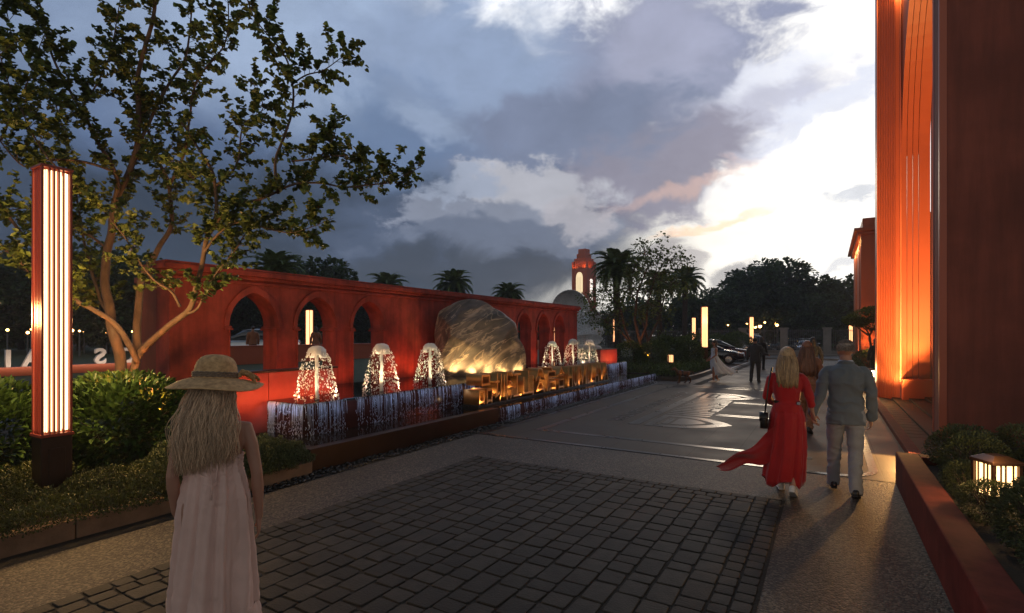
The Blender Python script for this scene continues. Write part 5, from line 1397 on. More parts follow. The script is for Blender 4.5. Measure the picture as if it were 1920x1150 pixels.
for dx_, dy_ in ((-1.2, -1.5), (0.6, -1.6), (1.6, -0.6)):
    lamp('SPOT', (x + dx_ * 1.1, y + dy_ * 1.1, zt(506)), 45, (1.0, 0.36, 0.12), .1, (x + dx_ * .5, y + dy_ * .5, zt(488)), 100, name='tower_light')
lamp('SPOT', (x - 2.5, y - 7, 0.5), 500, (1.0, 0.4, 0.2), .1, (x, y, 7), 50, name='tower_light')
# ribbed shell canopy
x, y = pos(1072, 58); z = lambda py: zat(py, 58)
sp = thing('shell_pavilion', 'pale ribbed shell roofed pavilion at the end of the arcade', 'pavilion', (x, y, 0))
b = MB(); n = 40; rx = 2.2; zb, ztp = z(583), z(545)
prev = None
for i in range(n + 1):
    a = math.pi * i / n; rr = 1 + 0.02 * (i % 2)
    ring = []
    for k in range(9):
        u = R(90) * k / 8
        ring.append((x + rr * rx * math.cos(a) * math.cos(u * .0 + 0) * (1 - .0 * k), y + 1.9 * math.sin(u) * math.sin(a) * 1.0 - 0.6, zb + (ztp - zb) * rr * math.sin(a) * math.cos(u)))
    if prev:
        for k in range(8): b.quad(prev[k], ring[k], ring[k + 1], prev[k + 1])
    prev = ring
b.build('shell_roof', M['pale_metal'], sp, mods=[('solid', .06)])
b = MB()
for k in range(22):
    xa = x - .1 + k * 0.115; b.box(xa, xa + .06, y - .75, y - .65, z(596), z(583.5))
b.build('eave_slats', M['pale_metal'], sp)
b = MB(); b.box(x - 2.0, x + 2.1, y - .3, y + 2, -.1, z(584)); b.build('wall', M['pale_metal'], sp)
b = MB(); b.box(x + .05, x + .9, y - .36, y - .31, z(612), z(586)); b.build('window', M['yellow_glow'], sp)  # stands for the yellow lit wall; its light is put in as glow
# petals
pt = thing('petal_sculpture', 'white curving petal sculpture below the shell pavilion', 'sculpture', (*pos(1098, 40), 0))
def petal(cx_, cy_, w, h, rot, d, bend, name='petal'):
    b = MB(); c = p3(cx_, cy_, d); ww = w / FPX * d / 2; hh = h / FPX * d / 2; n = 14; m_ = 7
    rows = []
    for i in range(n + 1):
        u = -1 + 2 * i / n; wd = math.sqrt(max(0.0, 1 - abs(u) ** 2.2))
        row = []
        for k in range(m_ + 1):
            v = -1 + 2 * k / m_
            lx, lz = u * ww, v * wd * hh
            cr_, sr_ = math.cos(R(rot)), math.sin(R(rot))
            px_, pz_ = lx * cr_ - lz * sr_, lx * sr_ + lz * cr_
            row.append(c + RT * px_ + Vector((0, 0, pz_)) + FW * (bend * (u * u + v * v * 0.6)))
        rows.append(row)
    for i in range(n):
        for k in range(m_): b.quad(rows[i][k], rows[i + 1][k], rows[i + 1][k + 1], rows[i][k + 1])
    b.build(name, M['petal'], pt, smooth=True, mods=[('solid', .05)])
petal(1095, 622, 70, 30, 62, 41, .5); petal(1112, 612, 56, 22, 75, 40.5, -.4); petal(1106, 628, 66, 24, 20, 39.5, .4); petal(1092, 640, 72, 26, 8, 39, -.4); petal(1108, 652, 44, 12, -4, 38.5, .3); petal(1090, 600, 40, 18, 80, 42, .3)
b = MB(); b.tube([(*pos(1098, 40), -.1), (*pos(1098, 40), 1.2)], .12, 8); b.build('stem', M['pale_metal'], pt)
lamp('SPOT', (*pos(1085, 37), .3), 260, (1.0, .75, .5), .1, p3(1092, 610, 40), 80, name='sculpture_light')

# ------------------------------------------------------------------ fence along the road
fx = -22.0
fn = thing('iron_fence', 'long dark iron railing fence beyond the far road', 'fence', (-8, 54, 0))
b = MB(); x = -30.0
xs_ = []
while x < 4.0:
    b.box(x - .018, x + .018, 53.985, 54.015, 0.4, 2.3); x += 0.16
b.box(-30, 4, 53.98, 54.02, 2.12, 2.17); b.box(-30, 4, 53.98, 54.02, 0.55, 0.6); b.build('railing', M['iron'], fn)
b = MB(); b.box(-30, 4, 53.88, 54.12, 0.0, 0.39); b.build('plinth_wall', M['concrete'], fn)
for px in (1318, 1393, 1470, 1551):
    t_ = (px - 960) / FPX; dd = 54 / (FW.y + RT.y * t_); xx = dd * (FW.x + RT.x * t_)
    b = MB(); b.box(xx - .3, xx + .3, 53.7, 54.3, 0, 2.3); b.build('pier', M['concrete'], fn, bevel=.02)
    b = MB(); b.box(xx - .38, xx + .38, 53.62, 54.38, 2.301, 2.45); b.build('pier_cap', M['concrete'], fn, bevel=.02)

# ------------------------------------------------------------------ street lamps beyond
sp_ = thing('street_lamp', '-', 'street lamp', (0, 0, 0), 0, 'globe street lamps beyond the road')
b = MB(); b.tube([(0, 0, 0), (0, 0, .5), (0, 0, 1)], [.011, .008, .006], 6); b.build('post', M['iron'], sp_, local=True)
SL = [(1335, 608), (1342, 609), (1355, 608), (1365, 610), (1372, 613), (1392, 611), (1400, 606), (1416, 613), (1425, 612), (1432, 612), (1434, 605), (1442, 605), (1452, 607), (1457, 610), (1462, 611), (1506, 611), (1533, 606), (1549, 606), (1554, 610), (1570, 605), (1590, 606), (1596, 605), (1603, 607),
      (14, 619), (52, 624), (58, 618), (135, 620), (149, 621), (158, 622), (200, 626), (248, 622), (1338, 612), (1447, 606)]
side = ['left of the feather palms', 'by the fence', 'near the centre', 'over the van', 'right of the van', 'by the tallest tree', 'left of the far wing', 'by the far wing']
ord_ = ['first', 'second', 'third', 'fourth', 'fifth', 'sixth', 'seventh', 'eighth', 'ninth', 'tenth', 'eleventh', 'twelfth', 'thirteenth', 'fourteenth', 'fifteenth', 'sixteenth', 'seventeenth', 'eighteenth', 'nineteenth', 'twentieth', 'twenty-first', 'twenty-second', 'twenty-third', 'twenty-fourth', 'twenty-fifth']
SLs = sorted(SL); left = [q for q in SLs if q[0] < 700]; right = [q for q in SLs if q[0] >= 700]
gb = MB(); gb.ell((0, 0, 0), (1, 1, 1), 10, 7)
globe_me = gb.mesh('globe'); globe_me.materials.append(M['warm_bulb'])
lr = random.Random(3)
for i, (px, py) in enumerate(SLs):
    d = lr.uniform(58, 72) if px > 700 else lr.uniform(27, 34)
    o = sp_ if i == 0 else copy_tree(sp_)
    for ch in list(o.children):
        if ch.name.startswith('globe'): bpy.data.objects.remove(ch)
    x, y = pos(px, d); z_ = zat(py, d); o.location = (x, y, 0)
    for ch in o.children: ch.scale = (8 if d > 40 else 5, 8 if d > 40 else 5, z_)
    gl = bpy.data.objects.new('globe', globe_me); C.objects.link(gl); gl.parent = o; gl.location = (0, 0, z_)
    rr = lr.uniform(1.3, 3.4) / FPX * d * 0.5 * 1.9; gl.scale = (rr, rr, rr)
    o['label'] = ('warm globe street lamp in the dark wood at left, %s from the left edge' % ord_[left.index((px, py))]) if px < 700 else ('warm globe street lamp beyond the fence, %s from the left' % ord_[right.index((px, py))])

# ------------------------------------------------------------------ cars
def car(label, loc, rz, paint, van=False, group='parked cars'):
    t = thing('van' if van else 'parked_car', label, 'van' if van else 'car', loc, rz, group)
    L_, Wd, H = (4.6, 0.92, 1.45) if not van else (4.7, 0.95, 1.85)
    b = MB()
    # body: lofted cross-sections from rear bumper to nose
    st = [(-2.28, .62, .35, .72), (-2.2, .82, .26, .95), (-1.6, .9, .22, 1.0), (0, .92, .2, .95), (1.0, .92, .2, .93), (1.7, .88, .22, .84), (2.15, .76, .28, .70), (2.3, .55, .36, .58)]
    rings = []
    for (x, w, z0, z1) in st:
        w *= Wd / .92
        rings.append(((x, 0, (z0 + z1) / 2), (0, w, 0), (0, 0, (z1 - z0) / 2)))
    b.loft(rings, 20, True, 4.5); b.build('body', paint, t, smooth=True, local=True)
    b = MB()
    rf = [(-1.95, .72, .92, .05), (-1.35, .70, 1.16, .27), (-0.6, .70, 1.2, .32), (.1, .69, 1.17, .30), (.75, .70, 1.02, .14), (1.15, .72, .93, .04)] if not van else [(-2.2, .8, 1.25, .45), (-1.5, .8, 1.4, .52), (0, .8, 1.4, .52), (.9, .78, 1.32, .44), (1.4, .76, 1.1, .22), (1.8, .74, .95, .05)]
    b.loft([((x, 0, zc - 0.02), (0, w, 0), (0, 0, hh)) for x, w, zc, hh in rf], 16, True, 3.2); b.build('window', M['glass'], t, smooth=True, local=True)
    b = MB(); zr = 1.44 if not van else 1.9
    b.loft([((x, 0, z_), (0, w, 0), (0, 0, .025)) for x, w, z_ in ((-1.35, .5, zr - .06), (-.9, .58, zr), (-.2, .58, zr), (.25, .5, zr - .03))], 14, True, 3); b.build('roof', paint, t, smooth=True, local=True)
    for sx in (-1.42, 1.42):
        for sy in (-1, 1):
            w = MB(); w.loft([((sx, sy * (Wd - .2), .32), (.32, 0, 0), (0, 0, .32)), ((sx, sy * (Wd + .01), .32), (.32, 0, 0), (0, 0, .32))], 18, True); wo = w.build('wheel', M['tyre'], t, local=True)
            w = MB(); w.loft([((sx, sy * (Wd + .005), .32), (.2, 0, 0), (0, 0, .2)), ((sx, sy * (Wd + .02), .32), (.18, 0, 0), (0, 0, .18))], 12, True); w.build('rim', M['rim'], wo, local=True)
    for sy in (-1, 1):
        w = MB(); w.ell((2.16, sy * .6, .64), (.1, .17, .07), 10, 6); w.build('headlight', M['rim'], t, smooth=True, local=True)
        w = MB(); w.ell((-2.22, sy * .62, .74), (.05, .16, .08), 8, 6); w.build('tail_light', M['lamp_red'], t, smooth=True, local=True)
        w = MB(); w.ell((.75, sy * (Wd + .06), .98), (.07, .1, .06), 8, 6); w.build('mirror', paint, t, smooth=True, local=True)
    return t
Pk = mat('black_car_paint', (0.012, 0.012, 0.014), 0.12, var=0.02, coat=1.0); Ps = mat('silver_car_paint', (0.5, 0.52, 0.55), 0.25, metal=0.6, var=0.03, coat=.6); Pw = mat('white_car_paint', (0.75, 0.77, 0.8), 0.25, var=.03, coat=.6); Pr = mat('dark_red_car_paint', (.09, .02, .018), .2, var=.05, coat=.8)
for i, (px, d, rz, p, van, lab) in enumerate([(1322, 33, R(5), Pk, False, 'black parked car behind the taller light column'), (1347, 36.5, R(6), Pr, False, 'dark red parked car right behind the woman in the white dress'), (1360, 41.5, R(4), Pk, False, 'black parked car farthest along the parking row'),
        (1412, 50, R(-80), Pw, True, 'white van on the far road behind the man in the dark suit'), (1511, 49.5, R(-84), Ps, False, 'silver car on the far road above the blonde woman'), (1482, 53, R(180), Pk, False, 'dark car passing left of the silver car'), (474, 27, R(200), Ps, False, 'silver car glimpsed over the wall through the first arch')]):
    x, y = pos(px, d); z_ = 0.0 if d < 45 else -0.006
    car(lab, (x, y, 0.62 if px < 600 else z_), rz, p, van, 'cars parked and passing')

# ------------------------------------------------------------------ evening haze
hz = MB(); hz.box(-120, 90, -70, 150, -1.2, 24)
m, nt, bs = new_mat('evening_haze'); nt.nodes.remove(bs)
pv = N(nt, 'ShaderNodeVolumePrincipled', inp={'Color': (0.72, 0.80, 0.95, 1), 'Density': 0.0010, 'Anisotropy': 0.3}); nt.links.new(pv.outputs[0], nt.nodes['Material Output'].inputs['Volume'])
ho = hz.build('haze', m); ho['kind'] = 'stuff'; tag(ho, 'thin bluish evening haze filling the air over the plaza', 'haze')
# ------------------------------------------------------------------ people
def remeshed(mb, voxel, smooth=4, disp=None, name='body'):
    me = mb.mesh('tmp'); o = bpy.data.objects.new('tmp', me); C.objects.link(o)
    m = o.modifiers.new('r', 'REMESH'); m.mode = 'VOXEL'; m.voxel_size = voxel; m.use_smooth_shade = True
    if smooth:
        s = o.modifiers.new('s', 'SMOOTH'); s.factor = 0.5; s.iterations = smooth
    out = bpy.data.meshes.new_from_object(o.evaluated_get(bpy.context.evaluated_depsgraph_get()))
    bpy.data.objects.remove(o); bpy.data.meshes.remove(me)
    out.name = name
    if disp:
        ns = [v.normal.copy() for v in out.vertices]
        for v, n in zip(out.vertices, ns): v.co = v.co + n * disp(v.co)
    return out

def folds(amp, sx=7, sy=7, sz=4, seed=0.0, ridge=True):
    def f(c):
        w = mnoise.fractal(Vector((c.x * 3 + seed, c.y * 3, c.z * 3)), 1.0, 2.0, 3) * 0.6
        a = mnoise.noise(Vector((c.x * sx + seed + w, c.y * sy + w, c.z * sz + w * 2)))
        if ridge: a = 1 - abs(a) * 2.4
        return amp * a
    return f

def V3(*a): return Vector(a)

def head_part(mb, c, s=1.0, female=False, yaw=0.0):
    Mz = Matrix.Rotation(yaw, 3, 'Z')
    def q(x, y, z): return c + Mz @ (Vector((x, y, z)) * s)
    def e(p, r): mb.ell(q(*p), tuple(k * s for k in r), 16, 11, Mz)
    e((0, -.012, .028), (.076, .097, .088)); e((0, .02, -.028), (.061, .073, .085))
    e((0, .032, -.080), (.040, .048, .036)); e((0, .080, .014), (.046, .018, .011)); e((0, .088, -.062), (.023, .011, .009))
    e((-.045, .055, -.03), (.022, .022, .026)); e((.045, .055, -.03), (.022, .022, .026))
    mb.tube([q(0, .086, .01), q(0, .100, -.015), q(0, .110, -.033)], [.009 * s, .011 * s, .015 * s], 8, True, True)
    for k in (-1, 1): e((k * .078, -.008, -.008), (.011, .022, .032))

def eyes(parent, c, s, yaw=0.0):
    Mz = Matrix.Rotation(yaw, 3, 'Z')
    for k in (-1, 1):
        b = MB(); b.ell(c + Mz @ (Vector((k * .031, .081, -.002)) * s), (.010 * s, .008 * s, .007 * s), 8, 6); b.build('eye', M['black'], parent, True, local=True)

def hand_part(mb, wrist, fwd, pn, ts, curl=0.5, s=1.0):
    """palm, four separate fingers and a thumb on side ts"""
    fwd = Vector(fwd).normalized(); pn = Vector(pn); pn = (pn - fwd * pn.dot(fwd)).normalized(); ac = pn.cross(fwd) * ts
    w = Vector(wrist)
    rings = []
    for t, hw, th in ((-.02, .024, .019), (.0, .025, .017), (.03, .036, .016), (.06, .041, .014), (.085, .040, .011), (.095, .034, .008)):
        rings.append((w + fwd * t * s + pn * .004 * s, ac * hw * s, pn * th * s))
    mb.loft(rings, 14, True, 2.6)
    tips = []
    for k, (off, ln, r) in enumerate(((.029, .070, .0090), (.0098, .080, .0095), (-.0098, .074, .0090), (-.028, .058, .0080))):
        p = w + fwd * .085 * s + ac * off * s; d = (fwd + ac * off * 2.2).normalized()
        cu = curl * (1 + 0.10 * (k - 1)); pts = [p - d * .015 * s, p]
        for j, fr in enumerate((.44, .31, .25)):
            ang = cu * (0.55 if j == 0 else 0.75)
            d = (d * math.cos(ang) + pn * math.sin(ang)).normalized()
            pnn = pn
            p = p + d * ln * fr * s; pts.append(p)
        mb.tube(pts, [r * s, r * s, r * .97 * s, r * .9 * s, r * .8 * s], 8, True, True)
    p = w + fwd * .022 * s + ac * .026 * s; d1 = (fwd * .55 + ac * .75 + pn * .30).normalized(); d2 = (fwd * .88 + ac * .30 + pn * .42).normalized(); d3 = (fwd * .9 + pn * .5).normalized()
    mb.tube([p - d1 * .012 * s, p + d1 * .030 * s, p + d1 * .030 * s + d2 * .030 * s, p + d1 * .030 * s + d2 * .030 * s + d3 * .022 * s], [.014 * s, .0125 * s, .0105 * s, .009 * s], 8, True, True)

def mid_bend(a, b, toward, amt):
    return (Vector(a) + Vector(b)) / 2 + Vector(toward) * amt

class Fig:
    """figure facing +Y in its own space; joints scaled from a 1.75 m adult"""
    def __init__(s, H=1.75, female=False, arms=None, legs=None, lean=0.0, head_yaw=0.0, hands=(0.45, 0.45), handdir=None):
        k = H / 1.75; s.k = k; s.f = female
        sh = .165 if female else .195; hw = .095 if female else .09
        s.sh = [V3(-sh, lean * 1.42, 1.42) * k, V3(sh, lean * 1.42, 1.42) * k]
        s.hip = [V3(-hw, 0, .90) * k, V3(hw, 0, .90) * k]
        A = arms or [((-.25, -.03, 1.13), (-.26, .03, .88)), ((.25, -.03, 1.13), (.26, .03, .88))]
        s.el = [V3(*a[0]) * k for a in A]; s.wr = [V3(*a[1]) * k for a in A]
        Lg = legs or [((-.10, .02, .49), (-.10, -.02, .085), 0.0), ((.10, .02, .49), (.10, -.02, .085), 0.0)]
        s.kn = [V3(*a[0]) * k for a in Lg]; s.an = [V3(*a[1]) * k for a in Lg]; s.pitch = [a[2] for a in Lg]
        s.head = V3(0, lean * 1.63 + .015, 1.632) * k; s.yaw = head_yaw; s.curl = hands; s.lean = lean; s.handdir = handdir or [None, None]
    def foot_dir(s, i):
        p = s.pitch[i]; return V3((-1 if i == 0 else 1) * .10, math.cos(p), -math.sin(p)).normalized()
    def body(s, voxel, feet=True):
        k = s.k; mb = MB(); f = s.f; L = s.lean
        tor = [(.86, .135, .095), (.93, .172 if f else .160, .115), (1.02, .148 if f else .148, .10), (1.10, .118 if f else .14, .088), (1.20, .135 if f else .155, .10), (1.30, .152 if f else .172, .108), (1.38, .150 if f else .175, .095), (1.43, .115 if f else .13, .075), (1.47, .06, .06)]
        mb.loft([(V3(0, L * z, z) * k, V3(rx * k, 0, 0), V3(0, ry * k, 0)) for z, rx, ry in tor], 20, True, 2.3)
        mb.tube([V3(0, L * 1.43 - .01, 1.43) * k, V3(0, L * 1.5, 1.50) * k, s.head + V3(0, -.005, -.06) * k], [(.058 if f else .066) * k, (.048 if f else .058) * k, (.050 if f else .06) * k], 12)
        head_part(mb, s.head, k * (0.97 if f else 1.0), f, s.yaw)
        r = .85 if f else 1.0
        for i in (0, 1):
            sg = -1 if i == 0 else 1
            mid1 = s.sh[i].lerp(s.el[i], .45); mid2 = s.el[i].lerp(s.wr[i], .3)
            mb.tube([s.sh[i] + V3(-sg * .05, 0, -.03) * k, s.sh[i] + V3(-sg * .006, 0, -.035) * k, mid1, s.el[i], mid2, s.wr[i]], [.044 * r * k, .050 * r * k, .047 * r * k, .039 * r * k, .041 * r * k, .027 * r * k], 12, True, True)
            fw = (s.wr[i] - s.el[i]).normalized(); hd = s.handdir[i]
            fwd, pn = (hd if hd else ((fw + V3(0, .12, -.25)).normalized(), V3(-sg, 0.25, 0)))
            hand_part(mb, s.wr[i] + Vector(fwd).normalized() * .012 * k, fwd, pn, sg if (Vector(pn).normalized().cross(Vector(fwd).normalized()) * sg).y > 0 else -sg, s.curl[i], k * (.9 if f else 1.0))
            m1 = s.hip[i].lerp(s.kn[i], .5); m2 = s.kn[i].lerp(s.an[i], .30) + V3(0, -.012, 0) * k
            mb.tube([s.hip[i] + V3(0, 0, .05) * k, s.hip[i] + V3(0, 0, -.05) * k, m1, s.kn[i], m2, s.an[i]], [.085 * k, .088 * k, .072 * k, .054 * k, .054 * k, .036 * k], 12, True, True)
            if feet:
                fd = s.foot_dir(i); h = s.an[i] + V3(0, 0, -.035) * k
                mb.tube([h - fd * .05 * k, h + fd * .03 * k, h + fd * .10 * k + V3(0, 0, -.012) * k, h + fd * .17 * k + V3(0, 0, -.02) * k], [.036 * k, .040 * k, .036 * k, .024 * k], 10, True, True, 0.85)
        return remeshed(mb, voxel, 3)
    def shoes(s, parent, m, name='shoe', heel=0.0):
        k = s.k
        for i in (0, 1):
            fd = s.foot_dir(i); up = V3(0, 0, 1); up = (up - fd * up.dot(fd)).normalized(); sd = fd.cross(up)
            o = s.an[i] - up * .075 * k
            mb = MB(); rings = []
            for t, w, h, z in ((-.085, .018, .022, .03), (-.075, .030, .038, .038), (-.03, .036, .046, .046), (.03, .038, .043, .043), (.09, .044, .032, .032), (.14, .043, .026, .026), (.185, .030, .019, .020), (.20, .012, .010, .014)):
                rings.append((o + fd * t * k + up * z * k, sd * w * k, up * h * k))
            mb.loft(rings, 14, True, 2.6)
            mb.loft([(o + fd * t * k + up * .007 * k, sd * w * k, up * .009 * k) for t, w in ((-.088, .022), (-.075, .033), (0, .037), (.09, .047), (.15, .044), (.19, .03), (.206, .01))], 12, True, 4)
            mb.build(name, m, parent, True, local=True)
    def trousers(s, voxel, m, parent, w=1.0, seed=0.0, name='trousers', amp=.006, low=0.0):
        k = s.k; mb = MB()
        mb.loft([(V3(0, s.lean * z, z) * k, V3(rx * w * k, 0, 0), V3(0, ry * w * k, 0)) for z, rx, ry in ((.80, .15, .10), (.86, .172, .122), (.95, .176, .124), (1.04, .152, .108), (1.06, .148, .104))], 20, True, 2.3)
        for i in (0, 1):
            m1 = s.hip[i].lerp(s.kn[i], .5); m2 = s.kn[i].lerp(s.an[i], .5)
            d = (s.an[i] - s.kn[i]).normalized()
            mb.tube([s.hip[i] + V3(0, 0, .02) * k, s.hip[i] + V3(0, 0, -.06) * k, m1, s.kn[i], m2, s.an[i] + d * (.02 + low) * k], [.100 * w * k, .104 * w * k, .086 * w * k, .072 * w * k, .066 * w * k, .062 * w * k], 14, True)
        me = remeshed(mb, voxel, 3, folds(amp * k, 6, 6, 11, seed), name)
        return link(me, name, m, parent, True)
    def jacket(s, voxel, m, parent, hem=.83, seed=0.0, name='jacket', sleeve=1.0, amp=.006, w=1.0, waist=.155, collar=True, hemw=.195, shoulder=1.0, slev=(0.075, .068, .062, .052)):
        k = s.k; mb = MB(); L = s.lean; f = s.f
        mb.loft([(V3(0, L * z, z) * k, V3(rx * w * k, 0, 0), V3(0, ry * w * k, 0)) for z, rx, ry in ((hem, hemw, .142), (hem + .10, hemw - .01, .136), (1.06, waist + .012, .122), (1.12, waist, .116), (1.22, waist + .02, .126), (1.32, .188 if not f else .165, .128), (1.40, (.186 if not f else .155) * shoulder, .108), (1.445, (.135 if not f else .11) * shoulder, .086), (1.475, .078, .072), (1.50, .066, .066))], 24, True, 2.4)
        for i in (0, 1):
            sg = -1 if i == 0 else 1
            e = s.el[i] + (s.wr[i] - s.el[i]) * sleeve
            mb.tube([s.sh[i] + V3(-sg * .075, 0, -.012) * k, s.sh[i] + V3(-sg * .03, 0, -.022) * k, s.sh[i] + V3(-sg * .002, 0, -.055) * k, s.sh[i].lerp(s.el[i], .5), s.el[i], e], [slev[0] * .72 * k, slev[0] * .88 * k, slev[0] * .98 * k, slev[1] * k, slev[2] * k, slev[3] * k], 14, True, True)
        if collar:
            n = 14; pts = [V3(.066 * math.cos(a), L * 1.49 - .004 + .064 * math.sin(a), 1.495 - .012 * math.sin(a)) * k for a in [math.pi * 2 * q / n for q in range(n + 1)]]
            mb.tube(pts, .015 * k, 8)
        me = remeshed(mb, voxel, 2, folds(amp * k, 5, 5, 9, seed), name)
        return link(me, name, m, parent, True)

def strands(mb, head, k, n, fn, seed, r0=.007, r1=.002, spread=140, top=True, front=False):
    r = random.Random(seed)
    for i in range(n):
        a = R(r.uniform(-spread, spread)); el = R(r.uniform(-25, 78)) if top else R(r.uniform(-25, 40))
        d = Vector((math.sin(a) * math.cos(el), -math.cos(a) * math.cos(el), math.sin(el)))
        root = head + Vector((d.x * .079, d.y * .100 - .012, d.z * .091 + .028)) * k
        pts = fn(root, d, a, el, r)
        m_ = len(pts)
        mb.tube(pts, [(r0 + (r1 - r0) * (j / (m_ - 1)) ** 1.5) * r.uniform(.8, 1.2) for j in range(m_)], 4, True, False, .6)

def hair_cap(mb, head, k, grow=1.07, low=-.03, yaw=0.0, face=0.055):
    n = 20; c = head + V3(0, -.014, .028) * k
    mb.ell(c + V3(0, -.010, .006) * k, (.079 * grow * k, .094 * grow * k, .090 * grow * k), 20, 12)
    return mb

def skirt(rings, n=72, fold=9, amp=0.02, seed=0.0, rows=26, hemnoise=0.01, angle_bias=None):
    """rings: (z,cx,cy,rx,ry) from top to hem"""
    b = MB(); zs = [q[0] for q in rings]
    vs = []; fs = []
    for i in range(rows + 1):
        t = i / rows; x = t * (len(rings) - 1); j = min(int(x), len(rings) - 2); u = x - j; u = u * u * (3 - 2 * u) * 0.5 + u * 0.5
        q = [rings[j][m] * (1 - u) + rings[j + 1][m] * u for m in range(5)]
        for kk in range(n):
            a = 2 * math.pi * kk / n
            w = mnoise.noise(Vector((math.cos(a) * 1.4 + seed, math.sin(a) * 1.4, t * 1.3)))
            ph = fold * a + 3.2 * w + seed
            f_ = (math.sin(ph) * 0.6 + math.sin(2.3 * ph + 1.7 * w + t) * 0.28 + mnoise.noise(Vector((a * 5, t * 4, seed))) * .3) * amp * (0.25 + 0.75 * t ** 0.8)
            cr = mnoise.noise(Vector((math.cos(a) * 4 + seed, math.sin(a) * 4, t * 26 + 2 * math.cos(a * 2)))) * amp * 0.20
            rx, ry = q[3] + f_ + cr, q[4] + f_ + cr
            vs.append((q[1] + rx * math.cos(a), q[2] + ry * math.sin(a), q[0] + (hemnoise * math.sin(ph * .5) if i == rows else 0)))
    for i in range(rows):
        for kk in range(n): fs.append((i * n + kk, i * n + (kk + 1) % n, (i + 1) * n + (kk + 1) % n, (i + 1) * n + kk))
    b.add(vs, fs); return b

def person(label, loc, rz):
    return thing('person', label, 'person', loc, rz)

# materials
def cloth(name, c, rough=.85, var=.12, scale=90, bump=.15, sheen=.3, vscale=6): return mat(name, c, rough, var=var, vscale=vscale, bump=bump, bscale=scale, sheen=sheen, spec=.25, bdist=.003)
M['linen'] = cloth('pale_pink_linen', (0.74, 0.51, 0.44), scale=260, bump=.3)
M['red_cloth'] = cloth('red_crepe', (0.40, 0.008, 0.010), .6)
M['suit_grey'] = cloth('blue_grey_suiting', (0.125, 0.15, 0.17), .75, scale=300)
M['suit_grey_light'] = cloth('grey_trouser_cloth', (0.30, 0.315, 0.33), .75, scale=300)
M['suit_dark'] = cloth('charcoal_suiting', (0.05, 0.048, 0.05))
M['rust_cloth'] = cloth('rust_satin', (0.26, 0.10, 0.045), .5)
M['white_cloth'] = cloth('pale_blue_chiffon', (0.55, 0.62, 0.72), .7)
M['dark_cloth'] = cloth('black_cloth', (0.02, 0.02, 0.022))
def hair_mat(name, c1, c2):
    m = mat(name, c1, .42, col2=c2, vscale=4, island=.38, stretch=(30, 30, 1.2), spec=.6); return m
M['hair_ash'] = hair_mat('ash_blond_hair', (0.78, 0.57, 0.38), (0.42, 0.28, 0.17))
M['hair_blond'] = hair_mat('blond_hair', (0.42, 0.29, 0.15), (0.16, 0.10, 0.05))
M['hair_rust'] = hair_mat('auburn_hair', (0.22, 0.085, 0.04), (0.10, 0.04, 0.02))
M['hair_dark'] = hair_mat('dark_hair', (0.02, 0.015, 0.012), (0.01, 0.008, 0.007))
M['hair_short'] = hair_mat('short_brown_hair', (0.32, 0.27, 0.23), (0.16, 0.13, 0.105))
def straw_mat():
    m, nt, bs = new_mat('woven_straw')
    tc = N(nt, 'ShaderNodeTexCoord'); sx = N(nt, 'ShaderNodeSeparateXYZ'); nt.links.new(tc.outputs['Object'], sx.inputs[0])
    nz = N(nt, 'ShaderNodeTexNoise', inp={'Scale': 45.0, 'Detail': 4}); nt.links.new(tc.outputs['Object'], nz.inputs['Vector'])
    cr = N(nt, 'ShaderNodeValToRGB'); e = cr.color_ramp.elements; e[0].position = .3; e[0].color = (.40, .23, .10, 1); e[1].position = .7; e[1].color = (.72, .46, .22, 1); nt.links.new(nz.outputs[0], cr.inputs[0]); nt.links.new(cr.outputs[0], bs.inputs['Base Color'])
    n2 = N(nt, 'ShaderNodeTexNoise', inp={'Scale': 260.0, 'Detail': 2}); nt.links.new(tc.outputs['Object'], n2.inputs['Vector'])
    bp = N(nt, 'ShaderNodeBump', inp={'Strength': .5, 'Distance': .003}); nt.links.new(n2.outputs[0], bp.inputs['Height']); nt.links.new(bp.outputs[0], bs.inputs['Normal']); bs.inputs['Roughness'].default_value = .8
    return m
M['straw'] = straw_mat()

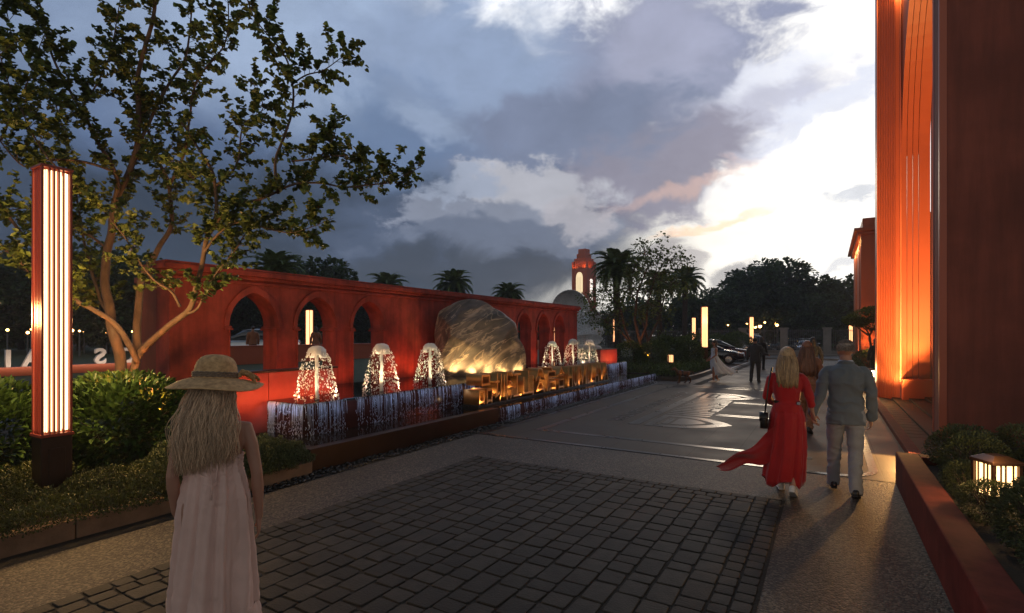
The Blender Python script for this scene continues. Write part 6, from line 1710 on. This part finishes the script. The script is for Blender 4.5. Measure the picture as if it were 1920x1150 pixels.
# ---- woman in the straw hat, foreground
def hat_woman():
    H = 1.62; k = H / 1.75
    x, y = pos(404, 2.9)
    t = person('woman seen from behind in a wide straw hat and long pale pink sundress', (x, y, 0), R(59))
    fg = Fig(H, True, arms=[((-.215, -.02, 1.13), (-.205, .06, .90)), ((.222, -.03, 1.10), (.236, .015, .825))], hands=(.45, .42), legs=[((-.085, .06, .49), (-.08, .03, .085), 0), ((.085, .0, .49), (.09, -.07, .085), 0)],
             handdir=[None, ((0.02, .10, -1), (-1, .15, 0))])
    body = link(fg.body(.0065), 'body', M['skin'], t, True)
    eyes(t, fg.head, k)
    fg.shoes(t, M['white_cloth'], 'sandal')
    # sundress: gathered band at the back, long linen skirt, tiered hem
    top = [(1.125, 0, .0, .130, .100), (1.09, 0, 0, .131, .103), (1.05, 0, 0, .133, .106), (1.0, 0, .0, .142, .122), (.90, 0, .0, .160, .140), (.78, 0, 0, .172, .152), (.6, 0, 0, .184, .165), (.42, 0, 0, .196, .178), (.30, 0, 0, .204, .186)]
    b = skirt(top, 170, 10, .030, 2.0, 80, .006)
    dress = b.build('sundress', M['linen'], t, True, local=True, mods=[('solid', .004)])
    b = skirt([(.305, 0, 0, .206, .188), (.26, 0, 0, .216, .196), (.17, 0, 0, .228, .206)], 120, 22, .016, 5.0, 8, .006); b.build('hem_flounce', M['linen'], dress, True, local=True, mods=[('solid', .004)])
    b = MB()
    for z_, rr in ((1.130, .006), (1.108, .004)):
        pts = [V3((.135) * math.cos(a), .103 * math.sin(a), z_ + .004 * math.sin(a * 23)) for a in [2 * math.pi * q / 90 for q in range(91)]]
        b.tube(pts, [rr * (1 + .35 * math.sin(q * 1.7)) for q in range(91)], 6)
    b.build('gathered_band', M['linen'], dress, True, local=True)
    b = MB()                                 # halter ties
    b.tube([V3(-.015, -.105, 1.13), V3(-.02, -.118, 1.08), V3(-.012, -.135, 1.0), V3(-.018, -.15, .93)], [.004, .0035, .003, .005], 6); b.tube([V3(.01, -.105, 1.13), V3(.012, -.122, 1.09), V3(.004, -.138, 1.02)], [.004, .0035, .005], 6)
    b.build('tie_cord', M['linen'], dress, True, local=True)
    # long wavy hair
    mb = MB(); hair_cap(mb, fg.head, k, 1.05)
    head = fg.head
    def fn(root, d, a, el, r):
        pts = [root]; zend = r.uniform(1.06, 1.24) + .10 * max(0, math.sin(a)) * r.random()
        sidx = math.sin(a); ph = r.uniform(0, 6.28); fr = r.uniform(1.6, 2.4); am = r.uniform(.005, .018)
        p1 = root + d * .02 + V3(0, 0, -.03); p1 = Vector((p1.x * 1.05, min(p1.y, head.y + .06), p1.z))
        xe = sidx * r.uniform(.075, .125) + r.gauss(-.045, .02); ye = -.115 + .05 * (1 - math.cos(a)) * .5 + r.gauss(0, .012)
        n = 11
        for j in range(1, n + 1):
            u = j / n; z = p1.z + (zend - p1.z) * u
            xx = p1.x + (xe - p1.x) * min(1, u * 1.7) ** .8; yy = p1.y + (ye - p1.y) * min(1, u * 1.5)
            # lie on the back and shoulders
            if z < 1.36 * k + .05: yy = min(yy, -.085 - .02 * (1 - abs(xx) * 4)) if abs(xx) < .17 else yy
            pts.append(Vector((xx + am * (0.3 + u) * math.sin(fr * 6.28 * u + ph), yy + am * .7 * math.cos(fr * 6.28 * u + ph * 1.3), z)))
        return pts
    strands(mb, head, k, 2200, fn, 12, .0023, .0007, 128)
    mb.build('hair', M['hair_ash'], t, True, local=True)
    # hat
    hc = fg.head + V3(0, -.012, .055) * k
    tilt = Matrix.Rotation(R(-5), 3, 'X') @ Matrix.Rotation(R(4), 3, 'Y')
    prof = [(.002, .128), (.03, .1265), (.055, .121), (.078, .108), (.094, .088), (.102, .062), (.107, .035), (.110, .008), (.113, -.004)]
    fine = []
    for i in range(len(prof) - 1):
        for q in range(3): u = q / 3; fine.append((prof[i][0] * (1 - u) + prof[i + 1][0] * u, prof[i][1] * (1 - u) + prof[i + 1][1] * u))
    fine.append(prof[-1])
    b = MB(); n = 72; vs = []; rows = 0
    for i, (r_, z_) in enumerate(fine):
        rr = r_ + (.0016 if i % 2 else 0)
        for kk in range(n):
            a = 2 * math.pi * kk / n; vs.append(hc + tilt @ Vector((rr * math.cos(a) * .98, rr * math.sin(a) * 1.08, z_)))
        rows += 1
    nb = 26
    for i in range(1, nb + 1):
        u = i / nb
        for kk in range(n):
            a = 2 * math.pi * kk / n; r_ = .113 + u * (.126 + .012 * math.sin(a + .6))
            dz = -.004 - .055 * u ** 1.6 + (.016 * math.sin(2 * a + 1.1) + .010 * math.sin(3 * a + .4) + .012 * math.cos(a)) * u ** 1.8 + (.0014 if i % 2 else 0)
            vs.append(hc + tilt @ Vector((r_ * math.cos(a) * .99, r_ * math.sin(a) * 1.03, dz)))
        rows += 1
    fs = [(i * n + kk, i * n + (kk + 1) % n, (i + 1) * n + (kk + 1) % n, (i + 1) * n + kk) for i in range(rows - 1) for kk in range(n)]
    fs.append(tuple(range(n)))
    b.add(vs, fs)
    hat = b.build('straw_hat', M['straw'], t, True, local=True, mods=[('solid', .004)])
    b = MB()
    for q in range(3):
        pts = [hc + tilt @ Vector(((.1125) * math.cos(a) * .98, .1125 * math.sin(a) * 1.08, .008 + q * .0095 + .002 * math.sin(a * 24 + q * 2))) for a in [2 * math.pi * j / 80 for j in range(81)]]
        b.tube(pts, .0055, 6)
    b.build('hat_band', M['linen'] if False else mat('braided_cord', (.22, .16, .11), .8, var=.3, vscale=60), hat, True, local=True)
    b = MB(); kn = hc + tilt @ V3(.112, -.02, .018)
    for (dx, dy, dz, l, w, tw) in ((.1, -.01, .012, .085, .022, .3), (.11, .02, -.006, .11, .025, -.3), (.085, -.045, -.012, .10, .02, .2), (.07, -.02, .03, .06, .02, .5)):
        d = Vector((dx, dy, dz)).normalized(); sd = d.cross(V3(0, 0, 1)).normalized(); up = sd.cross(d)
        rows_ = []
        for j in range(7):
            u = j / 6; c_ = kn + d * l * u + V3(0, 0, -.03 * u * u + .014 * math.sin(u * 3)); ww = w * math.sin(math.pi * min(.97, .1 + u * .75)); a_ = tw + u * 1.1
            rows_.append((c_ - (sd * math.cos(a_) + up * math.sin(a_)) * ww, c_ + (sd * math.cos(a_) + up * math.sin(a_)) * ww))
        for j in range(6): b.quad(rows_[j][0], rows_[j + 1][0], rows_[j + 1][1], rows_[j][1])
    b.ell(kn, (.016, .014, .014), 10, 7)
    b.build('ribbon_bow', M['straw'], hat, True, local=True, mods=[('solid', .003)])
hat_woman()

# ---- couple hand in hand
def red_woman():
    H = 1.655; k = H / 1.75
    t = person('blonde woman in a flowing long red dress walking away hand in hand', (-.40, 6.72, 0), R(3))
    fg = Fig(H, True, arms=[((-.22, .03, 1.14), (-.14, .22, 1.02)), ((.235, -.03, 1.165), (.262, .02, 1.0))], legs=[((-.08, .12, .49), (-.07, .16, .09), 0), ((.08, -.02, .48), (.06, -.20, .13), R(28))], hands=(.5, .75),
             handdir=[None, ((.12, .25, -1), (.75, .55, 0))])
    link(fg.body(.008), 'body', M['skin'], t, True); eyes(t, fg.head, k)
    fg.shoes(t, M['white_paint'], 'shoe')
    bod = fg.jacket(.009, M['red_cloth'], t, hem=.98, seed=3, name='dress_top', sleeve=.50, amp=.006, waist=.128, collar=False, hemw=.15, shoulder=.98, slev=(.060, .052, .048, .043))
    b = skirt([(1.03, 0, 0, .128, .098), (.98, 0, 0, .142, .115), (.88, 0, -.008, .172, .142), (.72, -.005, -.01, .185, .155), (.52, -.01, -.02, .195, .17), (.32, -.02, -.03, .20, .19), (.15, -.035, -.03, .205, .20)], 96, 8, .026, 1.2, 36, .05)
    sk = b.build('skirt', M['red_cloth'], t, True, local=True, mods=[('solid', .004)])
    b = MB(); nS, nV = 60, 30; rows = []
    for i in range(nS + 1):
        s_ = i / nS; row = []
        zt_ = .80 - .50 * s_ ** .8; zb_ = .40 - .17 * s_ ** .9
        for j in range(nV + 1):
            v = j / nV; z = zt_ + (zb_ - zt_) * v
            yy = -.13 - .06 * s_ + (.05 * math.sin(s_ * 9 + v * 3.0) + .03 * math.sin(v * 9 + s_ * 4)) * (.25 + s_)
            row.append((-.10 - .60 * s_ + .03 * math.sin(v * 7 + s_ * 3) * s_, yy, z + .02 * math.sin(s_ * 11 + v * 2)))
        rows.append(row)
    for i in range(nS):
        for j in range(nV): b.quad(rows[i][j], rows[i + 1][j], rows[i + 1][j + 1], rows[i][j + 1])
    b.build('train', M['red_cloth'], sk, True, local=True, mods=[('solid', .005)])
    b = MB(); b.loft([(V3(0, 0, z), V3(.137, 0, 0), V3(0, .110, 0)) for z in (1.015, 1.02, 1.05, 1.055)], 32, True, 2.3); belt = b.build('belt', M['black'], t, True, local=True)
    b = MB(); b.box(.095, .13, -.105, -.07, 1.02, 1.052); b.build('buckle', M['rim'], belt, local=True, bevel=.003)
    mb = MB(); hair_cap(mb, fg.head, k, 1.08); hd = fg.head
    def fn(root, d, a, el, r):
        pts = [root]; zend = r.uniform(1.20, 1.30); n = 9; p1 = root + d * .016 + V3(0, -.004, -.03); xe = math.sin(a) * r.uniform(.06, .095) + r.gauss(0, .008); ye = -.125 + .05 * (1 - math.cos(a)) * .5
        for j in range(1, n + 1):
            u = j / n; pts.append(Vector((p1.x + (xe - p1.x) * u ** 1.3 + math.sin(a) * .02 * math.sin(u * 3.14), p1.y + (ye - p1.y) * min(1, u * 1.4) + r.gauss(0, .002), p1.z + (zend - p1.z) * u)))
        return pts
    strands(mb, hd, k, 420, fn, 5, .0068, .003, 125); mb.build('hair', M['hair_blond'], t, True, local=True)
    return t
def handbag():
    o = thing('shoulder_bag', 'small black shoulder bag hanging at the hip of the woman in red', 'bag', (-.40, 6.72, 0), R(3))
    b = MB(); b.loft([(V3(-.235, -.06, z), V3(.04, 0, 0), V3(0, w, 0)) for z, w in ((.735, .07), (.76, .095), (.84, .095), (.89, .08), (.91, .05))], 16, True, 3.5); b.build('pouch', M['black'], o, True, local=True)
    b = MB(); b.loft([(V3(-.238, -.06, z), V3(.046, 0, 0), V3(0, w, 0)) for z, w in ((.82, .097), (.88, .088), (.915, .055))], 16, True, 3.5); b.build('flap', M['black'], o, True, local=True)
    b = MB(); b.tube([V3(-.225, -.11, .90), V3(-.205, -.13, 1.05), V3(-.185, -.13, 1.25), V3(-.155, -.06, 1.42), V3(-.15, .0, 1.425), V3(-.165, .08, 1.36), V3(-.21, .07, 1.15), V3(-.225, -.01, .90)], .008, 6); b.build('strap', M['black'], o, True, local=True)
red_woman(); handbag()
def suit_man():
    H = 1.735; k = H / 1.75
    t = person('man in a blue-grey suit walking away hand in hand with the woman in red', (.17, 7.06, 0), R(2))
    fg = Fig(H, False, arms=[((-.255, -.07, 1.13), (-.33, -.14, .925)), ((.248, -.06, 1.13), (.25, .03, .88))], legs=[((-.105, .13, .50), (-.115, .17, .10), R(-4)), ((.09, .0, .49), (.085, -.20, .10), R(14))], head_yaw=R(14), hands=(.75, .55),
             handdir=[((.12, -.05, -1), (.8, -.5, 0)), None])
    link(fg.body(.008), 'body', M['skin'], t, True); eyes(t, fg.head, k, fg.yaw)
    fg.shoes(t, M['black'])
    fg.trousers(.010, M['suit_grey_light'], t, 1.0, 4.0, low=.03, amp=.009)
    j = fg.jacket(.009, M['suit_grey'], t, hem=.80, seed=8, amp=.013, w=1.0, waist=.160, hemw=.188, shoulder=1.0, slev=(.064, .059, .054, .047))
    b = MB(); b.box(-.004, .004, -.162, -.135, .82 * k, 1.03 * k); b.build('back_vent', M['suit_dark'], j, local=True) if False else None
    n = 14; b = MB(); pts = [V3(.063 * math.cos(a), .012 + .062 * math.sin(a), 1.515) * k for a in [math.pi * 2 * q / n for q in range(n + 1)]]; b.tube(pts, .012, 8); b.build('shirt_collar', M['white_cloth'], t, True, local=True)
    mb = MB(); r = random.Random(4); hd = fg.head; Mz = Matrix.Rotation(fg.yaw, 3, 'Z')
    mb.ell(hd + V3(0, -.014, .044) * k, (.0785 * k, .0985 * k, .078 * k), 20, 12)
    for i in range(900):
        a = R(r.uniform(-118, 118)); el = R(r.uniform(-14, 85)); d = Mz @ Vector((math.sin(a) * math.cos(el), -math.cos(a) * math.cos(el), math.sin(el)))
        root = hd + Vector((d.x * .079, d.y * .100 - .012, d.z * .089 + .03)) * k; g_ = (d * .5 + V3(0, 0, -.5 if el < .6 else .1) + V3(r.gauss(0, .2), r.gauss(0, .2), 0)).normalized()
        mb.tube([root - d * .004, root + g_ * .012, root + g_ * .02 + V3(0, 0, -.004)], [.004, .003, .0015], 3, False)
    mb.build('hair', M['hair_short'], t, True, local=True)
suit_man()
# ---- woman in rust
def rust_woman():
    H = 1.68; k = H / 1.75; x, y = pos(1513, 9.64)
    t = person('woman with long auburn hair in a rust coloured outfit walking ahead of the couple', (x, y, 0), R(-4))
    fg = Fig(H, True, arms=[((-.21, .02, 1.14), (-.10, .20, 1.10)), ((.235, -.01, 1.16), (.185, .16, 1.05))], legs=[((-.075, .10, .49), (-.06, .16, .09), 0), ((.07, .02, .49), (.055, -.16, .12), R(22))])
    link(fg.body(.010), 'body', M['skin'], t, True); eyes(t, fg.head, k); fg.shoes(t, M['black'])
    fg.trousers(.012, M['rust_cloth'], t, .95, 14, amp=.014, low=.0); fg.jacket(.011, M['rust_cloth'], t, hem=.92, seed=18, name='blouse', amp=.014, waist=.13, hemw=.165, sleeve=.85, collar=False, slev=(.066, .066, .07, .05))
    mb = MB(); hair_cap(mb, fg.head, k, 1.12)
    def fn(root, d, a, el, r):
        pts = [root]; zend = r.uniform(1.04, 1.16); n = 8; p1 = root + d * .02 + V3(0, -.006, -.03); xe = math.sin(a) * r.uniform(.10, .15) + r.gauss(0, .012); ye = -.135 + .05 * (1 - math.cos(a)) * .5
        for j in range(1, n + 1):
            u = j / n; pts.append(Vector((p1.x + (xe - p1.x) * min(1, u * 1.3) ** .9 + .006 * math.sin(u * 9 + a * 3), p1.y + (ye - p1.y) * min(1, u * 1.5), p1.z + (zend - p1.z) * u)))
        return pts
    strands(mb, fg.head, k, 320, fn, 25, .008, .004, 135); mb.build('hair', M['hair_rust'], t, True, local=True)
rust_woman()
def far_suit(label, px, d, rz, H, m, arms=None, legs=None, hair='hair_dark', female=False, vox=.014, skin='skin_dark', z=0.0):
    x, y = pos(px, d); k = H / 1.75
    t = person(label, (x, y, z), rz)
    fg = Fig(H, female, arms=arms, legs=legs)
    link(fg.body(.012), 'body', M[skin], t, True); eyes(t, fg.head, k); fg.shoes(t, M['black'])
    fg.trousers(vox, M[m], t, 1.0, px, low=.03); fg.jacket(vox, M[m], t, hem=.82, seed=px, waist=.165 if not female else .14)
    mb = MB(); mb.ell(fg.head + V3(0, -.016, .034) * k, (.083 * k, .102 * k, .09 * k), 16, 10)
    if female: mb.loft([(fg.head + V3(0, -.05, zz) * k, V3(rx * k, 0, 0), V3(0, .06 * k, 0)) for zz, rx in ((.05, .085), (-.05, .095), (-.16, .10), (-.28, .09), (-.34, .04))], 14, True)
    mb.build('hair', M[hair], t, True, local=True)
    return t
far_suit('man in a dark suit standing with his back turned and right forearm out', 1416, 19.92, R(-2), 1.70, 'suit_dark', arms=[((-.27, -.02, 1.13), (-.29, .06, .90)), ((.28, -.01, 1.13), (.42, .10, 1.09))], legs=[((-.125, .02, .49), (-.15, .0, .085), 0), ((.115, .02, .49), (.125, .0, .085), 0)])
far_suit('dark clothed woman farther back at the right of the man in the dark suit', 1428, 27, R(-20), 1.70, 'dark_cloth', female=True)
far_suit('person in black partly hidden behind the auburn haired woman', 1524, 17.5, R(5), 1.72, 'dark_cloth', female=True)
far_suit('dark haired person half hidden behind the edge of the portal', 1642, 20.5, R(20), 1.66, 'dark_cloth', female=True)
far_suit('person in red seen over the wall through the first arch', 474, 24.0, R(70), 1.6, 'rust_cloth', z=.6)
far_suit('person in red seen over the wall through the second arch', 592, 25.5, R(70), 1.6, 'rust_cloth', female=True, z=.6)
# ---- woman in pale blue dress
def white_woman():
    H = 1.60; k = H / 1.75; x, y = pos(1340, 19.9)
    t = person('dark haired woman in a pale blue flowing dress walking to the left', (x, y, 0), R(121))
    fg = Fig(H, True, arms=[((-.20, .02, 1.13), (-.16, .22, .98)), ((.21, .03, 1.14), (.16, .20, .96))], legs=[((-.07, .08, .49), (-.06, .08, .09), 0), ((.06, .03, .49), (.05, -.14, .12), R(24))])
    link(fg.body(.011), 'body', M['skin_dark'], t, True); eyes(t, fg.head, k); fg.shoes(t, M['white_paint'])
    b = skirt([(1.29, 0, .01, .135, .098), (1.18, 0, .01, .128, .098), (1.0, 0, 0, .118, .098), (.88, 0, -.02, .165, .16), (.68, 0, -.10, .19, .25), (.48, 0, -.24, .22, .36), (.30, 0, -.40, .25, .46)], 72, 9, .03, 4.0, 30, .05)
    for i, v in enumerate(b.v):            # the back of the hem is lifted by the wind
        if v[1] < -.45: b.v[i] = (v[0], v[1], v[2] + (-.45 - v[1]) * .28)
    b.build('dress', M['white_cloth'], t, True, local=True, mods=[('solid', .006)])
    mb = MB(); hair_cap(mb, fg.head, k, 1.1); mb.loft([(fg.head + V3(0, -.06, zz) * k, V3(rx * k, 0, 0), V3(0, .055 * k, 0)) for zz, rx in ((.05, .08), (-.05, .085), (-.18, .08), (-.30, .06), (-.36, .02))], 14, True)
    mb.build('hair', M['hair_dark'], t, True, local=True)
white_woman()
# ---- dog
def dog():
    x, y = pos(1280, 19.6)
    t = thing('dog', 'brown dog with a dark harness walking left across the plaza', 'dog', (x, y, 0), R(121))
    mb = MB()
    mb.loft([(V3(0, yy, z), V3(w, 0, 0), V3(0, 0, h)) for yy, z, w, h in ((-.27, .37, .05, .07), (-.22, .37, .08, .09), (-.10, .365, .082, .085), (.02, .355, .09, .105), (.12, .35, .095, .12), (.19, .37, .075, .10), (.23, .40, .05, .07))], 16, True)
    mb.tube([V3(0, .16, .40), V3(0, .24, .47), V3(0, .28, .52)], [.075, .058, .052], 12, True, True)
    mb.ell((0, .31, .53), (.055, .07, .055), 14, 9); mb.tube([V3(0, .34, .52), V3(0, .40, .50), V3(0, .425, .495)], [.042, .034, .026], 10, True, True)
    for s in (-1, 1):
        mb.tube([V3(s * .04, .29, .57), V3(s * .055, .285, .60), V3(s * .065, .30, .575)], [.018, .014, .008], 8, True, True)
    for s, f1, f2 in ((-1, .06, -.06), (1, -.04, .07)):
        mb.tube([V3(s * .06, .13, .33), V3(s * .06, .12, .24), V3(s * .06, .13 + f1 * .5, .14), V3(s * .06, .12 + f1, .03), V3(s * .06, .15 + f1, .018)], [.05, .036, .024, .019, .022], 10, True, True)
        mb.tube([V3(s * .055, -.19, .36), V3(s * .06, -.14 + f2 * .3, .25), V3(s * .06, -.235 + f2 * .8, .15), V3(s * .06, -.20 + f2, .03), V3(s * .06, -.165 + f2, .018)], [.075, .05, .026, .019, .022], 10, True, True)
    mb.tube([V3(0, -.26, .42), V3(0, -.33, .44), V3(0, -.40, .38), V3(0, -.43, .29)], [.022, .018, .013, .006], 8, True, True)
    fur = mat('brown_dog_fur', (.16, .075, .035), .8, col2=(.05, .028, .018), vscale=5, bump=.3, bscale=80)
    link(remeshed(mb, .008, 3), 'body', fur, t, True)
    b = MB(); b.loft([(V3(0, yy, .365), V3(.098, 0, 0), V3(0, 0, .118)) for yy in (.0, .035, .05)], 16, True); b.loft([(V3(0, yy, zz), V3(.082, 0, 0), V3(0, 0, .085)) for yy, zz in ((.17, .405), (.20, .42))], 16, True); b.build('harness', M['black'], t, True, local=True)
dog()
